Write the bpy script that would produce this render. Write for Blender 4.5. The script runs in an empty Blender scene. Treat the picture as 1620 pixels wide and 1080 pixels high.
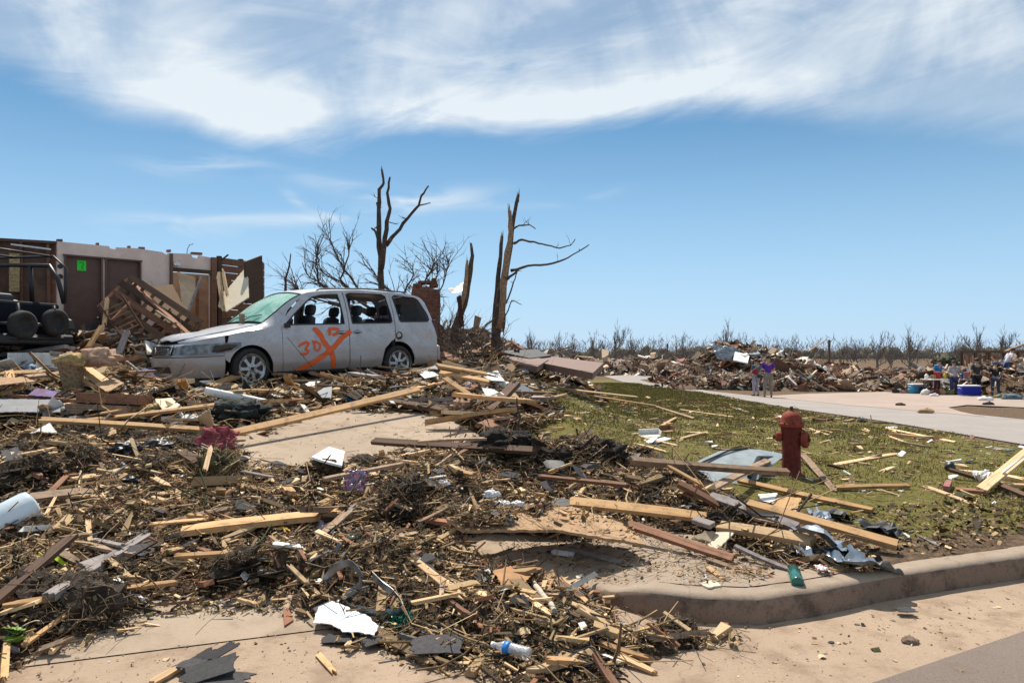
import bpy, bmesh, math, random
import numpy as np
from mathutils import Vector, Matrix, Euler, noise as mnoise
from mathutils.geometry import delaunay_2d_cdt
R = math.radians
scene = bpy.context.scene
COL = scene.collection
# ------------------------------------------------------------------ camera
CAMZ = 1.6; F = 1080.0; HX = 810.0; HY = 555.0
cd = bpy.data.cameras.new('camera'); cam = bpy.data.objects.new('camera', cd); COL.objects.link(cam)
cam.location = (0, 0, CAMZ); cam.rotation_euler = (R(90), 0, 0)
cd.sensor_width = 36; cd.lens = 24; cd.shift_y = 15 / 1620; cd.clip_end = 3000; cd.clip_start = 0.05
scene.camera = cam
# ------------------------------------------------------------------ light
SUN_EL = 57.0; SUN_AZ = -14.0          # azimuth from +Y, clockwise positive
sd = bpy.data.lights.new('sun', 'SUN'); so = bpy.data.objects.new('sun', sd); COL.objects.link(so)
sd.energy = 5.0; sd.angle = R(0.5); sd.color = (1.0, 0.93, 0.82)
so.rotation_euler = Euler((R(-(90 - SUN_EL)), 0, R(-SUN_AZ)), 'XYZ')
scene.view_settings.view_transform = 'Standard'; scene.view_settings.look = 'None'
scene.view_settings.exposure = 0.3; scene.view_settings.gamma = 1.0
# ------------------------------------------------------------------ world
world = bpy.data.worlds.new('World'); scene.world = world; world.use_nodes = True
nt = world.node_tree; nt.nodes.clear()
class NB:
    def __init__(s, nt): s.nt = nt; s.n = nt.nodes; s.l = nt.links
    def node(s, t, **k):
        n = s.n.new(t)
        for a, b in k.items(): setattr(n, a, b)
        return n
    def put(s, sock, v):
        if hasattr(v, 'is_output') or isinstance(v, bpy.types.NodeSocket): s.l.new(v, sock)
        else: sock.default_value = v
    def math(s, op, a, b=0.0, c=0.0, clamp=False):
        n = s.node('ShaderNodeMath', operation=op, use_clamp=clamp)
        s.put(n.inputs[0], a); s.put(n.inputs[1], b); s.put(n.inputs[2], c)
        return n.outputs[0]
    def mix(s, f, a, b, blend='MIX'):
        n = s.node('ShaderNodeMix', data_type='RGBA', blend_type=blend)
        s.put(n.inputs[0], f); s.put(n.inputs[6], a); s.put(n.inputs[7], b)
        return n.outputs[2]
    def noise(s, vec, scale, detail=4, rough=0.55, dist=0.0):
        n = s.node('ShaderNodeTexNoise')
        if vec is not None: s.l.new(vec, n.inputs['Vector'])
        n.inputs['Scale'].default_value = scale; n.inputs['Detail'].default_value = detail
        n.inputs['Roughness'].default_value = rough; n.inputs['Distortion'].default_value = dist
        return n.outputs['Fac']
    def ramp(s, f, pts):
        n = s.node('ShaderNodeValToRGB'); s.l.new(f, n.inputs[0]); e = n.color_ramp.elements
        while len(e) < len(pts): e.new(0.5)
        for i, (p, c) in enumerate(pts):
            e[i].position = p; e[i].color = (c[0], c[1], c[2], 1) if hasattr(c, '__len__') else (c, c, c, 1)
        return n.outputs[0]
    def smooth(s, v, lo, hi):
        n = s.node('ShaderNodeMapRange', interpolation_type='SMOOTHSTEP')
        s.put(n.inputs[0], v); n.inputs[1].default_value = lo; n.inputs[2].default_value = hi
        n.inputs[3].default_value = 0; n.inputs[4].default_value = 1
        return n.outputs[0]
    def comb(s, x, y, z=0.0):
        n = s.node('ShaderNodeCombineXYZ'); s.put(n.inputs[0], x); s.put(n.inputs[1], y); s.put(n.inputs[2], z)
        return n.outputs[0]
w = NB(nt)
sky = w.node('ShaderNodeTexSky'); sky.sky_type = 'NISHITA'; sky.sun_disc = False
sky.sun_elevation = R(SUN_EL); sky.sun_rotation = R(SUN_AZ); sky.altitude = 300
sky.air_density = 1.0; sky.dust_density = 0.15; sky.ozone_density = 4.0
tc = w.node('ShaderNodeTexCoord'); sx = w.node('ShaderNodeSeparateXYZ'); w.l.new(tc.outputs['Generated'], sx.inputs[0])
X, Y, Z = sx.outputs
az = w.math('ARCTAN2', X, Y)                                   # compass direction
el = w.math('ARCTAN2', Z, w.math('SQRT', w.math('ADD', w.math('MULTIPLY', X, X), w.math('MULTIPLY', Y, Y))))
def pe(px, py):
    a = math.atan((px - HX) / F); return a, math.atan((HY - py) / F * math.cos(a))
fc = w.node('ShaderNodeFloatCurve'); cu = fc.mapping.curves[0]
pts = [(-700, 130), (-300, 120), (0, 130), (90, 165), (180, 200), (300, 215), (430, 240), (560, 228), (700, 215), (810, 224), (900, 214), (1000, 200), (1100, 196), (1250, 200), (1400, 224), (1620, 232), (2100, 240)]
cp = []
for px, py in pts:
    a, e_ = pe(px, py); cp.append(((a + 1.6) / 3.2, e_))
cp = [(0.0, cp[0][1])] + cp + [(1.0, cp[-1][1])]
while len(cu.points) < len(cp): cu.points.new(0.5, 0.5)
for i, (a, b) in enumerate(cp): cu.points[i].location = (a, b)
fc.mapping.update()
w.l.new(w.math('DIVIDE', w.math('ADD', az, 1.6), 3.2), fc.inputs['Value'])
edge = fc.outputs[0]
sh = w.comb(az, w.math('ADD', el, w.math('MULTIPLY', az, -0.30)))   # streaks lean
mp = w.node('ShaderNodeMapping'); mp.inputs['Scale'].default_value = (2.6, 9.5, 1); w.l.new(sh, mp.inputs[0])
n1 = w.noise(mp.outputs[0], 1.0, 7, 0.58, 0.9)
mp2 = w.node('ShaderNodeMapping'); mp2.inputs['Scale'].default_value = (4.5, 3.4, 1); mp2.inputs['Rotation'].default_value = (0, 0, R(-32)); mp2.inputs['Location'].default_value = (3.1, 1.7, 0); w.l.new(w.comb(az, el), mp2.inputs[0])
n2 = w.noise(mp2.outputs[0], 0.9, 7, 0.55, 1.4)
mp4 = w.node('ShaderNodeMapping'); mp4.inputs['Scale'].default_value = (3.2, 15, 1); mp4.inputs['Rotation'].default_value = (0, 0, R(14)); w.l.new(w.comb(az, el), mp4.inputs[0])
n4 = w.noise(mp4.outputs[0], 1.0, 7, 0.6, 1.2)
ed = w.math('ADD', w.math('SUBTRACT', el, edge), w.math('ADD', w.math('MULTIPLY', w.math('SUBTRACT', n1, 0.5), 0.06), w.math('MULTIPLY', w.math('SUBTRACT', n4, 0.5), 0.03)))
base = w.smooth(ed, -0.008, 0.045)
body = w.smooth(w.math('ADD', w.math('ADD', w.math('MULTIPLY', n1, 0.45), w.math('MULTIPLY', n2, 0.55)), w.math('MULTIPLY', n4, 0.35)), 0.50, 0.92)
def blob(px, py, rx, ry, rot=0.0, pw=1.0):
    a0, e0 = pe(px, py); c, s_ = math.cos(R(rot)), math.sin(R(rot))
    dx = w.math('SUBTRACT', az, a0); dy = w.math('SUBTRACT', el, e0)
    u = w.math('ADD', w.math('MULTIPLY', dx, c * F / rx), w.math('MULTIPLY', dy, s_ * F / rx))
    v = w.math('ADD', w.math('MULTIPLY', dx, -s_ * F / ry), w.math('MULTIPLY', dy, c * F / ry))
    d = w.math('ADD', w.math('MULTIPLY', u, u), w.math('MULTIPLY', v, v))
    return w.math('MULTIPLY', w.math('POWER', 2.718, w.math('MULTIPLY', d, -1.0)), pw)
def addm(*a):
    r = a[0]
    for b in a[1:]: r = w.math('ADD', r, b)
    return r
bright = addm(blob(330, 150, 170, 60, -25, .75), blob(310, 50, 90, 110, -30, .45), blob(640, 175, 330, 34, 4, .6), blob(850, 190, 230, 34, 8, .65), blob(1080, 80, 120, 90, 35, .5), blob(700, 40, 130, 60, 30, .4), blob(1300, 90, 260, 60, 12, .4))
dark = addm(blob(520, 70, 40, 110, 28, .14), blob(60, 60, 160, 90, 0, .12), blob(60, 140, 100, 30, 0, .3), blob(1340, 165, 170, 16, 6, .3), blob(1580, 190, 220, 30, 3, .45), blob(900, 60, 60, 60, 30, .12), blob(430, 205, 110, 16, 0, .3))
dens = w.math('MULTIPLY', base, w.math('ADD', w.math('ADD', w.math('MULTIPLY', body, 0.78), 0.17), w.math('MULTIPLY', w.math('SUBTRACT', bright, dark), w.math('ADD', w.math('MULTIPLY', n2, .8), .25))), clamp=True)
dens = w.math('MULTIPLY', w.math('MAXIMUM', dens, w.math('MULTIPLY', base, w.math('ADD', w.math('MULTIPLY', body, .35), 0.28))), 0.93)
mp3 = w.node('ShaderNodeMapping'); mp3.inputs['Scale'].default_value = (9, 34, 1); mp3.inputs['Rotation'].default_value = (0, 0, R(-6)); w.l.new(w.comb(az, el), mp3.inputs[0])
n3 = w.smooth(w.noise(mp3.outputs[0], 1.0, 4, 0.5, 0.7), 0.3, 0.7)
wisps = addm(blob(320, 262, 80, 15, 6, .42), blob(260, 362, 75, 15, 2, .42), blob(430, 346, 150, 8, 4, .45), blob(570, 335, 120, 11, 10, .45), blob(690, 315, 90, 14, 6, .5), blob(468, 316, 18, 7, -30, .5), blob(560, 300, 90, 13, -8, .4), blob(920, 312, 50, 7, 8, .38), blob(770, 325, 90, 8, 0, .2))
dens = w.math('MAXIMUM', dens, w.math('MULTIPLY', wisps, n3), clamp=True)
skyc = w.node('ShaderNodeHueSaturation'); skyc.inputs['Saturation'].default_value = 1.15; skyc.inputs['Hue'].default_value = 0.487; w.l.new(sky.outputs[0], skyc.inputs['Color'])
hz = w.math('MULTIPLY', w.smooth(el, .40, -.06), .85)
skyh = w.mix(hz, skyc.outputs[0], (5.3, 7.9, 10.9, 1))
cloud = w.mix(dens, skyh, (9.0, 9.7, 10.2, 1))
bg = w.node('ShaderNodeBackground'); bg.inputs[1].default_value = 0.077; w.l.new(cloud, bg.inputs[0])
wo = w.node('ShaderNodeOutputWorld'); w.l.new(bg.outputs[0], wo.inputs[0])
# ------------------------------------------------------------------ helpers
def rnd(*k): return random.Random('|'.join(map(str, k)))
def top(o, label, cat, group=None, kind=None):
    o['label'] = label
    if cat: o['category'] = cat
    if group: o['group'] = group
    if kind: o['kind'] = kind
    return o
def empty(name, loc=(0, 0, 0), rot=(0, 0, 0)):
    o = bpy.data.objects.new(name, None); o.location = loc; o.rotation_euler = rot; COL.objects.link(o); o.empty_display_size = .2
    return o
def link(name, me, mat=None, parent=None, smooth=False):
    if mat is not None:
        for m in (mat if isinstance(mat, (list, tuple)) else [mat]): me.materials.append(m)
    if smooth:
        me.polygons.foreach_set('use_smooth', [True] * len(me.polygons))
    o = bpy.data.objects.new(name, me); COL.objects.link(o)
    if parent is not None: o.parent = parent
    return o
class MB:
    def __init__(s): s.v = []; s.f = []; s.m = []; s.c = []
    def add(s, vs, fs, mi=0):
        b = len(s.v); s.v += [tuple(p) for p in vs]; s.f += [tuple(b + i for i in q) for q in fs]; s.m += [mi] * len(fs); return s
    def box(s, c, size, mat=None, mi=0):
        x, y, z = [q / 2 for q in size]; P = [Vector((a, b, d)) for d in (-z, z) for a, b in ((-x, -y), (x, -y), (x, y), (-x, y))]
        if mat is not None: P = [mat @ p for p in P]
        P = [p + Vector(c) for p in P]
        return s.add(P, [(3, 2, 1, 0), (4, 5, 6, 7), (0, 1, 5, 4), (1, 2, 6, 5), (2, 3, 7, 6), (3, 0, 4, 7)], mi)
    def tube(s, pts, rad, n=8, mi=0, cap=True):
        pts = [Vector(p) for p in pts]; rad = rad if hasattr(rad, '__len__') else [rad] * len(pts)
        prev = None; V = []; Fs = []
        for i, p in enumerate(pts):
            d = (pts[min(i + 1, len(pts) - 1)] - pts[max(i - 1, 0)]).normalized()
            if prev is None: u = d.orthogonal().normalized()
            else: u = (prev - d * prev.dot(d)).normalized()
            prev = u; v = d.cross(u)
            V += [p + (u * math.cos(2 * math.pi * k / n) + v * math.sin(2 * math.pi * k / n)) * rad[i] for k in range(n)]
        for i in range(len(pts) - 1):
            for k in range(n):
                a = i * n + k; b = i * n + (k + 1) % n; Fs.append((a, b, b + n, a + n))
        if cap: Fs += [tuple(range(n - 1, -1, -1)), tuple(range((len(pts) - 1) * n, len(pts) * n))]
        return s.add(V, Fs, mi)
    def lathe(s, prof, n=24, axis='z', c=(0, 0, 0), mi=0, mat=None):
        V = []; Fs = []
        for r, h in prof:
            for k in range(n):
                a = 2 * math.pi * k / n; q = (r * math.cos(a), r * math.sin(a), h)
                if axis == 'y': q = (q[0], q[2], q[1])
                if axis == 'x': q = (q[2], q[0], q[1])
                q = Vector(q)
                if mat is not None: q = mat @ q
                V.append(q + Vector(c))
        for i in range(len(prof) - 1):
            for k in range(n):
                a = i * n + k; b = i * n + (k + 1) % n; Fs.append((a, b, b + n, a + n))
        Fs += [tuple(range(n - 1, -1, -1)), tuple(range((len(prof) - 1) * n, len(prof) * n))]
        return s.add(V, Fs, mi)
    def mesh(s, name='m'):
        me = bpy.data.meshes.new(name); me.from_pydata(s.v, [], s.f)
        if any(s.m): me.polygons.foreach_set('material_index', s.m)
        me.update(); return me
    def build(s, name, mat, parent=None, smooth=False): return link(name, s.mesh(name), mat, parent, smooth)
def fix_normals(me):
    bm = bmesh.new(); bm.from_mesh(me); bmesh.ops.recalc_face_normals(bm, faces=bm.faces); bm.to_mesh(me); bm.free(); return me
def autosmooth(o, ang=40):
    me = o.data; me.polygons.foreach_set('use_smooth', [True] * len(me.polygons))
    bm = bmesh.new(); bm.from_mesh(me)
    for e in bm.edges:
        if len(e.link_faces) == 2 and e.calc_face_angle(0) > R(ang): e.smooth = False
    bm.to_mesh(me); bm.free(); return o
# ---- numpy value noise
def _h(ix, iy, seed):
    n = (ix * 374761393 + iy * 668265263 + seed * 1442695041) & 0x7fffffff
    n = ((n ^ (n >> 13)) * 1274126177) & 0x7fffffff
    return ((n ^ (n >> 16)) & 0xffff) / 65535.0
def vnoise(x, y, sc, seed=0):
    x = np.asarray(x, float) * sc + 1000; y = np.asarray(y, float) * sc + 1000
    ix = np.floor(x).astype(np.int64); iy = np.floor(y).astype(np.int64); fx = x - ix; fy = y - iy
    fx = fx * fx * (3 - 2 * fx); fy = fy * fy * (3 - 2 * fy)
    a = _h(ix, iy, seed); b = _h(ix + 1, iy, seed); c = _h(ix, iy + 1, seed); d = _h(ix + 1, iy + 1, seed)
    return (a + (b - a) * fx) * (1 - fy) + (c + (d - c) * fx) * fy
def fbm(x, y, sc, seed=0, oct=4):
    r = 0; am = .5; t = 0
    for i in range(oct): r = r + am * vnoise(x, y, sc * 2 ** i, seed + i * 17); t += am; am *= .55
    return r / t
def sstep(a, b, x):
    t = np.clip((np.asarray(x, float) - a) / (b - a), 0, 1); return t * t * (3 - 2 * t)
# ---- terrain
KP = np.array([(-60, -13.7), (-20, -1.9), (-6, 2.3), (.3, 4.42), (.54, 4.50), (.62, 4.30), (.80, 4.13), (1.08, 4.03), (1.44, 3.99), (1.88, 4.14), (2.39, 4.375), (2.92, 4.57), (3.61, 4.81), (8.0, 6.45), (60, 26.0)])
def yk(x): return np.interp(x, KP[:, 0], KP[:, 1])
def sdist(x, y): return (np.asarray(y, float) - yk(x)) * .935
def H(x, y):
    x = np.asarray(x, float); y = np.asarray(y, float); s = sdist(x, y)
    k = sstep(.35, .95, x)
    left = .107 * np.maximum(s, 0); left = np.minimum(left, 1.32 + .02 * np.maximum(s - 12.3, 0))
    left = left - (left + .78) * sstep(26, 70, y)
    right = .15 * k * sstep(.03, .11, s) + np.clip(s, 0, 8) * .012 * k - .030 * np.clip(y - 8, 0, 31) - .02 * np.clip(np.minimum(y, 14) - 9.5, 0, 9) * sstep(5.0, 8, x) * 0
    wl = 1 - sstep(-1.2, 4.2, x + .02 * y)
    wl = wl * sstep(-.2, 2.5, s + (1 - k) * 3)
    z = left * wl + right * (1 - wl)
    z = np.where(s < 0, .0 + np.clip(-s, 0, 1) * .012, z)
    return z
def inpoly(P, x, y):
    P = np.asarray(P); x = np.asarray(x); y = np.asarray(y); r = np.zeros(x.shape, bool); j = len(P) - 1
    for i in range(len(P)):
        xi, yi = P[i]; xj, yj = P[j]
        c = ((yi > y) != (yj > y)) & (x < (xj - xi) * (y - yi) / (yj - yi + 1e-12) + xi); r ^= c; j = i
    return r
def pdist(P, x, y):
    P = np.asarray(P, float); d = np.full(np.shape(x), 1e9)
    for i in range(len(P)):
        a = P[i]; b = P[(i + 1) % len(P)]; ab = b - a; L = ab.dot(ab) + 1e-12
        t = np.clip(((x - a[0]) * ab[0] + (y - a[1]) * ab[1]) / L, 0, 1)
        d = np.minimum(d, np.hypot(x - a[0] - t * ab[0], y - a[1] - t * ab[1]))
    return np.where(inpoly(P, x, y), d, -d)
_D = np.concatenate([np.arange(1.2, 30, .02), np.geomspace(30, 400, 800)])
def gp(px, py, fn=None, lift=0.0):
    fn = fn or H; Xs = (px - HX) / F * _D; Zs = CAMZ + (HY - py) / F * _D
    g = fn(Xs, _D) + lift; i = np.argmax(Zs < g)
    if not (Zs < g).any(): i = len(_D) - 1
    D = _D[i]; return Vector((float(Xs[i]), float(D), float(g[i])))
def gpoly(pts): return [tuple(gp(*p)[:2]) for p in pts]
PLYP = [tuple(gp(a, b, None, l)[:2]) for a, b, l in ((706, 812, .30), (733, 843, .26), (878, 852, .20), (1022, 853, .15), (985, 827, .16), (905, 806, .21), (840, 797, .28))]
# debris zones, traced on the ground
Z_FRONT = gpoly([(-500, 700), (-100, 690), (200, 690), (375, 700), (400, 742), (480, 752), (600, 728), (760, 700), (860, 705), (1000, 715), (1100, 755), (1180, 805), (1290, 850), (1400, 880), (1400, 905), (1280, 905), (1190, 880), (1120, 845), (1000, 850), (800, 850), (740, 858), (780, 890), (860, 905), (930, 945), (985, 985), (1110, 1000), (1170, 1018), (1060, 1045), (960, 1090), (840, 1110), (700, 1060), (620, 1035), (500, 992), (400, 975), (280, 975), (160, 1010), (60, 1050), (-60, 1110), (-400, 1200), (-700, 1000)])
Z_BACK = gpoly([(-600, 590), (-200, 575), (60, 572), (230, 592), (330, 618), (450, 612), (600, 600), (700, 580), (760, 560), (860, 555.0 + 20), (960, 596), (900, 606), (860, 625), (875, 655), (840, 690), (760, 692), (690, 662), (560, 650), (470, 668), (390, 690), (100, 696), (-600, 710)])
def mound(x, y):
    x = np.asarray(x, float); y = np.asarray(y, float)
    d1 = pdist(Z_FRONT, x, y); d2 = pdist(Z_BACK, x, y)
    n = fbm(x, y, 1.3, 3, 3); n2 = fbm(x, y, 5.5, 9, 3)
    e1 = sstep(-.02, .55, d1 + (n2 - .5) * .35); e2 = sstep(-.05, 1.0, d2 + (n2 - .5) * .5)
    m1 = e1 * (.03 + .30 * np.maximum(n - .22, 0) + .10 * (n2 - .3))
    dv = np.hypot(np.maximum(np.abs((x + 4.2) * .719 + (y - 12.3) * .695 - 1.3) - 2.6, 0), np.maximum(np.abs(-(x + 4.2) * .695 + (y - 12.3) * .719 - .3) - 1.4, 0))
    m2 = e2 * (.05 + .25 * n + .10 * (n2 - .3)) * (.12 + .88 * sstep(.1, 1.3, dv))
    return np.maximum(np.maximum(m1, m2) * (1 - .85 * sstep(-.12, .05, pdist(PLYP, x, y))) - .012, -.03)
def bump_(x, y, c, r, h): return h * np.exp(-((x - c[0]) ** 2 + (y - c[1]) ** 2) / r ** 2)
_hc = [(gp(345, 770), .22, .16), (gp(640, 830), .25, .16), (gp(700, 800), .4, .10), (gp(800, 745), .5, .16), (gp(930, 745), .45, .16), (gp(60, 760), .6, .12), (gp(180, 930), .22, .07), (gp(620, 930), .2, .05), (gp(740, 960), .3, .04), (gp(1080, 800), .4, .05)]
def HD(x, y):
    x = np.asarray(x, float); y = np.asarray(y, float)
    m = mound(x, y)
    e = sum(bump_(x, y, c, r, h) for c, r, h in _hc) * (1 - sstep(-.15, .05, pdist(PLYP, x, y)))
    return H(x, y) + m + e
# ------------------------------------------------------------------ materials
MATS = {}
def newmat(name):
    m = bpy.data.materials.new(name); m.use_nodes = True; n = NB(m.node_tree); n.n.clear()
    b = n.node('ShaderNodeBsdfPrincipled'); o = n.node('ShaderNodeOutputMaterial'); n.l.new(b.outputs[0], o.inputs[0])
    return m, n, b
def bumpn(n, b, h, strength=.3, dist=.01):
    k = n.node('ShaderNodeBump'); k.inputs['Strength'].default_value = strength; k.inputs['Distance'].default_value = dist
    n.l.new(h, k.inputs['Height']); n.l.new(k.outputs[0], b.inputs['Normal'])
def c4(c, k=1.0): return (c[0] * k, c[1] * k, c[2] * k, 1)
def simple(name, col, rough=.6, metal=0.0, var=.25, sc=6.0, col2=None, rv=0.0, bump=.0, bs=40, coat=0, spec=None, stain=None):
    """plain paint/plastic/metal with uneven tone, per-object variation rv and optional stains"""
    if name in MATS: return MATS[name]
    m, n, b = newmat(name); tcn = n.node('ShaderNodeTexCoord'); co = tcn.outputs['Object']
    f = n.noise(co, sc, 5, .6)
    c = n.mix(n.smooth(f, .3, .7), c4(col, 1 - var), c4(col2 or col, 1 + var * .6))
    if stain:
        f2 = n.smooth(n.noise(co, stain[1], 6, .65, .4), stain[2], stain[2] + .12)
        c = n.mix(n.math('MULTIPLY', f2, stain[3] if len(stain) > 3 else .8), c, c4(stain[0]))
    if rv:
        oi = n.node('ShaderNodeObjectInfo'); hs = n.node('ShaderNodeHueSaturation'); n.l.new(c, hs.inputs['Color'])
        n.l.new(n.math('ADD', n.math('MULTIPLY', oi.outputs['Random'], rv), 1 - rv / 2), hs.inputs['Value']); c = hs.outputs[0]
    n.l.new(c, b.inputs['Base Color']); b.inputs['Metallic'].default_value = metal
    rr = n.math('ADD', n.math('MULTIPLY', f, .25), rough - .12, clamp=True); n.l.new(rr, b.inputs['Roughness'])
    if coat: b.inputs['Coat Weight'].default_value = coat; b.inputs['Coat Roughness'].default_value = .12
    if spec is not None: b.inputs['Specular IOR Level'].default_value = spec
    if bump: bumpn(n, b, n.noise(co, bs, 4, .6), bump, .02)
    MATS[name] = m; return m
def wood(name, a, bcol, cc, gscale=1.0, dirt=.35):
    if name in MATS: return MATS[name]
    m, n, b = newmat(name); co = n.node('ShaderNodeTexCoord').outputs['Object']
    oi = n.node('ShaderNodeObjectInfo').outputs['Random']
    off = n.node('ShaderNodeVectorMath', operation='ADD'); n.l.new(co, off.inputs[0]); n.l.new(n.comb(n.math('MULTIPLY', oi, 37.0), n.math('MULTIPLY', oi, 11.0), 0), off.inputs[1]); v = off.outputs[0]
    mp = n.node('ShaderNodeMapping'); mp.inputs['Scale'].default_value = (1.6 * gscale, 38 * gscale, 38 * gscale); n.l.new(v, mp.inputs[0])
    g = n.noise(mp.outputs[0], 1.0, 5, .6, .6)
    c = n.mix(n.math('FRACT', n.math('MULTIPLY', oi, 7.13)), c4(a), c4(bcol))
    c = n.mix(n.math('MULTIPLY', n.smooth(g, .42, .72), .75), c, c4(cc))
    d = n.smooth(n.noise(v, 9, 6, .7), .60 - dirt * .3, .72)
    c = n.mix(n.math('MULTIPLY', d, .6), c, (.06, .042, .028, 1))
    hs = n.node('ShaderNodeHueSaturation'); n.l.new(c, hs.inputs['Color']); n.l.new(n.math('ADD', n.math('MULTIPLY', oi, .6), .68), hs.inputs['Value'])
    n.l.new(hs.outputs[0], b.inputs['Base Color']); b.inputs['Roughness'].default_value = .82; b.inputs['Specular IOR Level'].default_value = .25
    bumpn(n, b, g, .5, .004); MATS[name] = m; return m
W_NEW = wood('pine_wood', (.62, .385, .19), (.52, .31, .145), (.33, .18, .08))
W_OLD = wood('weathered_wood', (.34, .225, .145), (.44, .31, .21), (.17, .11, .07), dirt=.6)
W_RED = wood('red_brown_wood', (.30, .145, .085), (.24, .125, .075), (.13, .065, .04), dirt=.4)
W_GREY = wood('grey_painted_wood', (.36, .31, .29), (.27, .24, .23), (.15, .12, .11), dirt=.5)
W_PALE = wood('pale_broken_wood', (.74, .53, .31), (.64, .43, .235), (.44, .26, .13), dirt=.3)
W_DARK = wood('dark_wood', (.10, .058, .038), (.14, .08, .05), (.05, .03, .02), dirt=.3)
PLY = wood('plywood', (.42, .27, .15), (.36, .22, .12), (.28, .17, .09), gscale=.35, dirt=.45)
def slabmat(name, col, dark, sc=1.0, crack=True, rough=.9, speck=.25, st=(.52, .72, .55)):
    m, n, b = newmat(name); g = n.node('ShaderNodeNewGeometry').outputs['Position']
    a = n.noise(g, .55 * sc, 5, .6, .3); f = n.noise(g, 55, 4, .7); k = n.noise(g, 4.0 * sc, 6, .65)
    c = n.mix(n.smooth(a, .35, .65), c4(col, .92), c4(col, 1.06))
    c = n.mix(n.math('MULTIPLY', n.smooth(k, st[0], st[1]), st[2]), c, c4(dark))
    c = n.mix(n.math('MULTIPLY', n.smooth(f, .56, .68), speck), c, c4(dark, .6))
    f3 = n.noise(g, 140, 2, .6); c = n.mix(n.math('MULTIPLY', n.smooth(f3, .6, .7), speck), c, c4(col, 1.5))
    if crack:
        vo = n.node('ShaderNodeTexVoronoi', feature='DISTANCE_TO_EDGE'); vo.inputs['Scale'].default_value = .5
        wv = n.node('ShaderNodeVectorMath', operation='ADD'); n.l.new(g, wv.inputs[0])
        nz = n.node('ShaderNodeTexNoise'); nz.inputs['Scale'].default_value = 1.3; nz.inputs['Detail'].default_value = 6; n.l.new(g, nz.inputs['Vector']); n.l.new(nz.outputs['Color'], wv.inputs[1])
        n.l.new(wv.outputs[0], vo.inputs['Vector'])
        cr = n.math('SUBTRACT', 1.0, n.smooth(vo.outputs['Distance'], .0, .004)); c = n.mix(n.math('MULTIPLY', cr, .3), c, c4(dark, .35))
    n.l.new(c, b.inputs['Base Color']); b.inputs['Roughness'].default_value = rough; b.inputs['Specular IOR Level'].default_value = .2
    bumpn(n, b, n.math('ADD', f, n.math('MULTIPLY', k, 1.5)), .35, .008); return m
CONC = slabmat('driveway_concrete', (.385, .30, .22), (.25, .18, .125), st=(.46, .66, .6))
GUTTER = slabmat('sandy_concrete', (.36, .265, .19), (.22, .15, .10), speck=.45, st=(.46, .66, .65))
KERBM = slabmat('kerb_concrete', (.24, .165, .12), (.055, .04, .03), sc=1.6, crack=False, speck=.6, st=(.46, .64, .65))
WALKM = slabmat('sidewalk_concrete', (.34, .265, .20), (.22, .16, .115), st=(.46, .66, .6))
ASPH = slabmat('asphalt', (.19, .15, .125), (.13, .095, .07), speck=.7, crack=False)
ROADM = slabmat('road_concrete', (.32, .285, .26), (.26, .225, .20), crack=False, speck=.1)
DRIVE2 = slabmat('far_driveway_concrete', (.38, .295, .245), (.30, .22, .175), crack=False, speck=.1)
# ground: lawn and bare earth share one sheet, mixed by a painted zone mask
def groundmat():
    m, n, b = newmat('ground_soil_and_lawn'); g = n.node('ShaderNodeNewGeometry').outputs['Position']
    at = n.node('ShaderNodeVertexColor'); at.layer_name = 'zone'; sp = n.node('ShaderNodeSeparateColor'); n.l.new(at.outputs[0], sp.inputs[0])
    k1 = n.noise(g, 1.2, 6, .65, .3); k2 = n.noise(g, 14, 6, .7); k3 = n.noise(g, 60, 4, .7)
    soil = n.mix(n.smooth(k2, .38, .66), (.085, .055, .035, 1), (.20, .135, .088, 1)); soil = n.mix(n.smooth(k3, .5, .7), soil, (.27, .19, .125, 1))
    grass = n.mix(n.smooth(k2, .4, .62), (.12, .11, .028, 1), (.20, .17, .055, 1)); grass = n.mix(n.math('MULTIPLY', n.smooth(k3, .55, .7), .5), grass, (.25, .18, .085, 1))
    mk = n.smooth(n.math('ADD', sp.outputs[0], n.math('MULTIPLY', n.math('SUBTRACT', k1, .5), 1.5)), .36, .62)
    c = n.mix(mk, soil, grass)
    n.l.new(c, b.inputs['Base Color']); b.inputs['Roughness'].default_value = .95; b.inputs['Specular IOR Level'].default_value = .1
    bumpn(n, b, n.math('ADD', k2, k3), .8, .03); return m
GROUND = groundmat()
def mulchmat():
    m, n, b = newmat('wet_mulch'); g = n.node('ShaderNodeNewGeometry').outputs['Position']
    k1 = n.noise(g, 2.2, 5, .6); k2 = n.noise(g, 32, 6, .75); k3 = n.noise(g, 110, 3, .7)
    c = n.mix(n.smooth(k2, .36, .66), (.045, .029, .018, 1), (.20, .13, .08, 1)); c = n.mix(n.math('MULTIPLY', n.smooth(k3, .52, .66), .7), c, (.24, .16, .095, 1))
    c = n.mix(n.math('MULTIPLY', n.smooth(k1, .5, .7), .6), c, (.07, .065, .028, 1))
    n.l.new(c, b.inputs['Base Color']); b.inputs['Roughness'].default_value = .9; b.inputs['Specular IOR Level'].default_value = .2
    bumpn(n, b, n.math('ADD', k2, k3), 1.0, .03); return m
MULCH = mulchmat()
def attrmat(name, rough=.8, trans=0.0, layer='Col'):
    m, n, b = newmat(name); at = n.node('ShaderNodeVertexColor'); at.layer_name = layer
    g = n.node('ShaderNodeNewGeometry').outputs['Position']; k = n.noise(g, 90, 3, .6)
    hs = n.node('ShaderNodeHueSaturation'); n.l.new(at.outputs[0], hs.inputs['Color']); n.l.new(n.math('ADD', n.math('MULTIPLY', k, .9), .55), hs.inputs['Value'])
    n.l.new(hs.outputs[0], b.inputs['Base Color']); b.inputs['Roughness'].default_value = rough; b.inputs['Specular IOR Level'].default_value = .2
    return m
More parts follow.
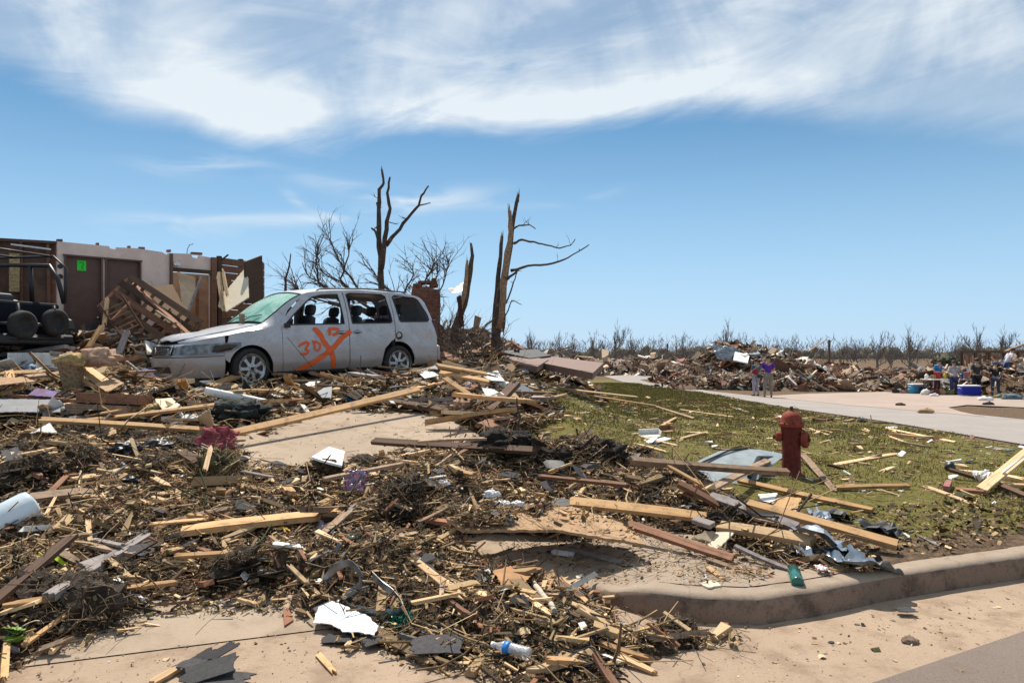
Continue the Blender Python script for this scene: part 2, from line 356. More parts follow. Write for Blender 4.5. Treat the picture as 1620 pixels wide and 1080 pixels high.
LITTER = attrmat('litter_mixed'); BLADE = attrmat('grass_blades', .7)
GLEAM = None
SHING = simple('asphalt_shingle', (.055, .05, .052), .9, var=.35, sc=30, rv=.9, bump=.5, bs=160)
FELT = simple('black_tar_paper', (.025, .025, .028), .6, var=.3, sc=20)
WHITE = simple('white_painted', (.74, .72, .68), .5, var=.06, sc=8, stain=((.2, .14, .09), 11, .56, .5))
FOAM = simple('white_foam', (.80, .79, .78), .8, var=.05, sc=25, bump=.2)
BARK = simple('dead_bark', (.085, .055, .038), .95, var=.5, sc=14, bump=.8, bs=30, stain=((.26, .16, .09), 5, .58, .8))
BARKL = simple('stripped_wood', (.33, .20, .115), .9, var=.4, sc=16, bump=.5, bs=30)
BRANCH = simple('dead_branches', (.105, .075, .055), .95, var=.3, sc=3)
FARTREE = simple('hazed_far_branches', (.20, .165, .14), .95, var=.2, sc=1)  # bark tone paled towards grey: distance haze is painted into the colour
INSY = simple('yellow_insulation', (.52, .36, .16), .95, var=.35, sc=22, bump=1.0, bs=60)
INSP = simple('pink_insulation', (.52, .33, .22), .95, var=.35, sc=22, bump=1.0, bs=60)
BLACK = simple('black_plastic', (.016, .016, .018), .45, var=.3, sc=10)
BRICKD = None
def brickmat(name, scale, c1, c2, mo):
    m, n, b = newmat(name); co = n.node('ShaderNodeTexCoord').outputs['Object']
    sp = n.node('ShaderNodeSeparateXYZ'); n.l.new(co, sp.inputs[0])
    br = n.node('ShaderNodeTexBrick'); n.l.new(n.comb(n.math('ADD', sp.outputs[0], sp.outputs[1]), sp.outputs[2]), br.inputs['Vector'])
    br.inputs['Scale'].default_value = scale; br.inputs['Color1'].default_value = c4(c1); br.inputs['Color2'].default_value = c4(c2); br.inputs['Mortar'].default_value = c4(mo)
    br.inputs['Mortar Size'].default_value = .012; br.inputs['Brick Width'].default_value = .22; br.inputs['Row Height'].default_value = .075
    k = n.noise(co, 12, 5, .7); c = n.mix(n.math('MULTIPLY', n.smooth(k, .45, .7), .5), br.outputs[0], c4(c1, .5))
    n.l.new(c, b.inputs['Base Color']); b.inputs['Roughness'].default_value = .9
    bumpn(n, b, n.math('ADD', n.math('MULTIPLY', br.outputs['Fac'], -1.0), k), .6, .01); return m
BRICK = brickmat('red_brick', 1.0, (.25, .105, .065), (.33, .16, .10), (.22, .17, .13))
# ------------------------------------------------------------------ terrain meshes
def grid_mesh(xs, ys, fn, name):
    XX, YY = np.meshgrid(xs, ys); ZZ = fn(XX, YY); nx, ny = len(xs), len(ys)
    V = np.stack([XX.ravel(), YY.ravel(), ZZ.ravel()], 1); i = np.arange(nx * ny).reshape(ny, nx)
    q = np.stack([i[:-1, :-1].ravel(), i[:-1, 1:].ravel(), i[1:, 1:].ravel(), i[1:, :-1].ravel()], 1)
    me = bpy.data.meshes.new(name); npmesh(me, V, q); return me, XX.ravel(), YY.ravel()
def npmesh(me, V, Q):
    n, k = Q.shape; me.vertices.add(len(V)); me.vertices.foreach_set('co', np.asarray(V, np.float32).ravel())
    me.loops.add(n * k); me.loops.foreach_set('vertex_index', np.asarray(Q, np.int32).ravel())
    me.polygons.add(n); me.polygons.foreach_set('loop_start', np.arange(0, n * k, k, dtype=np.int32)); me.update(calc_edges=True); me.validate()
def setcol(me, C, layer='Col'):
    a = me.color_attributes.new(layer, 'FLOAT_COLOR', 'POINT'); C = np.asarray(C, np.float32)
    if C.shape[1] == 3: C = np.concatenate([C, np.ones((len(C), 1), np.float32)], 1)
    a.data.foreach_set('color', C.ravel())
ROADP = gpoly([(952, 594), (985, 604), (1100, 619), (1240, 644), (1400, 667), (1620, 704)]) + [(9.6, 7.2), (13.3, 8.5)] + gpoly([(1620, 664), (1500, 652), (1330, 640), (1180, 625), (1100, 614), (1030, 606), (1012, 601), (1060, 596.5), (1030, 590.5), (985, 589), (950, 590)])
D2 = gpoly([(1200, 627), (1280, 623), (1400, 620), (1500, 624), (1620, 633), (1800, 648), (1800, 662), (1620, 645), (1530, 641), (1500, 645), (1520, 652), (1560, 660), (1480, 653), (1350, 642)])
LAWN = gpoly([(640, 640), (700, 634), (860, 618), (900, 605), (960, 600), (1100, 620), (1240, 646), (1400, 669), (1620, 707)]) + [(9.0, 8), (9, 6.3)] + gpoly([(1620, 858), (1420, 862), (1300, 815), (1180, 790), (1080, 745), (1000, 712), (860, 700), (700, 680)])
def ax(a): return np.unique(np.round(np.concatenate(a), 4))
gx = ax([np.arange(-9, 10, .09), np.arange(.2, 5, .045), -9 - np.geomspace(.2, 700, 60), 10 + np.geomspace(.2, 700, 60)])
gy = ax([np.arange(-3, 3.4, .3), np.arange(3.4, 6, .045), np.arange(6, 14, .09), np.arange(14, 60, .4), 60 + np.geomspace(.5, 1400, 60)])
def Hg(x, y):
    s = sdist(x, y); z = H(x, y)
    z = z - .035 * (s < .16)                                  # gutter and street sheets lie above
    dr = np.maximum(pdist(ROADP, x, y), pdist(D2, x, y))
    return z + (fbm(x, y, .35, 5, 2) - .5) * .06 * sstep(16, 34, y) * sstep(-1, -3, dr) - .09 * sstep(-.05, .35, dr)
me, gX, gY = grid_mesh(gx, gy, Hg, 'ground')
dl = pdist(LAWN, gX, gY); zone = sstep(-.5, .6, dl) * .95
far = (gY > 45) * .25; zone = np.maximum(zone, far)
zone = zone * (1 - .7 * sstep(.9, 0, sdist(gX, gY)) * (gX > 0))
setcol(me, np.stack([zone, zone, zone], 1), 'zone')
g = link('ground', me, GROUND, smooth=True); top(g, 'brown earth and patchy green lawn running to the horizon', 'ground', kind='structure')
def drape(name, poly, lift, mat, step=.3, thick=.0, fn=None):
    fn = fn or H; P = np.array(poly); x0, y0 = P.min(0); x1, y1 = P.max(0)
    st = step; pts = [Vector(p) for p in poly]
    ne = len(pts); edges = [(i, (i + 1) % ne) for i in range(ne)]
    xs, ys = np.meshgrid(np.arange(x0 + st / 2, x1, st), np.arange(y0 + st / 2, y1, st)); d = pdist(P, xs.ravel(), ys.ravel())
    inn = [(a, b) for a, b, q in zip(xs.ravel(), ys.ravel(), d) if q > st * .3]
    res = delaunay_2d_cdt(pts + [Vector(p) for p in inn], edges, [], 1, 1e-5)
    V = np.array([(v.x, v.y) for v in res[0]]); Zs = fn(V[:, 0], V[:, 1]) + lift
    mb = MB(); mb.add([(a, b, c) for (a, b), c in zip(V, Zs)], res[2]); me = fix_normals(mb.mesh(name))
    if me.polygons and sum(p.normal.z for p in me.polygons) < 0: me.flip_normals()
    return link(name, me, mat, smooth=True)
def dense(poly, st=.4):
    out = []
    for i in range(len(poly)):
        a = np.array(poly[i]); b = np.array(poly[(i + 1) % len(poly)]); n = max(1, int(np.hypot(*(b - a)) / st))
        out += [tuple(a + (b - a) * k / n) for k in range(n)]
    return out
# street side: sandy gutter strip then asphalt
kx = ax([np.linspace(-14, .3, 60), np.linspace(.3, 4, 60), np.linspace(4, 20, 30)])
gut = [(x, float(yk(x)) + .01) for x in kx] + [(x, float(yk(x)) - 1.15 - (.14 * (x - .5) if x < .5 else 0) * 0) for x in kx[::-1]]
def Hs(x, y): return np.clip(-sdist(x, y), 0, 1) * .012 - .006
o = drape('gutter', gut, .004, GUTTER, .25, fn=Hs); top(o, 'pale sandy concrete gutter along the kerb', 'gutter', kind='structure')
# asphalt corner lies lower right
ab = gp(1380, 1085); bb = gp(1620, 1002)
aspP = [(ab.x - 1.4, ab.y - .80), (ab.x, ab.y), (bb.x, bb.y), (bb.x + 16, bb.y + 5.2), (30, -12), (-8, -12), (-8, -2)]
o = drape('street', dense(aspP, .5), .012, ASPH, .6, fn=lambda x, y: np.zeros_like(x) + .006); top(o, 'grey asphalt street surface at the lower right corner', 'street', kind='structure')
o = drape('street_shoulder', dense([(-14, -12), (-14, -3.5)] + [(x, float(yk(x)) - 1.13) for x in kx] + [(30, 4), (30, -12)], .6), .0, GUTTER, .6, fn=lambda x, y: np.zeros_like(x) + .001); top(o, 'sandy concrete between gutter and asphalt', 'street', kind='structure')
# kerb: swept section
def kerb():
    mb = MB(); xs = np.concatenate([np.linspace(.40, 4.2, 110), np.linspace(4.3, 18, 90)])
    prof = [(-.012, -.05), (0, .012), (.006, .06), (.014, .105), (.024, .132), (.042, .150), (.08, .156), (.17, .158), (.175, .10)]
    V = []
    for i, x in enumerate(xs):
        y = float(yk(x)); t = Vector((1, float(yk(x + .06) - yk(x - .06)) / .12)).normalized(); nx, ny = -t.y, t.x
        k = float(sstep(.36, .85, x)); e = (fbm(x, y, 9, 4, 3) - .5) * .012
        for a, h in prof: V.append((x + nx * (a + e * (h > .05)), y + ny * (a + e * (h > .05)), (h * (.15 + .85 * k)) + (fbm(x * 3, h * 30, 6, 7, 2) - .5) * .008 - (0 if k > .99 else .012 * (1 - k))))
    n = len(prof); Fs = [(i * n + j, (i + 1) * n + j, (i + 1) * n + j + 1, i * n + j + 1) for i in range(len(xs) - 1) for j in range(n - 1)]
    mb.add(V, Fs); me = mb.mesh('kerb'); me.flip_normals() if me.polygons[n].normal.z < 0 and False else None
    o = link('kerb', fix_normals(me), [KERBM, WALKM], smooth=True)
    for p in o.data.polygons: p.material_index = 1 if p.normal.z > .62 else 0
    return autosmooth(o, 50)
top(kerb(), 'stained concrete kerb curving round to the driveway', 'kerb', kind='structure')
# driveway slab and sidewalk
DRV = [(.45, 4.58)] + [(x, float(yk(x)) - .03) for x in np.linspace(.3, -6, 22)] + [tuple(gp(-200, 800)[:2])] + gpoly([(-100, 640), (60, 618), (330, 600), (520, 592), (690, 582)]) + gpoly([(720, 612), (655, 640), (700, 660), (760, 692), (800, 740), (860, 800), (905, 860)]) 
o = drape('driveway', dense(DRV, .3), .0, CONC, .25, fn=lambda x, y: H(x, y) + .004 + .018 * sstep(-.02, .35, sdist(x, y))); top(o, 'pale pinkish concrete driveway rising to the minivan', 'driveway', kind='structure')
wk = []
sw = [(x, float(yk(x)) + .175) for x in np.linspace(.42, 2.35, 24)]; sw2 = gpoly([(1215, 900), (1130, 855), (1060, 842), (960, 850), (900, 860)])
def Hw(x, y): return H(x, y)
o = drape('sidewalk', dense(sw + [p for p in sw2] + [tuple(gp(905, 890)[:2])], .2), .014, WALKM, .15); top(o, 'concrete sidewalk slab behind the kerb', 'sidewalk', kind='structure')
o = drape('side_road', dense(ROADP, 1.0), .012, ROADM, .9); top(o, 'pale grey side road running away past the lawn', 'road', kind='structure')
o = drape('side_driveway', dense(D2, .8), .018, DRIVE2, .8); top(o, 'pinkish concrete driveway across the side road', 'driveway', kind='structure')
# ------------------------------------------------------------------ minivan
def panel(outer, holes, step, fn, flip=False, thick=0.0):
    """constrained triangulation of a 2-D outline with holes, mapped onto a curved surface"""
    def fine(P):
        out = []
        for i in range(len(P)):
            a = Vector(P[i]); b = Vector(P[(i + 1) % len(P)]); n = max(1, int((b - a).length / step))
            out += [a + (b - a) * k / n for k in range(n)]
        return out
    loops = [fine(outer)] + [fine(h) for h in holes]; pts = []; edges = []
    for L in loops:
        b = len(pts); pts += L; edges += [(b + i, b + (i + 1) % len(L)) for i in range(len(L))]
    P = np.array([(p.x, p.y) for p in loops[0]]); x0, y0 = P.min(0); x1, y1 = P.max(0)
    xs, ys = np.meshgrid(np.arange(x0 + step * .5, x1, step), np.arange(y0 + step * .5, y1, step)); xs = xs.ravel(); ys = ys.ravel()
    ok = pdist(P, xs, ys) > step * .35
    for h in loops[1:]: ok &= pdist(np.array([(p.x, p.y) for p in h]), xs, ys) < -step * .35
    pts += [Vector(p) for p in zip(xs[ok], ys[ok])]
    res = delaunay_2d_cdt(pts, edges, [], 0, 1e-6); V = res[0]; keep = []
    cx = np.array([sum(V[i].x for i in f) / len(f) for f in res[2]]); cy = np.array([sum(V[i].y for i in f) / len(f) for f in res[2]])
    ok = inpoly(P, cx, cy)
    for h in loops[1:]: ok &= ~inpoly(np.array([(p.x, p.y) for p in h]), cx, cy)
    Fs = [f for f, q in zip(res[2], ok) if q]
    W = [fn(v.x, v.y) for v in V]; mb = MB(); mb.add(W, [tuple(reversed(f)) if flip else f for f in Fs])
    return mb
def wrap_shell(me, th, centre):
    """give a sheet real thickness, inwards"""
    bm = bmesh.new(); bm.from_mesh(me); bmesh.ops.remove_doubles(bm, verts=bm.verts, dist=1e-5)
    bmesh.ops.delete(bm, geom=[v for v in bm.verts if not v.link_faces], context='VERTS')
    bmesh.ops.recalc_face_normals(bm, faces=bm.faces)
    s = sum(f.normal.dot(f.calc_center_median() - Vector(centre)) * f.calc_area() for f in bm.faces)
    if s < 0: bmesh.ops.reverse_faces(bm, faces=bm.faces)
    bmesh.ops.solidify(bm, geom=bm.faces[:], thickness=th); bmesh.ops.recalc_face_normals(bm, faces=bm.faces); bm.to_mesh(me); bm.free(); return me
def ip(x, xs, ys): return float(np.interp(x, xs, ys))
def cat(x, xs, ys):   # smooth (catmull) interpolation
    i = max(0, min(len(xs) - 2, int(np.searchsorted(xs, x) - 1))); x0, x1 = xs[i], xs[i + 1]; t = max(0, min(1, (x - x0) / (x1 - x0)))
    m0 = (ys[i + 1] - ys[max(i - 1, 0)]) / (xs[i + 1] - xs[max(i - 1, 0)]); m1 = (ys[min(i + 2, len(xs) - 1)] - ys[i]) / (xs[min(i + 2, len(xs) - 1)] - xs[i])
    h = x1 - x0; return (2 * t ** 3 - 3 * t * t + 1) * ys[i] + (t ** 3 - 2 * t * t + t) * h * m0 + (-2 * t ** 3 + 3 * t * t) * ys[i + 1] + (t ** 3 - t * t) * h * m1
ZR = ([0, .08, .2, .6, 1.0, 1.22, 1.5, 1.8, 2.1, 2.35, 2.8, 3.4, 4.2, 4.62, 4.8, 4.95, 5.05, 5.11], [.80, .84, .875, .965, 1.05, 1.10, 1.30, 1.52, 1.665, 1.70, 1.735, 1.745, 1.715, 1.67, 1.56, 1.28, 1.02, .70])
ZB = ([0, .2, .6, 1.0, 1.5, 2.2, 3, 4, 4.7, 5.11], [.75, .795, .885, .955, .995, 1.01, 1.03, 1.05, 1.06, .69])
def plan(x):
    a = 1 - max(0, 1 - x / .95) ** 2.6
    h = .96 * max(a, 0) ** .42 if x < .95 else .96
    if x < .95: h = .96 * max(1e-4, 1 - (1 - x / .95) ** 5.0) ** .44 * (1 - .05 * (1 - x / .95))
    if x > 4.3: h *= 1 - .05 * ((x - 4.3) / .8) ** 2
    if x > 4.93: h *= max(0.0, 1 - ((x - 4.93) / .185) ** 3) ** .5
    return h
US = np.concatenate([[0], np.cumsum([math.hypot(plan(b) - plan(a), b - a) for a, b in zip((np.linspace(0, 1, 3000) ** 2 * 5.11)[:-1], (np.linspace(0, 1, 3000) ** 2 * 5.11)[1:])])]); UX = np.linspace(0, 1, 3000) ** 2 * 5.11
def u2x(u): return float(np.interp(u, US, UX))
def x2u(x): return float(np.interp(x, UX, US))
def rail(x):
    top_ = cat(x, *ZR)
    if x < 1.2: return top_ - .035, plan(x) * .80
    k = min(1, (x - 1.2) / .9); hw = plan(x) * (.80 - .0 * k) - .0
    hw = plan(x) * (.86 - .10 * min(1, max(0, (top_ - 1.05) / .65)))
    return top_ - .035 - .03 * k, hw
def body(x, t, side=1, dent=True):
    """t 0..1 sill->shoulder, 1..2 shoulder->roof rail, 2..3 rail->centre line"""
    zb = cat(x, *ZB); zr, hr = rail(x); zc = cat(x, *ZR); hw = plan(x); zs = .24
    zb = min(zb, zr - .02)
    if t <= 1:
        z = zs + (zb - zs) * t; q = (z - zs) / .8
        bulge = -.055 * max(0, 1 - q / .28) ** 2 - .012 * max(0, (t - .72) / .28) ** 2 - .012 * math.exp(-((z - .50) / .025) ** 2)
        if x < .5: bulge *= x / .5
        y = hw + bulge * min(1, hw / .5); xx = x + (.05 * max(0, 1 - q / .3) if x < .4 else 0) + (.035 * math.exp(-((t - .80) / .12) ** 2) + .13 * max(0, (t - .86) / .14) if x < .3 else 0) * (1 - x / .3 if x < .3 else 0)
    elif t <= 2:
        k = t - 1; z = zb + (zr - zb) * k; y = (hw - .012) + (hr - hw + .012) * (k ** 1.35) if x > 1.25 else (hw - .012) + (hr - hw + .012) * k; xx = x
        if x <= 1.25: z = zb + (zr - zb) * (1 - (1 - k) ** 1.6)
        if x < .3: xx = x + .13 * (1 - x / .3)
    else:
        k = t - 2; y = hr * (1 - k); z = zr + (zc - zr) * (1 - (1 - k) ** 2); xx = x + (.13 * (1 - x / .3) if x < .3 else 0)
        if 1.15 < x < 2.2: xx = x - .10 * (1 - (1 - k) ** 2) * (1 - abs(x - 1.65) / .6)
    if x < .6: xx -= .17 * (1 - x / .6) ** 1.0
    if dent:
        n = mnoise.noise(Vector((xx * 2.4, z * 3, side * 5))); n2 = mnoise.noise(Vector((xx * 7, z * 8 + y * 6, side * 9)))
        y += (.017 * n + .006 * n2) * min(1, hw * 2)
        if t > 2 and x < 1.3: z += .016 * n - .012 * math.exp(-((x - .75) ** 2 + (y * side - .1) ** 2) / .1) + .006 * n2
        if t > 2 and x > 2.1: z += .010 * mnoise.noise(Vector((xx * 2, y * side * 3, 1)))
        y -= .035 * math.exp(-((x - 4.75) / .16) ** 2 - ((z - .72) / .12) ** 2) + .02 * math.exp(-((x - 3.95) / .25) ** 2 - ((z - .72) / .08) ** 2)
    return Vector((xx, side * y, z))
VP, n_, b_ = newmat('silver_car_paint')
co = n_.node('ShaderNodeTexCoord').outputs['Object']; sepv = n_.node('ShaderNodeSeparateXYZ'); n_.l.new(co, sepv.inputs[0])
kk = n_.noise(co, 5, 6, .7, .5); fl = n_.noise(co, 70, 4, .7)
c_ = n_.mix(n_.smooth(kk, .35, .7), (.50, .51, .54, 1), (.39, .39, .41, 1))
low = n_.math('SUBTRACT', 1.0, n_.smooth(n_.math('ADD', sepv.outputs[2], n_.math('MULTIPLY', kk, .5)), .55, 1.05))
c_ = n_.mix(n_.math('MULTIPLY', low, .7), c_, (.27, .20, .145, 1))           # mud thrown along the sills
c_ = n_.mix(n_.math('MULTIPLY', n_.smooth(fl, .54, .66), .6), c_, (.17, .12, .085, 1))
scr = n_.node('ShaderNodeMapping'); scr.inputs['Scale'].default_value = (2, 2, 45); scr.inputs['Rotation'].default_value = (0, R(12), 0); n_.l.new(co, scr.inputs[0])
c_ = n_.mix(n_.math('MULTIPLY', n_.smooth(n_.noise(scr.outputs[0], 1.6, 3, .6), .64, .68), .6), c_, (.15, .13, .12, 1))
n_.l.new(c_, b_.inputs['Base Color']); b_.inputs['Metallic'].default_value = .12
n_.l.new(n_.math('ADD', n_.math('MULTIPLY', kk, .3), .22), b_.inputs['Roughness']); b_.inputs['Coat Weight'].default_value = .35; b_.inputs['Coat Roughness'].default_value = .15
bumpn(n_, b_, kk, .12, .02)
DARKTRIM = simple('dark_trim', (.02, .02, .022), .6, var=.2)
SEATM = simple('grey_seat_fabric', (.045, .045, .05), .9, var=.2)
RUBBER = simple('tyre_rubber', (.022, .02, .019), .85, var=.4, sc=14, stain=((.12, .085, .06), 6, .56, .4))
RIM = simple('dusty_alloy', (.50, .49, .48), .38, .75, var=.2, sc=12, stain=((.22, .16, .11), 9, .52, .7))
CHROME = simple('chrome', (.55, .55, .56), .2, 1.0, var=.1)
def glassmat(name, col, alpha, rough=.1):
    m, n, b = newmat(name); co = n.node('ShaderNodeTexCoord').outputs['Object']
    vo = n.node('ShaderNodeTexVoronoi', feature='DISTANCE_TO_EDGE'); vo.inputs['Scale'].default_value = 55; n.l.new(co, vo.inputs['Vector'])
    k = n.noise(co, 2.2, 5, .6, .8); cr = n.math('SUBTRACT', 1.0, n.smooth(vo.outputs['Distance'], .02, .12))
    crz = n.math('MULTIPLY', cr, n.smooth(k, .35, .6))
    c = n.mix(n.math('MULTIPLY', n.smooth(k, .42, .62), .6), c4(col), (.28, .52, .42, 1)); c = n.mix(crz, c, (.45, .62, .54, 1))
    n.l.new(c, b.inputs['Base Color']); n.l.new(n.math('ADD', n.math('MULTIPLY', crz, .35), rough, clamp=True), b.inputs['Roughness'])
    n.l.new(n.math('ADD', n.math('MULTIPLY', n.math('ADD', crz, n.smooth(k, .4, .65)), .45), alpha, clamp=True), b.inputs['Alpha'])
    return m
WSG = glassmat('crazed_green_windscreen', (.13, .38, .27), .86)
HLG = simple('dusty_headlamp_lens', (.045, .047, .05), .12, 0, var=.7, sc=11, col2=(.16, .16, .16), coat=.8)
SPRAY, n_, b_ = newmat('orange_spray_paint')
at_ = n_.node('ShaderNodeVertexColor'); at_.layer_name = 'Col'; sp_ = n_.node('ShaderNodeSeparateColor'); n_.l.new(at_.outputs[0], sp_.inputs[0])
k_ = n_.noise(n_.node('ShaderNodeTexCoord').outputs['Object'], 60, 4, .7)
b_.inputs['Base Color'].default_value = (.80, .115, .012, 1); b_.inputs['Roughness'].default_value = .6
n_.l.new(n_.smooth(n_.math('ADD', sp_.outputs[0], n_.math('MULTIPLY', n_.math('SUBTRACT', k_, .5), 1.5)), .20, .70), b_.inputs['Alpha'])
def disc_wheel(parent, loc, face, steer=0.0, rad=.335, wd=.215, spokes=7, rimr=.235):
    """tyre, rim with spokes; axis along local y; face=+1/-1 outer side"""
    w0 = MB(); prof = [(rimr, -wd * .42), (rimr + .03, -wd * .5), (rad - .045, -wd * .52), (rad - .012, -wd * .44), (rad, -wd * .3), (rad + .001, 0), (rad, wd * .3), (rad - .012, wd * .44), (rad - .045, wd * .52), (rimr + .03, wd * .5), (rimr, wd * .42), (rimr - .02, wd * .3), (rimr - .02, -wd * .3)]
    V = []; n = 48
    for r, h in prof:
        for k in range(n):
            a = 2 * math.pi * k / n; V.append((r * math.cos(a), h, r * math.sin(a)))
    m = len(prof); Fs = [(i * n + k, i * n + (k + 1) % n, ((i + 1) % m) * n + (k + 1) % n, ((i + 1) % m) * n + k) for i in range(m) for k in range(n)]
    w0.add(V, Fs); wheel = empty('wheel', loc, (0, 0, steer)); wheel.parent = parent
    ty = link('tyre', fix_normals(w0.mesh()), RUBBER, wheel, True)
    outer = [(rimr * math.cos(2 * math.pi * k / 48), rimr * math.sin(2 * math.pi * k / 48)) for k in range(48)]; holes = []
    for s in range(spokes):
        a0 = 2 * math.pi * s / spokes; h = []
        for rr, hw in ((.085, .13), (.12, .25), (rimr - .055, .30), (rimr - .035, .27)): h.append((rr, hw))
        hh = [(r * math.cos(a0 + q), r * math.sin(a0 + q)) for r, q in h] + [((rimr - .03) * math.cos(a0 + q), (rimr - .03) * math.sin(a0 + q)) for q in (.13, 0, -.13)] + [(r * math.cos(a0 - q), r * math.sin(a0 - q)) for r, q in reversed(h)] + [(.078 * math.cos(a0), .078 * math.sin(a0))]
        holes.append(hh)
    def rf(a, b):
        r = math.hypot(a, b); d = .0 + .028 * math.exp(-((r - rimr) / .02) ** 2) + .012 * math.exp(-(r / .05) ** 2); return Vector((a, face * (wd * .36 + d), b))
    pm = panel(outer, holes, .02, rf); me = wrap_shell(pm.mesh(), .022, (0, 0, 0)); link('rim', me, RIM, wheel, False)
    hb = MB(); hb.lathe([(rimr - .012, -.05), (rimr - .012, .04), (rimr - .03, .04)], 32, 'y', (0, face * .02, 0)); hb.lathe([(.15, 0), (.15, .012), (.03, .02)], 24, 'y', (0, face * .02, 0))
    hb.lathe([(.028, 0), (.026, .02), (.0, .024)] if face > 0 else [(.028, 0), (.026, -.02), (.0, -.024)], 16, 'y', (0, face * wd * .42, 0))
    for k in range(5): hb.lathe([(.008, 0), (.007, face * .012)], 8, 'y', (.055 * math.cos(k * 1.2566 + .3), face * wd * .38, .055 * math.sin(k * 1.2566 + .3)))
    link('hub', fix_normals(hb.mesh()), DARKTRIM, wheel); return wheel
def make_van():
    root = empty('minivan')
    def side_panel(name, outer, holes, side, mat=VP, step=.07, th=.018, off=0.0, parent=root, conv=True):
        # outlines given as (x, z) of the side view; turned into (u, t)
        def uz(x, z):
            zb = min(cat(x, *ZB), rail(x)[0] - .02); zr = rail(x)[0]
            return (x, (z - .24) / (zb - .24)) if z <= zb else (x, 1 + (z - zb) / (zr - zb))
        def fn(x, z):
            X_, t = uz(x, z); p = body(X_, max(0, min(2, t)), side); p.y += side * off; return p
        me = wrap_shell(panel(outer, holes, step, fn).mesh(), th, (2.5, 0, .6)); o = link(name, me, mat, parent); autosmooth(o, 35); return o
    def arch(cx, r, a0=0, a1=180, n=14): return [(cx + r * math.cos(R(a0 + (a1 - a0) * k / n)), .335 + r * math.sin(R(a0 + (a1 - a0) * k / n))) for k in range(n + 1)]
    fw, rw = .98, 3.98
    W1 = [(1.60, 1.045), (1.86, 1.27), (2.06, 1.43), (2.22, 1.535), (2.40, 1.575), (2.74, 1.60), (2.76, 1.06)]
    W2 = [(2.94, 1.065), (2.92, 1.595), (3.0, 1.625), (3.72, 1.62), (3.80, 1.58), (3.84, 1.10), (3.80, 1.075)]
    W3 = [(4.02, 1.12), (3.97, 1.575), (4.03, 1.61), (4.52, 1.575), (4.60, 1.53), (4.78, 1.22), (4.78, 1.14), (4.72, 1.10), (4.06, 1.095)]
    g = .008
    for side in (1, -1):
        zb = lambda x: cat(x, *ZB)
        # front fender (side surface behind the lamp up to the door)
        top_ = [(x, min(zb(x), rail(x)[0] - .02) + .0) for x in np.linspace(1.28, .62, 8)]
        fen = [(1.53, .26)] + [(1.53, 1.0), (1.53, 1.035)] + [(1.40, 1.0)] + top_ + [(.55, .56)] + [(.56, .50)] + list(reversed(arch(fw, .385, 8, 163))) + [(1.37, .26)]
        # door outlines
        d1 = [(1.53 + g, .26), (2.86 - g, .26), (2.86 - g, 1.66), (2.3, 1.645), (2.12, 1.60), (1.95, 1.475), (1.75, 1.30), (1.56, 1.12), (1.53 + g, 1.05)]
        f = side_panel('front_fender', fen, [], side)
        do = side_panel('front_door', d1, [W1], side)
        sd_ = side_panel('sliding_door', [(2.86 + g, .26), (3.57, .26)] + [(3.60, .42)] + [(3.66, .60), (3.80, .72), (3.90 - g, .77), (3.90 - g, 1.655), (2.86 + g, 1.66)], [W2], side)
        qp = [(3.60 + g, .26), (3.62, .26)] ; q = [(3.90 + g, .79)] + list(reversed(arch(rw, .385, 5, 100))) + [(4.36, .26), (5.04, .27), (5.08, .66), (5.02, 1.0), (4.93, 1.26), (4.80, 1.52), (4.66, 1.615), (4.4, 1.635), (3.90 + g, 1.655)]
        side_panel('rear_quarter_panel', q, [W3], side)
        side_panel('bumper_flare', [(3.60 + g, .26), (3.58, .34)] + [(fx, fz) for fx, fz in ((3.64, .52), (3.74, .66), (3.87, .745))] + list(reversed([(rw + .385 * math.cos(R(a)), .335 + .385 * math.sin(R(a))) for a in (108, 125, 145, 165, 178)])), [], side) if False else None
        # A pillar
        pil = panel([(1.12, 1.0), (1.20, 1.0), (1.4, 1.0), (1.54, 1.04), (1.56, 1.13), (1.75, 1.31), (1.95, 1.485), (2.12, 1.61), (2.3, 1.655), (2.86, 1.668), (3.9, 1.663), (4.4, 1.645), (4.66, 1.625), (4.70, 1.9), (1.12, 1.9)], [], .06, lambda x, z: body(x, min(2.0, max(1.0, 1 + (z - min(cat(x, *ZB), rail(x)[0] - .02)) / (rail(x)[0] - min(cat(x, *ZB), rail(x)[0] - .02)))), side))
        # handles, window frame trims
        hm = MB(); k = lambda x, z, o_: (lambda p: (p.x, p.y + side * o_, p.z))(body(x, (z - .24) / (cat(x, *ZB) - .24), side))
        hm.tube([k(2.60, .895, .004), k(2.62, .905, .035), k(2.76, .905, .035), k(2.78, .895, .004)], .013, 8); hm.build('handle', VP, do, True)
        hm = MB(); hm.tube([k(2.94, .905, .004), k(2.96, .915, .035), k(3.10, .915, .035), k(3.12, .905, .004)], .013, 8); hm.build('handle', VP, sd_, True)
        for par, x, z in ((do, 2.69, .90), (sd_, 3.03, .91)):
            hb = MB(); p = k(x, z, .001); hb.lathe([(.052, -.008), (.052, .003), (.0, .004)], 20, 'y', p, mat=Matrix.Diagonal((1.5, side, .62, 1)).to_3x3()); hb.build('handle_recess', DARKTRIM, par)
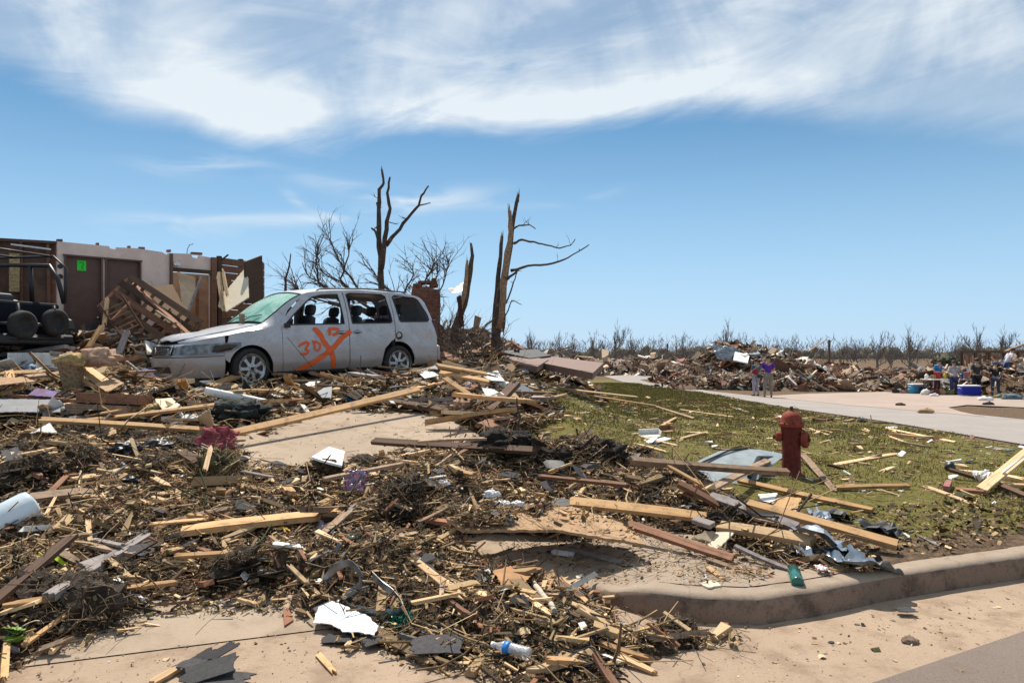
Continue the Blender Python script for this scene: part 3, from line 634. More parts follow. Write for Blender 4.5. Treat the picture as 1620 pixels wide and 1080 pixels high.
        # rubber belt line and gasket round each window
        for nm, Wn, par in (('window_gasket', W1, do), ('window_gasket', W2, sd_), ('window_gasket', W3, None)):
            pts = [Vector(p) for p in Wn]; cxy = sum(pts, Vector((0, 0))) / len(pts); tp = []
            P2 = []
            for i in range(len(pts)):
                a, b = pts[i], pts[(i + 1) % len(pts)]; m_ = max(1, int((b - a).length / .12)); P2 += [a + (b - a) * q / m_ for q in range(m_)]
            for p in P2 + [P2[0]]:
                zb_ = min(cat(p.x, *ZB), rail(p.x)[0] - .02); t = (p.y - .24) / (zb_ - .24) if p.y <= zb_ else 1 + (p.y - zb_) / (rail(p.x)[0] - zb_)
                tp.append(body(p.x, t, side) + Vector((0, side * .001, 0)))
            gm = MB(); gm.tube(tp, .013, 6, cap=False); gm.build(nm, DARKTRIM, par or root)
    # wheel-arch lips
    # closing panel behind the rear arch on both sides and the sills
    for side in (1, -1):
        sm = MB(); sm.tube([body(1.40, .02, side) - Vector((0, side * .05, 0)), body(2.4, .02, side) - Vector((0, side * .05, 0)), body(3.58, .02, side) - Vector((0, side * .05, 0))], .055, 8); sm.build('sill', DARKTRIM, root, True)
        bm_ = MB(); bm_.tube([(4.96, side * .80, 1.02), (5.01, side * .84, .9), (5.04, side * .84, .74)], .05, 8); 
        tl = MB(); tl.box((4.985, side * .845, .97), (.10, .06, .34), Matrix.Rotation(R(-6), 3, 'Y')); o = tl.build('tail_light', simple('cracked_tail_lens', (.12, .02, .02), .4, var=.4), root); autosmooth(o)
        # inner arch liners
        for cx in (fw, rw):
            V = []; n = 16
            for k in range(n + 1):
                a = R(-10 + 200 * k / n); V += [(cx + .40 * math.cos(a), side * .90, .335 + .40 * math.sin(a)), (cx + .40 * math.cos(a), side * .55, .335 + .40 * math.sin(a))]
            lm = MB(); lm.add(V, [(2 * i, 2 * i + 1, 2 * i + 3, 2 * i + 2) for i in range(n)]); lm.add([(cx - .4, side * .6, .3), (cx + .4, side * .6, .3), (cx + .4, side * .6, .74), (cx - .4, side * .6, .74)], [(0, 1, 2, 3)])
            lm.build('wheel_arch_liner', DARKTRIM, root)
    # bumper and nose wrap both sides: u along the plan curve, z up
    def nose(name, za, zb_, ulim, mat, off=0.0, th=.015, holes=(), par=root, step=.06, xmin=None):
        def fn(u, z):
            s = 1 if u >= 0 else -1; x = u2x(abs(u)); zz = min(cat(x, *ZB), rail(x)[0] - .02); t = (z - .24) / (zz - .24)
            p = body(x, max(-.1, min(1, t)), s, True); nrm = Vector((-1 + min(1, x / .5), s * min(1, x / .3), 0)).normalized(); return p + nrm * off
        u = ulim; top_ = [(a, zb_(a)) for a in np.linspace(u, -u, 41)]; bot = [(a, za(a)) for a in np.linspace(-u, u, 41)]
        me = panel(bot + top_, list(holes), step, fn).mesh(); me = wrap_shell(me, th, (2.5, 0, .6)) if th > .012 else me; o = link(name, me, mat, par); autosmooth(o, 35); return o
    uf = x2u(.545)
    zt = lambda u: min(cat(u2x(abs(u)), *ZB), rail(u2x(abs(u)))[0] - .02)
    bump_top = lambda u: .54 if abs(u) < .9 else .54 + .04 * (abs(u) - .9)
    nose('front_bumper', lambda u: .22, bump_top, uf, VP, .035, .03, step=.05)
    bl = nose('lower_intake', lambda u: .30, lambda u: .40, .42, DARKTRIM, .040, .01)
    nose('nose_panel', lambda u: bump_top(u) + .012, lambda u: zt(u) - .002, uf + .02, VP, -.012)
    for s in (1, -1):
        def fnh(u, z, s=s):
            x = u2x(abs(u)); zz = min(cat(x, *ZB), rail(x)[0] - .02); t = (z - .24) / (zz - .24)
            p = body(x, min(1, t), s, False); nrm = Vector((-1 + min(1, x / .5), s * min(1, x / .3), 0)).normalized(); return p + nrm * .012
        out = [(.46, .60), (.80, .58), (1.10, .59), (1.30, .62), (1.46, .70), (1.46, .765), (1.20, .76), (.95, .745), (.72, .735), (.48, .725)]
        me = wrap_shell(panel(out, [], .05, fnh).mesh(), .03, (2.5, 0, .6)); hl = link('headlight', me, HLG, root, True); autosmooth(hl, 40)
        me = wrap_shell(panel([(1.05, .62), (1.14, .615), (1.30, .65), (1.41, .73), (1.25, .74), (1.08, .72)], [], .05, lambda u, z: fnh(u, z) + Vector((-.004, s * .006, 0))).mesh(), .008, (2.5, 0, .6)); link('turn_lens', me, simple('dark_orange_lens', (.05, .03, .022), .3, var=.4), hl, True)
    nose('grille_recess', lambda u: .58, lambda u: .728, .44, DARKTRIM, .004, .01, step=.04)
    # grille bars with frame
    gmb = MB()
    for z in (.60, .628, .656, .684):
        gmb.tube([body(u2x(abs(u)), (z - .24) / (zt(u) - .24), 1 if u > 0 else -1, False) + Vector((-.028, 0, -.02 * abs(u))) for u in np.linspace(-.40, .40, 13)], .007, 6)
    for s in (1, -1): gmb.tube([body(u2x(.42), (z - .24) / (zt(.42) - .24), s, False) + Vector((-.02, 0, 0)) for z in (.59, .65, .715)], .012, 6)
    gmb.tube([body(u2x(abs(u)), (.718 - .24) / (zt(u) - .24), 1 if u > 0 else -1, False) + Vector((-.03, 0, 0)) for u in np.linspace(-.45, .45, 15)], .014, 6)
    gmb.lathe([(.055, 0), (.055, .01), (.035, .012)], 20, 'x', (-.215, 0, .655)); gr = gmb.build('grille', CHROME, root, True)
    # hood, cowl, windscreen, roof
    def topfn(x, q, side=None):   # q in -1..1 across
        s = 1 if q >= 0 else -1; return body(x, 3 - abs(q), s)
    def across(x0, x1, n=14): return None
    def tp(name, xa, xb, q, mat, step, th, lift=0.0, tilt=0.0, xfa=None, edge1=None):
        # domain (x, q*0.9)
        out = [(xa, -q * .9)] + [(x, -q * .9) for x in np.linspace(xa, xb, 8)[1:-1]] + [(xb, -q * .9)] + [(xb + (xfa or (lambda r: 0))(r), r * .9) for r in np.linspace(-q, q, 13)[1:-1]] + [(xb, q * .9)] + [(x, q * .9) for x in np.linspace(xb, xa, 8)[1:-1]] + [(xa, q * .9)] + [(xa + (edge1 or (lambda r: 0))(r), r * .9) for r in np.linspace(q, -q, 13)[1:-1]]
        def fn(x, y):
            p = topfn(x, y / .9); p.z += lift + tilt * (xb - x); return p
        me = wrap_shell(panel(out, [], step, fn).mesh(), th, (2.5, 0, .3)); o = link(name, me, mat, root); autosmooth(o, 30); return o
    hood = tp('hood', .012, 1.17, 1.0, VP, .055, .02, lift=.006, tilt=.012)
    hs_ = []
    for side in (1, -1):   # fender tops beside the hood, shoulder to hood edge
        me = wrap_shell(panel([(.05, 1.0), (.05, 1.97), (.5, 1.96), (1.0, 1.95), (1.25, 1.93), (1.25, 2.0), (1.32, 2.0), (1.55, 1.30), (1.54, 1.03), (1.28, 1.0), (.6, 1.0), (.3, 1.0)], [], .07, lambda x, t: body(x, t, side)).mesh(), .015, (2.5, 0, .3)); o = link('fender_top', me, VP, root); autosmooth(o, 35)
        me = wrap_shell(panel([(1.22, 1.80), (1.22, 2.0), (1.5, 2.0), (2.1, 2.0), (2.9, 2.0), (3.9, 2.0), (4.72, 2.0), (4.72, 1.93), (3.9, 1.945), (2.86, 1.945), (2.3, 1.945), (2.12, 1.93), (1.9, 1.88), (1.7, 1.72), (1.56, 1.35), (1.50, 1.35)], [], .05, lambda x, t: body(x, t, side)).mesh(), .02, (2.5, 0, .3)); o = link('roof_pillar', me, VP, root); autosmooth(o, 35)
    tp('cowl', 1.13, 1.27, .98, DARKTRIM, .05, .02, lift=-.015)
    ws = tp('windscreen', 1.26, 2.02, .95, WSG, .05, .006, lift=-.006)
    roof = tp('roof', 2.03, 4.68, 1.0, VP, .07, .015, lift=.003)
    tp('rear_hatch', 4.69, 5.108, 1.0, VP, .05, .02, lift=0)
    wf = MB(); 
    for s in (1, -1): wf.tube([body(x, 3 - .97, s) + Vector((0, 0, .0)) for x in np.linspace(1.26, 2.02, 9)], .012, 6)
    wf.tube([topfn(1.26, q) for q in np.linspace(-.97, .97, 15)], .012, 6); wf.tube([topfn(2.025, q) for q in np.linspace(-.97, .97, 15)], .012, 6); wf.build('windscreen_gasket', DARKTRIM, root)
    for s in (1, -1):
        rr = MB(); rr.tube([body(x, 2.05, s) + Vector((0, -s * .03, .0 if x in (2.35, 4.4) else .035)) for x in (2.35, 2.42, 2.8, 3.4, 4.0, 4.33, 4.4)], .014, 6); rr.build('roof_rail', DARKTRIM, root, True)
    # roof debris strip: bent trim along the roof edge
    # fuel flap (open, dark), mirror stub, wiper
    p = body(3.93, .82, -1); fl_ = MB(); fl_.lathe([(.075, .02), (.075, -.006), (.06, -.008), (.055, .01), (0, .012)], 24, 'y', (3.99, p.y, .83)); fl_.build('fuel_filler', DARKTRIM, root, True)
    p = body(1.66, 1.02, -1); mm = MB(); mm.box((1.62, p.y - .03, 1.03), (.09, .06, .07)); mm.tube([(1.62, p.y - .04, 1.06), (1.66, p.y - .10, 1.12)], .012, 6); o = mm.build('mirror_stub', DARKTRIM, root)
    wp = MB()
    for a, b in (((1.20, .55), (1.36, -.1)), ((1.20, -.1), (1.40, -.68))):
        wp.tube([topfn(a[0], a[1]) + Vector((0, 0, .02)), (topfn(a[0], a[1]) + topfn(b[0], b[1])) / 2 + Vector((-.01, 0, .05)), topfn(b[0], b[1]) + Vector((0, 0, .02))], .008, 6)
    wp.build('wiper', DARKTRIM, root)
    # wooden block stuck in the scuttle
    # floor, dash, seats
    fm = MB(); fm.box((2.9, 0, .38), (3.6, 1.62, .06)); fm.box((.95, 0, .5), (.9, 1.0, .4)); fm.box((1.45, 0, .88), (.30, 1.5, .22)); fm.box((4.98, 0, .55), (.08, 1.5, .5)); fm.build('floor_pan', DARKTRIM, root)
    def seat(x, y, z=.42, h=.62, lean=12):
        st = empty('seat', (x, y, z)); st.parent = root
        def cush(nm, c, sz, rot):
            b = bmesh.new(); bmesh.ops.create_cube(b, size=1); bmesh.ops.subdivide_edges(b, edges=b.edges, cuts=3, use_grid_fill=True)
            for v in b.verts:
                q = v.co; k = 1 - .22 * (abs(q.x * 2) ** 4 * abs(q.z * 2) ** 2 + abs(q.y * 2) ** 4 * .6); v.co = Vector((q.x * sz[0] * k, q.y * sz[1] * (1 - .1 * abs(q.x * 2) ** 4), q.z * sz[2] * k))
            bmesh.ops.transform(b, matrix=Matrix.Translation(c) @ Matrix.Rotation(R(rot), 4, 'Y'), verts=b.verts); me = bpy.data.meshes.new(nm); b.to_mesh(me); b.free(); return link(nm, me, SEATM, st, True)
        cush('seat_cushion', (0, 0, .12), (.52, .52, .18), -5); cush('seat_back', (.30, 0, .50), (.15, .50, h), lean); cush('headrest', (.42, 0, .90), (.12, .27, .20), lean)
        pm_ = MB(); pm_.tube([(.38, .06, .75), (.42, .06, .9)], .008, 6); pm_.tube([(.38, -.06, .75), (.42, -.06, .9)], .008, 6); pm_.build('headrest_post', CHROME, st)
    for x in (1.95, 2.95): seat(x, .42); seat(x, -.42)
    for y in (.5, 0, -.5): seat(3.9, y, .45, .50)
    sw = MB(); import itertools
    ring = [(1.66 + .05 * math.sin(a), -.42 + .19 * math.cos(a), .98 + .17 * math.sin(a)) for a in np.linspace(0, 2 * math.pi, 25)]; sw.tube(ring, .015, 6, cap=False); sw.tube([(1.45, -.42, .86), (1.67, -.42, .98)], .03, 8); sw.tube([(1.66, -.24, .98), (1.66, -.60, .98)], .015, 6); sw.build('steering_wheel', DARKTRIM, root)
    for s in (1, -1):
        bp = MB(); bp.tube([(2.82, s * .86, .40), (2.82, s * .85, 1.05), (2.83, s * .72, 1.62)], .04, 8); bp.build('door_pillar', DARKTRIM, root, True); bp = MB(); bp.tube([(3.90, s * .86, .5), (3.90, s * .85, 1.05), (3.90, s * .72, 1.62)], .045, 8); bp.build('door_pillar', DARKTRIM, root, True)
    bm2 = MB(); bm2.box((5.085, 0, .47), (.09, 1.70, .30)); o = bm2.build('rear_bumper', VP, root); bv = o.modifiers.new('b', 'BEVEL'); bv.width = .04; bv.segments = 3
    # spray-painted search mark: ribbons lying on the near doors
    def stroke(pts, wdt):
        ps = [Vector((1.53 + (a - 50) / 925 * 1.33, .26 + (905 - b) / 770 * .77)) for a, b in pts]; P2 = []
        for i in range(len(ps) - 1):
            n = max(1, int((ps[i + 1] - ps[i]).length / .03)); P2 += [ps[i].lerp(ps[i + 1], k / n) for k in range(n)]
        P2.append(ps[-1]); V = []; C = []; na = 7
        for i, p in enumerate(P2):
            d = (P2[min(i + 1, len(P2) - 1)] - P2[max(i - 1, 0)]).normalized(); nn = Vector((-d.y, d.x))
            for j in range(na):
                f = (j / (na - 1) - .5) * 2; q = p + nn * f * wdt * .5; z = max(.245, min(q.y, 1.0)); t = (z - .24) / (cat(q.x, *ZB) - .24)
                w_ = body(q.x, t, -1); V.append(w_ - Vector((0, .0035 + stroke.k * .0006, 0))); en = min(1, min(i, len(P2) - 1 - i) / 1.5 + .15); C.append([(1 - abs(f) ** 2.2) * en] * 3)
        stroke.k += 1
        Fs = [(i * na + j, i * na + j + 1, (i + 1) * na + j + 1, (i + 1) * na + j) for i in range(len(P2) - 1) for j in range(na - 1)]
        b = len(stroke.mb.v); stroke.mb.add(V, Fs); stroke.C += C
    stroke.k = 0; stroke.mb = MB(); stroke.C = []
    stroke([(450, 180), (500, 215), (560, 300), (600, 420), (680, 560), (725, 700), (740, 910)], .125)
    stroke([(1010, 235), (930, 290), (850, 370), (740, 520), (620, 640), (480, 750), (340, 850), (215, 925)], .12)
    stroke([(660, 200), (690, 260), (700, 330)], .085); stroke([(660, 205), (740, 190), (805, 205), (820, 240), (770, 290), (710, 310)], .075)
    stroke([(245, 500), (290, 460), (360, 420), (395, 450), (350, 530), (330, 560)], .06); stroke([(335, 545), (385, 570), (360, 620), (300, 625), (265, 600)], .06)
    stroke([(455, 400), (470, 480), (475, 585)], .062); stroke([(420, 405), (500, 420), (550, 470), (540, 550), (480, 585)], .055)
    stroke([(318, 620), (322, 690)], .018)
    me = stroke.mb.mesh(); setcol(me, stroke.C); sp = link('spray_paint_mark', me, SPRAY, root, True); sp['label'] = 'orange sprayed X with letters across the front door'
    return root
van = make_van()
wf_, wr_ = Vector((-4.64, 12.1, .925)), Vector((-2.42, 14.36, 1.02))
dx_ = wr_ - wf_; VS = dx_.length / 3.0
yaw = math.atan2(dx_.y, dx_.x); pitch = math.asin(dx_.z / dx_.length)
Mv = Matrix.Translation(wf_) @ Matrix.Rotation(yaw, 4, 'Z') @ Matrix.Rotation(-pitch, 4, 'Y') @ Matrix.Scale(VS, 4) @ Matrix.Scale(1.03, 4, Vector((0, 0, 1))) @ Matrix.Translation((-.98, .86, 0))

for cx in (.98, 3.98):
    for s_ in (1, -1): disc_wheel(van, (cx, s_ * .85, .335 - (.03 if cx > 3 else 0)), s_, R(6) if cx < 2 else 0)
van.matrix_world = Mv
top(van, 'silver minivan with smashed windows and an orange sprayed X on its door', 'minivan')
# ------------------------------------------------------------------ shared builders
def P3(px, py, D): return Vector(((px - HX) / F * D, D, CAMZ + (HY - py) / F * D))
def slab(name, pts, th, mat, parent=None, bow=0.0, seed=0, rag=0.0, sub=1):
    """a flat or slightly bowed sheet with thickness through 3-D points; its origin sits at its centre"""
    pts = [Vector(p) for p in pts]; c = sum(pts, Vector()) / len(pts); nrm = Vector()
    for i in range(len(pts)): nrm += (pts[i] - c).cross(pts[(i + 1) % len(pts)] - c)
    nrm.normalize()
    if nrm.z < 0: nrm = -nrm
    u = (pts[1] - pts[0]); u = (u - nrm * u.dot(nrm)).normalized(); v = nrm.cross(u); M = Matrix((u, v, nrm)).transposed()
    L = [Vector(((p - c).dot(u), (p - c).dot(v))) for p in pts]; hs_ = [(p - c).dot(nrm) for p in pts]; rr = rnd(name, seed, len(pts)); big = max(q.length for q in L)
    if rag:
        L2 = []; 
        for i in range(len(L)):
            a, b = L[i], L[(i + 1) % len(L)]; n = max(2, int((b - a).length / (rag * 3))); d = (b - a).normalized(); m = Vector((-d.y, d.x))
            L2 += [a] + [a.lerp(b, (k + rr.uniform(-.3, .3)) / n) + m * rr.uniform(-rag, rag) for k in range(1, n)]
        L = L2
    k1, k2 = rr.uniform(1.5, 3) / big, rr.uniform(0, 6)
    def f(x, y): return Vector((x, y, bow * big * (math.sin(x * k1 + k2) * .6 + math.cos(y * k1 * 1.3 + k2) * .4)))
    mb = panel([tuple(p) for p in L], [], max(big / (3 + 5 * sub), .02), f); me = wrap_shell(mb.mesh(), th, (0, 0, -9)); o = link(name, me, mat, parent)
    o.matrix_local = Matrix.Translation(c) @ M.to_4x4(); return o
def board_mesh(L, w, t, seed, jag=.0, warp=.0, n=5, ns=7, taper=0.0):
    rr = random.Random(seed); mb = MB(); xs = [-L / 2 + L * i / ns for i in range(ns + 1)]
    ja = [rr.uniform(0, 1) ** 2 * jag for _ in range(n + 1)]; jb = [rr.uniform(0, 1) ** 2 * jag for _ in range(n + 1)]; a1, a2 = rr.uniform(-1, 1) * warp, rr.uniform(-1, 1) * warp
    Vt = []; Vb = []
    for i, x in enumerate(xs):
        k = x / L; tw = 1 - taper * max(0, k + .1) ** 1.2 * 1.4
        for j in range(n + 1):
            y = (-w / 2 + w * j / n) * tw; xx = x
            if i == 0: xx += ja[j]
            if i == ns: xx -= jb[j]
            zz = a1 * L * .06 * (4 * k * k) + a2 * w * .3 * k; e = rr.uniform(-.02, .02) * w * (1 if j in (0, n) and jag > 0 else 0)
            Vt.append((xx, y + e, zz + t / 2)); Vb.append((xx, y + e, zz - t / 2))
    m = n + 1; N = len(Vt); Fs = []
    for i in range(ns):
        for j in range(n):
            a, b, c, d = i * m + j, (i + 1) * m + j, (i + 1) * m + j + 1, i * m + j + 1; Fs += [(a, b, c, d), (N + d, N + c, N + b, N + a)]
        a, b = i * m, (i + 1) * m; Fs.append((N + a, N + b, b, a)); a, b = i * m + n, (i + 1) * m + n; Fs.append((a, b, N + b, N + a))
    for j in range(n): Fs.append((j, j + 1, N + j + 1, N + j)); a = ns * m + j; Fs.append((N + a, N + a + 1, a + 1, a))
    mb.add(Vt + Vb, Fs); return mb.mesh('board')
def aim(o, A, B, roll=0.0):
    A, B = Vector(A), Vector(B); x = (B - A).normalized(); z = Vector((0, 0, 1)); z = (z - x * z.dot(x)).normalized(); y = z.cross(x)
    M = Matrix((x, y, z)).transposed() @ Matrix.Rotation(roll, 3, 'X'); o.matrix_world = Matrix.Translation((A + B) / 2) @ M.to_4x4(); return o
def beam(name, A, B, w, t, mat, parent=None, roll=0.0, jag=.0, warp=.0, seed=1, taper=0.0):
    A, B = Vector(A), Vector(B); o = link(name, board_mesh((B - A).length, w, t, seed, jag, warp, taper=taper), mat, parent); aim(o, A, B, roll); return o
def limb(mb, pts, r0, r1, seed=0, n=7, wob=.03, segs=3):
    rr = random.Random(seed); P = [Vector(p) for p in pts]; Q = []
    for i in range(len(P) - 1):
        for k in range(segs):
            q = P[i].lerp(P[i + 1], k / segs); Q.append(q + (Vector([rr.uniform(-1, 1) for _ in range(3)]) * wob * (P[i + 1] - P[i]).length if (i or k) else Vector()))
    Q.append(P[-1]); m = len(Q); mb.tube(Q, [(r0 + (r1 - r0) * (i / (m - 1)) ** .8) * (1 + rr.uniform(-.12, .12)) for i in range(m)], n); return Q
def grow(mb, p, d, L, r, depth, rr, up=.15, spread=.6, n=5, kids=(2, 4), shrink=.62):
    pts = [p]; q = p.copy(); dd = d.normalized(); ns = 4
    for i in range(ns):
        dd = (dd + Vector((rr.gauss(0, .16), rr.gauss(0, .16), rr.gauss(0, .12) + up * .25))).normalized(); q = q + dd * L / ns; pts.append(q.copy())
    mb.tube(pts, [r * (1 - .16 * i) for i in range(ns + 1)], n, cap=False)
    if depth <= 0: return
    for k in range(rr.randint(*kids)):
        t = rr.uniform(.3, 1); i = min(ns - 1, int(t * ns)); b = pts[i].lerp(pts[i + 1], t * ns - i); side = Vector((rr.gauss(0, 1), rr.gauss(0, 1), rr.gauss(0, .6))).normalized()
        grow(mb, b, (dd + side * spread + Vector((0, 0, up))).normalized(), L * shrink * rr.uniform(.75, 1.2), r * .55, depth - 1, rr, up, spread, max(3, n - 1), kids, shrink)
# ------------------------------------------------------------------ ruined house
WALLM = simple('painted_drywall', (.80, .60, .50), .85, var=.12, sc=2.5, stain=((.2, .13, .1), 3, .58, .5))
DOORM = simple('brown_door_paint', (.13, .065, .045), .6, var=.2, sc=5)
STUD = W_RED
A2, B2 = Vector((-9.7, 14.6)), Vector((-7.39, 16.8))
def onwall(px, A=A2, B=B2):
    r = Vector(((px - HX) / F, 1)); d = B - A; den = r.x * d.y - r.y * d.x; t = (A.x * d.y - A.y * d.x) / den; p = r * t; return p, (p - A).length
FL = 1.34
def garage():
    root = empty('ruined_house', (A2.x, A2.y, FL)); ang = math.atan2((B2 - A2).y, (B2 - A2).x); root.rotation_euler = (0, 0, ang); Lw = (B2 - A2).length; TOPZ = 3.94 - FL
    s = lambda px: onwall(px)[1]
    d1a, d1b, d2a, d2b, oa, ob = s(102), s(161), s(167), s(222), s(272), s(333); dh = 3.66 - FL; oh = 3.56 - FL
    holes = [[(d1a, .0 + .001), (d1b, .001), (d1b, dh), (d1a, dh)]]
    out = [(-.02, 0), (d1a, 0), (d1a, dh), (d1b, dh), (d1b, 0), (d2a, 0), (d2a, dh), (d2b, dh), (d2b, 0), (oa, 0), (oa, oh), (ob, oh), (ob, 0), (Lw, 0), (Lw, TOPZ - .05), (2.9, TOPZ - .02), (2.88, TOPZ - .1), (2.74, TOPZ - .08), (2.7, TOPZ), (2.2, TOPZ - .03), (2.15, TOPZ - .07), (2.05, TOPZ - .02), (1.5, TOPZ + .01), (1.1, TOPZ - .01), (1.08, TOPZ - .06), (.98, TOPZ - .05), (.95, TOPZ), (-.02, TOPZ)]
    me = wrap_shell(panel(out, [], .35, lambda x, z: Vector((x, 0, z))).mesh(), .13, (1.5, 5, 1)); link('wall', me, WALLM, root)
    for a, b in ((d1a, d1b), (d2a, d2b)):
        m = MB(); m.box(((a + b) / 2, .06, dh / 2), (b - a - .03, .045, dh - .02)); dr = m.build('door', DOORM, root)
        m = MB(); m.lathe([(.012, 0), (.012, -.04), (.03, -.045), (.032, -.07), (.0, -.08)], 14, 'y', (b - .08, .035, 1.0)); m.build('door_knob', CHROME, dr, True)
        fr = MB(); fr.box((a + .005, .03, dh / 2), (.035, .15, dh)); fr.box((b - .005, .03, dh / 2), (.035, .15, dh)); fr.box(((a + b) / 2, .03, dh + .0), (b - a + .06, .155, .035)); fr.build('door_frame', DOORM, root)
    m = MB(); m.box((s(129.5), .028, 1.6 + (HY - 420) / F * 14.9 - FL), (.17, .004, .22)); nb = m.build('notice', simple('bright_green_paper', (.03, .72, .04), .7, var=.08), root); nb['label'] = 'bright green notice stuck on the left door'
    nm = MB(); x0, z0 = s(129.5), 1.6 + (HY - 420) / F * 14.9 - FL; pts = [(-.035, .05), (0, .075), (.035, .05), (.03, .0), (0, -.02), (.02, -.06), (.03, -.085)]; nm.tube([(x0 + a, .024, z0 + b) for a, b in pts], .006, 5); nm.build('pen_mark', DARKTRIM, nb)
    for k, zz in ((0, 1.6 + (HY - 421) / F * 14.6 - FL), (1, 1.6 + (HY - 437) / F * 14.6 - FL)):
        m = MB(); m.lathe([(.045, 0), (.05, -.02), (.03, -.03), (0, -.03)], 16, 'y', (s(95), 0, zz)); m.build('wall_fixture', BLACK, root, True)
    m = MB(); m.box((s(277), -.05, TOPZ - .26), (.12, .09, .05)); m.lathe([(.035, 0), (.045, -.07), (0, -.06)], 12, 'y', (s(275), -.06, TOPZ - .28)); m.lathe([(.035, 0), (.045, -.07), (0, -.06)], 12, 'y', (s(280), -.06, TOPZ - .28)); m.build('flood_lamp', WHITE, root)
    # torn sill plates and bits on the wall head
    rr = random.Random(4)
    for px, wd in ((95, .1), (155, .05), (225, .12), (205, .05), (268, .08), (312, .25)): x = s(px); m = MB(); m.box((x, .06, TOPZ + .025), (wd, .1, .06), Matrix.Rotation(rr.uniform(-.2, .2), 3, 'Y')); m.build('plate_stub', STUD, root)
    m = MB(); m.tube([(s(297), .06, TOPZ), (s(298), .06, TOPZ + .12), (s(301), .05, TOPZ + .22), (s(307), .05, TOPZ + .25)], .008, 5); m.build('bent_wire', BLACK, root)
    # end post and frames of the opening
    for x, w_, mt in ((ob + .06, .12, STUD), (ob + .2, .09, W_DARK), (oa - .03, .05, DOORM)): m = MB(); m.box((x, -.03, TOPZ / 2 - .02), (w_, .14, TOPZ - .05)); m.build('post', mt, root)
    m = MB(); m.box(((oa + ob) / 2, -.01, oh - .03), (ob - oa, .16, .08)); m.build('lintel', W_DARK, root)
    for z in (.5, 1.2): pass
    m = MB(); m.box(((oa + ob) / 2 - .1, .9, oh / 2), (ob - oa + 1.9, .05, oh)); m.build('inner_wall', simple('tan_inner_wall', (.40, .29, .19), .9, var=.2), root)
    m = MB(); m.box(((oa + ob) / 2 + .25, .35, oh / 2 - .1), (.07, .05, oh)); m.build('stud', STUD, root)
    # side wall returning left, stripped to studs and sheathing
    L2 = 5.0; a2 = math.atan2(12.55 - 14.62, -14.2 + 9.72) - ang
    sub = empty('stripped_wall', (-.02, .05, 0), (0, 0, a2)); sub.parent = root
    m = MB(); m.box((L2 / 2, -.16, TOPZ / 2 + .0), (L2, .03, TOPZ + .02)); m.build('sheathing', simple('brown_sheathing', (.16, .085, .055), .9, var=.35, sc=4, stain=((.32, .22, .14), 2, .55, .7)), sub)
    for k in range(10):
        x = .15 + k * .48; m = MB(); m.box((x, -.08, TOPZ / 2), (.05, .10, TOPZ - .1), Matrix.Rotation(rr.uniform(-.02, .02), 3, 'Y')); m.build('stud', STUD, sub)
    m = MB(); m.box((L2 / 2, -.07, TOPZ - .02), (L2, .13, .06)); m.build('top_plate', W_DARK, sub); m = MB(); m.box((2.5, .01, TOPZ - .42), (1.5, .02, .34)); m.build('drywall_patch', WALLM, sub)
    m = MB(); m.box((.75, .0, 1.9), (.18, .02, .8)); m.build('insulation_batt', INSY, sub)
    m = MB(); m.tube([(.1, .03, TOPZ - .18), (.8, .05, TOPZ - .12)], .02, 8); m.build('pipe', WHITE, sub)
    top(root, 'roofless ruined house wall with two brown doors behind the minivan', 'house')
    # lath wall beyond the corner
    lw = empty('lath_wall', (B2.x + .1, B2.y + .2, FL)); C = P3(418, 500, 18.2); a = math.atan2(C.y - lw.location.y, C.x - lw.location.x); lw.rotation_euler = (0, 0, a); LL = math.hypot(C.y - lw.location.y, C.x - lw.location.x)
    for k in range(14): m = MB(); m.box((LL / 2, 0, .1 + k * .185), (LL, .02, .17), Matrix.Rotation(rr.uniform(-.008, .008), 3, 'Y')); m.build('lath_board', W_RED, lw)
    for x in (.05, LL * .5, LL - .05): m = MB(); m.box((x, .07, 1.3), (.09, .1, 2.66)); m.build('post', W_DARK, lw)
    top(lw, 'brown board wall left standing right of the ruined house wall', 'wall')
garage()
def put(name, pts, th, mat, label, cat, **k): o = slab(name, pts, th, mat, **k); top(o, label, cat); return o
put('drywall_slab', [P3(391, 419, 17.0), P3(394, 470, 16.02), P3(358, 492, 15.6), P3(345, 484, 15.75), P3(349, 466, 16.1), P3(362, 455, 16.3)], .03, simple('pale_drywall', (.66, .57, .42), .85, var=.08, stain=((.3, .22, .15), 8, .6, .5)), 'pale triangular drywall slab leaning upright against the board wall', 'drywall', rag=.008)
put('leaning_panel', [P3(388, 414, 16.6), P3(415, 404, 17.2), P3(417, 480, 17.2), P3(391, 480, 16.6)], .06, W_DARK, 'dark upright panel with a pale edge at the right end of the board wall', 'panel')
put('hardboard_sheet', [P3(229, 458, 14.6), P3(276, 446, 15.3), P3(297, 508, 15.0), P3(268, 520, 14.2), P3(232, 500, 14.0)], .015, simple('tan_hardboard', (.20, .11, .05), .8, var=.2), 'tan brown hardboard sheet propped in front of the house wall', 'board', rag=.01)
put('plaster_sheet', [P3(278, 432, 16.5), P3(312, 436, 16.7), P3(306, 470, 16.5), P3(294, 502, 15.8)], .02, simple('tan_plaster', (.42, .32, .22), .9, var=.15), 'tan plaster sheet hanging askew inside the wall opening', 'plaster', rag=.012)
o = beam('plank', P3(318, 440, 15.9), P3(292, 508, 15.2), .16, .03, W_GREY, roll=1.2); top(o, 'grey plank leaning steeply in the wall opening', 'plank')
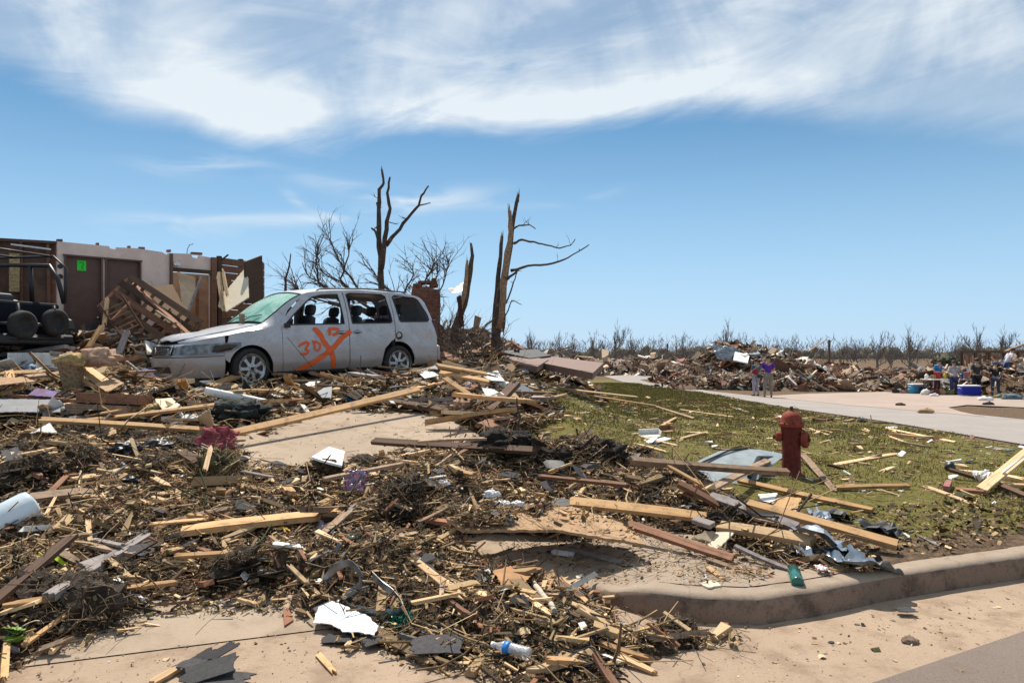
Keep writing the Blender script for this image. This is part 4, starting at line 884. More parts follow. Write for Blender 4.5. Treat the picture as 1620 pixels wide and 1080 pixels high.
for i, (a, b, wd, mt, lb) in enumerate(((P3(345, 430, 16.6), P3(354, 492, 15.6), .1, W_PALE, 'split pale stud hanging from the wall corner'), (P3(352, 410, 16.8), P3(361, 403, 16.6), .07, W_DARK, 'short dark stub sticking up at the wall corner'), (P3(352, 425, 16.4), P3(360, 470, 15.7), .07, W_PALE, 'thin pale splinter hanging beside the white drywall slab'))):
    top(beam('stud', a, b, wd, .04, mt, jag=.25, seed=i, roll=.7), lb, 'stud')
# slatted panel leaning against the wall
def slatted():
    a, b = P3(184, 446, 14.3), P3(312, 532, 13.8); root = empty('slatted_panel', (a + b) / 2); x = (b - a).normalized(); n = Vector((.3, -.93, .12)); n = (n - x * n.dot(x)).normalized(); y = n.cross(x)
    root.matrix_world = Matrix.Translation((a + b) / 2) @ Matrix((x, y, n)).transposed().to_4x4(); L = (b - a).length; rr = random.Random(2)
    for k in range(5):
        m = link('rail', board_mesh(L * rr.uniform(.75, 1), .13, .035, k, .15), W_RED if k == 2 else W_DARK, root); m.location = (rr.uniform(-.1, .1), -.62 + k * .22, .02)
    for k in range(9):
        m = link('slat', board_mesh(rr.uniform(.7, 1.05), .07, .03, 30 + k, .1), W_DARK if k % 3 else W_RED, root); m.location = (-L / 2 + .1 + k * L / 9, -.18, -.03); m.rotation_euler = (0, 0, R(90 + rr.uniform(-6, 6)))
    top(root, 'red brown slatted panel leaning diagonally against the house wall', 'slatted panel')
    p = P3(205, 520, 13.4); r2 = empty('wooden_rack', p, (R(12), R(-28), R(15)))
    for k in range(6): m = link('slat', board_mesh(.42, .05, .02, k), W_RED, r2); m.location = (0, 0, k * .10)
    for s_ in (-1, 1): m = link('side', board_mesh(.75, .05, .03, s_ + 4), W_DARK, r2); m.location = (s_ * .21, 0, .28); m.rotation_euler = (0, R(90), 0)
    top(r2, 'small dark slatted rack tipped over below the leaning slatted panel', 'rack')
slatted()
for i, (a, b, w_, t, mt, lb) in enumerate((
    (P3(137, 553, 12.6), P3(163, 513, 12.9), .10, .045, W_NEW, 'fresh pine stub poking up from rubble left of the minivan'),
    (P3(165, 515, 13.2), P3(170, 470, 13.4), .07, .05, W_PALE, 'pale split post standing before the second brown door'),
    (P3(185, 565, 12.5), P3(202, 522, 12.8), .12, .03, W_GREY, 'grey upright board just left of the minivan nose'),
    (P3(176, 522, 13.2), P3(204, 523, 13.1), .07, .04, W_GREY, 'grey crosspiece on top of the upright boards near the minivan nose'),
    (P3(176, 508, 13.3), P3(208, 476, 13.6), .07, .04, W_RED, 'brown batten leaning over the tipped rack'),
    (P3(245, 490, 13.8), P3(278, 512, 13.3), .05, .03, W_OLD, 'thin batten sloping down behind the minivan bonnet'),
    (P3(209, 448, 14.4), P3(300, 530, 13.5), .11, .04, W_RED, 'long reddish board sloping down behind the minivan bonnet'))):
    top(beam('board', a, b, w_, t, mt, jag=.1, seed=i), lb, 'board')
# ------------------------------------------------------------------ off-road vehicle at the left edge
def jeep():
    g0 = Vector((-8.45, 12.1, float(H(-9.5, 12.9)) + .04)); root = empty('off_road_vehicle', g0, (0, 0, R(-14)))
    JB = simple('dark_blue_black_paint', (.008, .009, .016), .8, var=.3, spec=.2); JR = simple('dark_red_paint', (.14, .012, .03), .4, var=.3)
    # body runs to -x from the front bumper at x=0
    def ext(name, prof, y0, y1, mat, bev=.03):
        me = wrap_shell(panel(prof, [], .4, lambda x, z: Vector((x, y0, z))).mesh(), .001, (0, 9, 0)); mb = MB(); n = len(prof); V = [(x, y0, z) for x, z in prof] + [(x, y1, z) for x, z in prof]
        mb.add(V, [tuple(range(n)), tuple(range(2 * n - 1, n - 1, -1))] + [(i, i + n, (i + 1) % n + n, (i + 1) % n) for i in range(n)]); o = link(name, fix_normals(mb.mesh()), mat, root); b = o.modifiers.new('b', 'BEVEL'); b.width = bev; b.segments = 2; b.limit_method = 'ANGLE'; return o
    ext('body', [(-4.1, .55), (-3.45, .55), (-3.4, .8), (-3.15, .98), (-2.8, .98), (-2.55, .8), (-2.5, .5), (-1.25, .5), (-1.2, 1.28), (-4.1, 1.30)], -.78, .78, JB)
    ext('bonnet', [(-1.22, .62), (-.28, .62), (-.24, 1.16), (-.4, 1.22), (-1.22, 1.30)], -.60, .60, JB)
    ext('dashboard', [(-1.45, 1.25), (-1.2, 1.25), (-1.2, 1.36), (-1.4, 1.40)], -.72, .72, BLACK)
    for s in (-1, 1):
        f = ext('fender', [(-1.22, .75), (-1.05, 1.02), (-.85, 1.08), (-.35, 1.08), (-.12, .98), (-.05, .80), (-.12, .78), (-.25, .92), (-.80, .97), (-1.0, .90), (-1.12, .70)], s * .60, s * .88, BLACK, .02)
        for cx in (-.62, -2.98): disc_wheel(root, (cx, s * .76, .40), s, 0, rad=.40, wd=.26, spokes=5, rimr=.2)
    tb = lambda nm, pts, r=.028, mt=BLACK: MB().tube(pts, r, 8).build(nm, mt, root, True)
    q_ = .85
    for s in (-.72, .72):
        tb('roll_bar', [(q_ - 1.0, s, 1.28), (q_ - 1.12, s * .97, 1.75), (q_ - 1.3, s * .95, 2.0), (-1.4, s * .95, 2.04), (-3.2, s * .95, 2.04), (-4.0, s * .95, 1.9), (-4.1, s, 1.3)], .04)
        tb('rack_rail', [(q_ - .90, s * .9, 1.3), (q_ - .95, s, 1.95), (q_ - 1.25, s, 2.18), (-2.5, s, 2.2), (-4.0, s, 2.2)], .024, CHROME if s < 0 else BLACK)
        tb('door_bar', [(-.9, s, 1.28), (-.9, s * .95, 2.02)], .04); tb('door_bar', [(-2.3, s, 1.30), (-2.3, s * .95, 2.0)], .035)
    for x in (-.5, -1.3, -2.1, -2.9, -3.7): tb('rack_crossbar', [(x, -.72, 2.19), (x, .72, 2.19)], .018)
    for s in (-.36, .34):
        m = MB(); m.lathe([(.08, -.07), (.20, -.09), (.24, -.06), (.25, 0), (.24, .06), (.20, .09), (.13, .07), (.12, .03), (.0, .03)], 28, 'x', (.10, s * .9, .88 + s * .1)); m.build('spare_tyre', RUBBER, root, True)
    m = MB(); m.box((-.72, 0, 1.05), (.98, 1.42, .46)); o = m.build('tailgate', JB, root); b = o.modifiers.new('b', 'BEVEL'); b.width = .05; b.segments = 2
    m = MB(); m.box((-.8, -.35, 1.55), (.14, .42, .55)); m.box((-.55, -.35, 1.32), (.5, .45, .16)); o = m.build('seat', BLACK, root); b = o.modifiers.new('b', 'BEVEL'); b.width = .05; b.segments = 2
    for z in (.62, .86): tb('bull_bar', [(-.1, -.62, z), (.06, -.5, z), (.08, 0, z), (.06, .5, z), (-.1, .62, z)], .032)
    for s in (-.35, .35): tb('bull_bar_upright', [(-.05, s, .55), (.07, s, .8), (.02, s, 1.22)], .03)
    m = MB(); m.box((-.02, 0, .60), (.16, 1.5, .18)); o = m.build('bumper', BLACK, root); b = o.modifiers.new('b', 'BEVEL'); b.width = .03
    m = MB(); m.lathe([(.045, -.16), (.10, -.12), (.115, 0), (.10, .12), (.045, .16)], 18, 'x', (-1.1, -.86, 1.60), mat=Matrix.Diagonal((1.2, .5, .75)).to_3x3()); m.build('mirror', BLACK, root, True)
    for x in (-2.0, -3.1): m = MB(); m.box((x, -.3, 1.25), (.5, .45, .2)); m.box((x - .25, -.3, 1.6), (.14, .42, .6), Matrix.Rotation(R(-10), 3, 'Y')); o = m.build('seat', JR, root); b = o.modifiers.new('b', 'BEVEL'); b.width = .05; b.segments = 2
    m = MB(); m.box((-2.9, 0, 1.42), (1.7, 1.3, .2)); m.build('tonneau', JR, root)
    m = MB(); m.box((-1.75, -.785, .98), (.22, .012, .10)); m.build('red_badge', JR, root)
    top(root, 'dark open-topped off-road vehicle with roof rack at the left edge', 'off-road vehicle')
jeep()
# ------------------------------------------------------------------ chimney
def chimney():
    p = P3(673, 560, 17.5); z0 = float(H(p.x, p.y)) - .05; root = empty('brick_chimney', (p.x, p.y, z0), (0, 0, R(10))); h = P3(673, 440, 17.5).z - z0; mb = MB(); rr = random.Random(3); w_ = .74
    nz = int(h / .075)
    for k in range(nz):
        z = k * .075 + .036; c = max(0, (z - (h - .5)) / .5); ww = w_ * (1 - .28 * c ** 1.6) * (1 + .10 * max(0, 1 - z / .9)); off = (k % 2) * .11; x = -ww / 2
        while x < ww / 2 - .03:
            bl = min(.215, ww / 2 - x) if x > -ww / 2 else (.215 - off if off else .215)
            if not (c > .3 and rr.random() < .12 * c): mb.box((x + bl / 2, rr.uniform(-.008, .008), z), (bl - .012, ww * .72, .063))
            x += bl
    core = MB(); core.box((0, 0, (h - .3) / 2), (w_ * .88, w_ * .66, h - .3)); core.build('core', simple('mortar', (.22, .17, .13), .95, var=.3), root)
    o = mb.build('bricks', simple('chimney_brick', (.17, .062, .036), .9, var=.45, sc=9, bump=.5, bs=60), root); o['kind'] = 'stuff'
    top(root, 'broken red brick chimney stump behind the minivan tail', 'chimney')
chimney()
# ------------------------------------------------------------------ wrecked trees near the house
def tree_from(name, label, D, base, trunks, limbs, twigs, cat_='tree', bark=BARK, seed=0):
    """trunks/limbs: (pixel path, r0, r1) set at depth D, with real spread in depth"""
    rr = random.Random(seed); b = P3(*base, D); z0 = float(H(b.x, b.y)) - .1; root = empty(name, (b.x, b.y, z0)); o0 = Vector((b.x, b.y, z0))
    def path(pp, dd):
        n = len(pp); return [P3(x, y, D + dd * i / max(1, n - 1)) - o0 for i, (x, y) in enumerate(pp)]
    for i, (pp, r0, r1, dd, mt) in enumerate(trunks):
        P = path(pp, dd); 
        if i == 0 or pp[0][1] > 530: P[0].z = 0
        m = MB(); limb(m, P, r0, r1, seed + i, 9, .02)
        for q in range(4): m.tube([P[-1] - Vector((0, 0, r1 * 5)), P[-1] + Vector((rr.uniform(-r1, r1), rr.uniform(-r1, r1), rr.uniform(0, r1 * 5)))], [r1 * .7, r1 * .08], 4)
        m.build('trunk', mt or bark, root, True)
    for i, (pp, r0, r1, dd) in enumerate(limbs):
        m = MB(); Q = limb(m, path(pp, dd), r0, r1, seed + 50 + i, 6, .03)
        for k in range(twigs):
            t = rr.uniform(.35, 1); q = Q[min(len(Q) - 1, int(t * len(Q)))]; grow(m, q, Vector((rr.uniform(-1, 1), rr.uniform(-1, 1), rr.uniform(-.2, .9))), rr.uniform(.08, .3), max(.004, r1 * .8), 1, rr, .1, .6, 4)
        m.build('branch', BRANCH if r0 < .06 else bark, root, True)
    top(root, label, cat_); return root
tree_from('dead_tree', 'tall stripped tree with three bare limbs rising behind the minivan roof', 21.0, (603, 545), [([(603, 545), (603, 470), (603, 420), (600, 375), (599, 330), (600, 300), (607, 290), (604, 268)], .135, .03, .4, None)],
    [([(603, 425), (608, 390), (612, 350), (617, 330), (613, 305), (617, 280)], .11, .03, -.5), ([(611, 388), (625, 370), (645, 345), (662, 325), (667, 310), (678, 294)], .07, .025, -1.0), ([(662, 326), (672, 323), (681, 321)], .025, .012, -.2), ([(600, 385), (593, 365), (588, 361)], .05, .03, -.4), ([(600, 340), (596, 320), (597, 328)], .03, .02, -.1), ([(601, 322), (598, 314)], .025, .015, -.1)], 1, seed=11)
tree_from('broken_tree', 'splintered two-stem tree with long side branches right of the minivan', 18.0, (782, 560), [([(782, 560), (788, 500), (798, 440), (806, 390), (812, 345), (820, 308)], .165, .04, .3, None), ([(790, 520), (797, 450), (803, 400), (808, 370), (806, 333)], .11, .05, -.3, BARKL), ([(780, 550), (786, 480), (790, 420), (794, 374)], .11, .045, .6, None)],
    [([(812, 362), (822, 356), (838, 356), (847, 362)], .03, .012, -.6), ([(813, 385), (825, 379), (845, 383), (865, 388), (885, 392), (903, 388), (910, 378)], .035, .010, -1.2), ([(808, 428), (835, 421), (865, 418), (890, 412), (915, 398), (932, 387)], .04, .012, -.5), ([(798, 445), (806, 438), (818, 430)], .05, .03, -.3), ([(800, 480), (808, 460), (815, 440), (818, 428)], .03, .012, .5), ([(796, 525), (800, 500), (810, 475), (825, 482)], .025, .008, -.8), ([(745, 545), (770, 515), (795, 490)], .03, .02, .8), ([(797, 530), (797, 480)], .015, .01, -.9)], 2, seed=23)
tree_from('snapped_trunk', 'snapped leaning trunk with torn cloth standing left of the splintered tree', 17.2, (714, 560), [([(714, 560), (720, 520), (733, 480), (742, 440), (747, 405), (745, 385)], .15, .03, .3, None), ([(726, 500), (737, 450), (739, 412)], .08, .03, -.2, BARKL)], [([(733, 480), (727, 470)], .03, .02, 0)], 0, seed=31)
tree_from('broken_sapling', 'thin broken sapling standing above the minivan windscreen', 24, (451, 540), [([(451, 540), (452, 460), (452, 440), (457, 425), (460, 402)], .06, .02, 0, None)], [([(452, 450), (448, 430)], .02, .01, .1)], 0, seed=7)
def fallen():
    root = None; rr = random.Random(8); b = P3(600, 560, 24); root = empty('uprooted_tree', (b.x, b.y, float(H(b.x, b.y)))); o0 = root.location.copy()
    m = MB(); limb(m, [P3(690, 560, 23) - o0, P3(640, 520, 23.5) - o0, P3(570, 490, 24) - o0, P3(520, 478, 24.3) - o0], .2, .07, 1, 8, .02); m.build('trunk', BARK, root, True)
    for i, (pp, r) in enumerate((([(640, 520), (600, 485), (565, 455), (545, 425), (530, 400), (520, 375)], .07), ([(600, 500), (560, 470), (520, 455), (490, 440), (478, 415)], .07), ([(570, 490), (530, 480), (490, 470), (462, 455)], .06), ([(560, 480), (540, 440), (550, 410), (552, 392)], .055), ([(640, 500), (655, 470), (672, 445), (683, 428), (688, 408)], .06), ([(640, 500), (625, 465), (600, 445), (585, 420)], .06), ([(665, 500), (690, 470), (705, 440), (710, 408)], .045), ([(600, 490), (640, 460), (655, 435), (652, 415)], .05), ([(540, 478), (505, 450), (500, 420), (505, 385)], .045), ([(580, 480), (550, 455), (510, 430), (500, 400)], .05), ([(500, 478), (475, 465), (466, 442)], .04), ([(690, 520), (680, 480), (685, 450), (697, 425)], .04))):
        dd = rr.uniform(-1.5, 1.5); m = MB(); Q = limb(m, [P3(x, y, 24 + dd * k / len(pp)) - o0 for k, (x, y) in enumerate(pp)], r, .014, 60 + i, 6, .05)
        for k in range(19):
            t = rr.uniform(.15, 1); j = min(len(Q) - 2, int(t * (len(Q) - 1))); d = (Q[j + 1] - Q[j]).normalized()
            grow(m, Q[j], d * 1.2 + Vector((rr.gauss(-.35, .5), rr.gauss(0, .5), rr.gauss(.0, .45))), rr.uniform(.35, .95), .02, 2, rr, .02, .55, 4, (1, 3))
        m.build('branch', BRANCH, root, True)
    top(root, 'tangle of bare branches of a fallen tree behind the minivan', 'tree')
fallen()
def brush(name, label, c, Rr, n, seed, mat=BRANCH):
    rr = random.Random(seed); o0 = Vector((c[0], c[1], float(H(c[0], c[1])))); root = empty(name, o0); 
    m = MB()
    for i in range(n):
        p = Vector((rr.gauss(0, Rr[0]), rr.gauss(0, Rr[1]), rr.uniform(0, Rr[2] * .5))); grow(m, p, Vector((rr.gauss(0, 1), rr.gauss(0, 1), rr.uniform(.1, 1.1))), rr.uniform(.4, 1.1), rr.uniform(.008, .03), 2, rr, .1, .7, 4)
    o = m.build('branches', mat, root, True); o['kind'] = 'stuff'; top(root, label, 'brushwood')
p = P3(738, 550, 16.8); brush('brushwood', 'tangled brushwood heaped between the chimney and the splintered tree', (p.x, p.y), (.55, .5, 1.0), 34, 5)
p = P3(700, 560, 19); brush('brushwood', 'loose grey brushwood just right of the chimney', (p.x, p.y), (.5, .5, .8), 14, 6)
# torn sheet and cloth caught on the snapped trunk
CLOTHD = simple('dark_red_cloth', (.05, .015, .015), .9, var=.4)
o = slab('torn_cloth', [P3(722, 470, 16.9), P3(729, 466, 16.9), P3(735, 515, 16.85), P3(728, 520, 16.85), P3(725, 490, 16.88)], .01, CLOTHD, bow=.03, rag=.01); top(o, 'dark red cloth hanging from the snapped trunk', 'cloth')
o = slab('metal_scrap', [P3(707, 459, 17), P3(722, 451, 17.1), P3(733, 449, 17.3), P3(731, 458, 17.0), P3(716, 463, 16.8)], .008, simple('crumpled_tin', (.55, .54, .52), .35, .9), bow=.10, rag=.015); top(o, 'crumpled shiny metal scrap caught on the snapped trunk', 'metal scrap')
# collapsed wall slabs behind the lawn
REDW = simple('red_brown_siding', (.21, .125, .095), .75, var=.2, sc=6)
for pts, th, mt, lb in (
    ([P3(845, 572, 17.5), P3(868, 562, 19.3), P3(955, 574, 18.3), P3(938, 589, 15.6)], .16, REDW, 'large pinkish brown siding slab lying nearest the side road'),
    ([P3(765, 567, 17), P3(800, 558, 19), P3(868, 568, 18), P3(850, 580, 16)], .14, REDW, 'pinkish brown siding slab lying left of the largest one'),
    ([P3(785, 555, 18.5), P3(848, 552, 20), P3(872, 562, 19.0), P3(838, 566, 17.8)], .07, FELT, 'black roof panel lying on the siding slabs'),
    ([P3(690, 556, 17), P3(755, 553, 18), P3(772, 566, 17), P3(700, 572, 16)], .12, W_RED, 'reddish timber panel lying between the chimney and the slabs')):
    put('collapsed_slab', pts, th, mt, lb, 'slab', bow=.004)
# ------------------------------------------------------------------ fire hydrant
def hydrant():
    p = gp(1252, 751); root = empty('fire_hydrant', (p.x, p.y, p.z - .03), (0, 0, R(-12))); RD = simple('faded_red_paint', (.15, .026, .017), .75, var=.4, sc=18, spec=.25, stain=((.09, .05, .04), 14, .55, .6), bump=.15, bs=90); RC = simple('faded_orange_red_paint', (.26, .05, .028), .75, var=.3, sc=14, spec=.25, stain=((.13, .07, .05), 16, .58, .5))
    m = MB(); m.lathe([(.165, 0), (.165, .035), (.13, .04), (.12, .06), (.115, .10), (.112, .30), (.115, .46), (.128, .50), (.13, .545), (.118, .56)], 32); m.build('barrel', RD, root, True)
    m = MB(); m.lathe([(.145, .548), (.152, .556), (.152, .585), (.143, .592), (.135, .60), (.128, .64), (.112, .675), (.085, .70), (.05, .716), (.03, .722), (.03, .728)], 32); b = m.build('bonnet', RC, root); autosmooth(b, 35)
    m = MB(); m.lathe([(.024, .72), (.022, .765), (.012, .77)], 5); m.build('operating_nut', simple('rusty_iron', (.06, .04, .03), .8, var=.4), root)
    for k in range(8):
        a = k * math.pi / 4; m = MB(); m.lathe([(.012, .545), (.012, .602), (.0, .604)], 6, c=(.141 * math.cos(a), .141 * math.sin(a), 0)); m.build('bolt', RD, b)
    def noz(ang, z, r, ln, nm, capr):
        M = Matrix.Rotation(ang, 3, 'Z'); m = MB(); m.lathe([(r * 1.25, .07), (r * 1.25, .10), (r, .105), (r, ln - .03)], 20, 'x', (0, 0, z), mat=M); n = m.build(nm, RD, root, True)
        m = MB(); m.lathe([(capr, ln - .035), (capr * 1.04, ln - .02), (capr * 1.04, ln + .015), (capr * .85, ln + .03), (capr * .3, ln + .034)], 20, 'x', (0, 0, z), mat=M); c = m.build('cap', RC, n); autosmooth(c, 35)
        m = MB(); m.lathe([(.02, ln + .03), (.017, ln + .06), (.0, ln + .062)], 5, 'x', (0, 0, z), mat=M); m.build('cap_nut', RD, c); return n
    noz(R(182), .44, .045, .165, 'hose_nozzle', .052); noz(R(-30), .42, .062, .18, 'pumper_nozzle', .085)
    m = MB(); m.tube([(.11, -.04, .52), (.16, -.09, .50), (.19, -.12, .46), (.17, -.10, .40)], .006, 5); m.build('chain', simple('rusty_iron', (.06, .04, .03), .8), root)
    root.scale = (.88, .88, 1.05); top(root, 'faded red fire hydrant standing on the lawn', 'fire hydrant')
hydrant()
# ------------------------------------------------------------------ mulch beds (stuff)
def mulch_bed():
    xs = ax([np.arange(-9.5, 4.2, .035)]); ys = ax([np.arange(2.0, 8.2, .035)])
    X_, Y_ = np.meshgrid(xs, ys); Zm = HD(X_, Y_) + .02 * (fbm(X_, Y_, 14, 21, 3) - .5) * 2 + .012 * (fbm(X_, Y_, 40, 22, 2) - .5) * 2; M = mound(X_, Y_) + sum(bump_(X_, Y_, c, r, h) for c, r, h in _hc)
    def mk(xs, ys, X_, Y_, Zm, M, name, mat, label, cut):
        i = np.arange(X_.size).reshape(X_.shape); keep = (M > cut); kc = keep[:-1, :-1] | keep[1:, :-1] | keep[:-1, 1:] | keep[1:, 1:]
        q = np.stack([i[:-1, :-1][kc], i[:-1, 1:][kc], i[1:, 1:][kc], i[1:, :-1][kc]], 1); used, inv = np.unique(q.ravel(), return_inverse=True)
        V = np.stack([X_.ravel(), Y_.ravel(), Zm.ravel()], 1)[used]; me = bpy.data.meshes.new(name); npmesh(me, V, inv.reshape(-1, 4)); o = link(name, me, mat, smooth=True); top(o, label, 'mulch', kind='stuff')
    mk(xs, ys, X_, Y_, Zm, M, 'mulch', MULCH, 'wet brown mulch and soil heaped over the near driveway', .0)
    xs = ax([np.arange(-16, 4.5, .09)]); ys = ax([np.arange(7.6, 22, .09)]); X_, Y_ = np.meshgrid(xs, ys); M = mound(X_, Y_); Zm = HD(X_, Y_) + .05 * (fbm(X_, Y_, 7, 23, 3) - .5) * 2
    mk(xs, ys, X_, Y_, Zm, M, 'rubble_bed', MULCH, 'dirt and crushed rubble in front of the minivan and house', .0)
mulch_bed()
PAL = np.array([(.035, .023, .015), (.09, .06, .036), (.16, .105, .056), (.26, .172, .092), (.42, .285, .15), (.60, .43, .245), (.022, .021, .022), (.062, .066, .026), (.15, .145, .14), (.62, .60, .56), (.26, .12, .07)])
def scatter(n, zones, ymin, ymax, xmin, xmax, power, seed, fn=None, extra=None):
    rg = np.random.default_rng(seed); out = []; tot = 0
    while tot < n:
        y = ymin * (ymax / ymin) ** rg.random(n * 4); y = y if power == 1 else y
        x = rg.uniform(xmin, xmax, n * 4); ok = rg.random(n * 4) < np.minimum(1, (y / ymax) ** (2 - power)) if power < 2 else np.ones(n * 4, bool)
        ins = np.zeros(n * 4, bool)
        for z, soft in zones: d = pdist(z, x, y); ins |= (d + (fbm(x, y, 2.3, 77, 3) - .5) * soft * 2 > 0)
        ok &= ins & (np.abs(x) / y < .95)
        out.append(np.stack([x[ok], y[ok]], 1)); tot += ok.sum()
    P = np.concatenate(out)[:n]; return P[:, 0], P[:, 1], rg
def rotm(rg, n, tilt):
    a = rg.uniform(0, 2 * np.pi, n); tx = rg.normal(0, tilt, n); ty = rg.normal(0, tilt, n); ca, sa = np.cos(a), np.sin(a); cx, sx_ = np.cos(tx), np.sin(tx); cy, sy = np.cos(ty), np.sin(ty)
    Rz = np.zeros((n, 3, 3)); Rz[:, 0, 0] = ca; Rz[:, 0, 1] = -sa; Rz[:, 1, 0] = sa; Rz[:, 1, 1] = ca; Rz[:, 2, 2] = 1
    Rx = np.zeros((n, 3, 3)); Rx[:, 0, 0] = 1; Rx[:, 1, 1] = cx; Rx[:, 1, 2] = -sx_; Rx[:, 2, 1] = sx_; Rx[:, 2, 2] = cx
    Ry = np.zeros((n, 3, 3)); Ry[:, 1, 1] = 1; Ry[:, 0, 0] = cy; Ry[:, 0, 2] = sy; Ry[:, 2, 0] = -sy; Ry[:, 2, 2] = cy
    return Rz @ Rx @ Ry
def flakes(name, label, cat_, X_, Y_, rg, L, Wd, tilt, lift, pal, prob, mat=LITTER, thick=None, zf=None, bend=.25):
    n = len(X_); Lr = np.exp(rg.normal(np.log(L), .55, n)) if np.ndim(L) == 0 else L * np.exp(rg.normal(0, .5, n)); Wr = Lr * np.exp(rg.normal(np.log(Wd), .45, n)); Rm = rotm(rg, n, tilt)
    Z = (zf or HD)(X_, Y_) + lift * rg.random(n) * (Lr if np.ndim(L) else 1 + 0 * Lr)
    if thick is None:
        T = np.array([(-.5, -.5, 0), (0, -.6, 1), (.5, -.35, 0), (.5, .3, 0), (0, .5, 1), (-.5, .4, 0)]); Q = np.array([(0, 1, 4, 5), (1, 2, 3, 4)])
        V = np.zeros((n, 6, 3)); V[:, :, 0] = T[:, 0] * Lr[:, None]; V[:, :, 1] = T[:, 1] * Wr[:, None]; V[:, :, 2] = T[:, 2] * (rg.normal(0, bend, n) * Lr)[:, None]
    else:
        T = np.array([(a, b, c) for c in (-.5, .5) for a, b in ((-.5, -.5), (.5, -.5), (.5, .5), (-.5, .5))]); Q = np.array([(3, 2, 1, 0), (4, 5, 6, 7), (0, 1, 5, 4), (1, 2, 6, 5), (2, 3, 7, 6), (3, 0, 4, 7)])
        V = np.zeros((n, 8, 3)); V[:, :, 0] = T[:, 0] * Lr[:, None]; V[:, :, 1] = T[:, 1] * Wr[:, None]; V[:, :, 2] = T[:, 2] * (Wr * thick)[:, None]
        V[:, :, 1] *= np.where(T[:, 0] > 0, rg.uniform(.25, 1, n)[:, None], 1); V[:, :, 0] += (rg.uniform(-.12, .12, (n, 8)) * Lr[:, None])
    k = V.shape[1]; V = np.einsum('nij,nkj->nki', Rm, V); V[:, :, 0] += X_[:, None]; V[:, :, 1] += Y_[:, None]; V[:, :, 2] += Z[:, None]
    ci = rg.choice(len(pal), n, p=np.array(prob) / sum(prob)); C = pal[ci] * rg.uniform(.65, 1.35, (n, 1)); C = np.repeat(C, k, 0)
    me = bpy.data.meshes.new(name); npmesh(me, V.reshape(-1, 3), (Q[None] + (np.arange(n) * k)[:, None, None]).reshape(-1, 4)); setcol(me, C)
    if thick is not None: me.shade_flat()
    o = link(name, me, mat); return top(o, label, cat_, kind='stuff')
def twigs(name, label, X_, Y_, rg, L, r, tilt, lift, pal, prob, zf=None, mat=LITTER):
    n = len(X_); Lr = L * np.exp(rg.normal(0, .6, n)); rr = r * np.exp(rg.normal(0, .4, n)); Rm = rotm(rg, n, tilt); Z = (zf or HD)(X_, Y_) + lift * rg.random(n)
    ns = 4; V = np.zeros((n, ns, 3, 3)); cy = rg.normal(0, .16, (n, 1)); cz = rg.normal(0, .14, (n, 1)); kk = np.linspace(-1, 1, ns)[None]; jit = rg.normal(0, .03, (n, ns))
    for j in range(3):
        a = j * 2.0944; V[:, :, j, 0] = kk * Lr[:, None] / 2; V[:, :, j, 1] = (cy * kk * kk + jit) * Lr[:, None] + rr[:, None] * math.cos(a) * (1.15 - .4 * kk); V[:, :, j, 2] = (cz * kk * kk) * Lr[:, None] + rr[:, None] * math.sin(a)
    V = V.reshape(n, ns * 3, 3); V = np.einsum('nij,nkj->nki', Rm, V); V += np.stack([X_, Y_, Z], 1)[:, None]
    Q = np.array([(s * 3 + j, s * 3 + (j + 1) % 3, (s + 1) * 3 + (j + 1) % 3, (s + 1) * 3 + j) for s in range(ns - 1) for j in range(3)]); k = ns * 3
    ci = rg.choice(len(pal), n, p=np.array(prob) / sum(prob)); C = np.repeat(pal[ci] * rg.uniform(.65, 1.35, (n, 1)), k, 0)
    me = bpy.data.meshes.new(name); npmesh(me, V.reshape(-1, 3), (Q[None] + (np.arange(n) * k)[:, None, None]).reshape(-1, 4)); setcol(me, C); o = link(name, me, mat); return top(o, label, 'twigs', kind='stuff')
P_MULCH = [3, 5, 8, 10, 9, 5, 2, 4, .8, .8, 1.2]
x, y, rg = scatter(60000, [(Z_FRONT, .22)], 2.2, 9, -8, 4, 1, 1); flakes('leaf_litter', 'crushed leaves, bark and wood flakes over the near debris', 'litter', x, y, rg, .0145, .5, .6, .05, PAL, P_MULCH)
x, y, rg = scatter(12000, [(Z_FRONT, .25)], 2.2, 9, -8, 4, 1, 2); flakes('wood_chips', 'small splintered wood chips over the near debris', 'wood chips', x, y, rg, .045, .22, .35, .06, PAL, [1, 2, 4, 5, 6, 4, 1, 0, 1, .4, 3], thick=.5)
x, y, rg = scatter(4200, [(Z_FRONT, .2)], 2.2, 9, -8, 4, 1, 30); flakes('wood_splinters', 'pale broken splinters and slivers over the near debris', 'splinters', x, y, rg, .085, .13, .22, .07, PAL, [.5, 1, 3, 5, 7, 5, .5, 0, 1, .4, 2], thick=.35)
x, y, rg = scatter(10000, [(Z_FRONT, .28)], 2.2, 9, -8, 4, 1, 3); twigs('twigs', 'tangled twigs, roots and straw over the near debris', x, y, rg, .08, .0016, .30, .07, PAL, [5, 6, 6, 5, 4, 1.5, .6, 2.5, .3, 0, .5])
x, y, rg = scatter(1500, [(Z_FRONT, .1)], 2.2, 9, -8, 4, 1, 4); twigs('roots', 'longer bent roots and sticks among the near debris', x, y, rg, .26, .0042, .35, .09, PAL, [3, 4, 5, 4, 4, 1, 0, 1, 0, 0, 1])
x, y, rg = scatter(11000, [(Z_BACK, .5)], 6.5, 22, -17, 5, 1, 5); flakes('rubble', 'broken boards, plaster and shingle bits in front of the minivan', 'rubble', x, y, rg, .11, .35, .35, .16, PAL, [3, 4, 5, 5, 7, 6, 3, 1, 2, 2.5, 4], thick=.18)
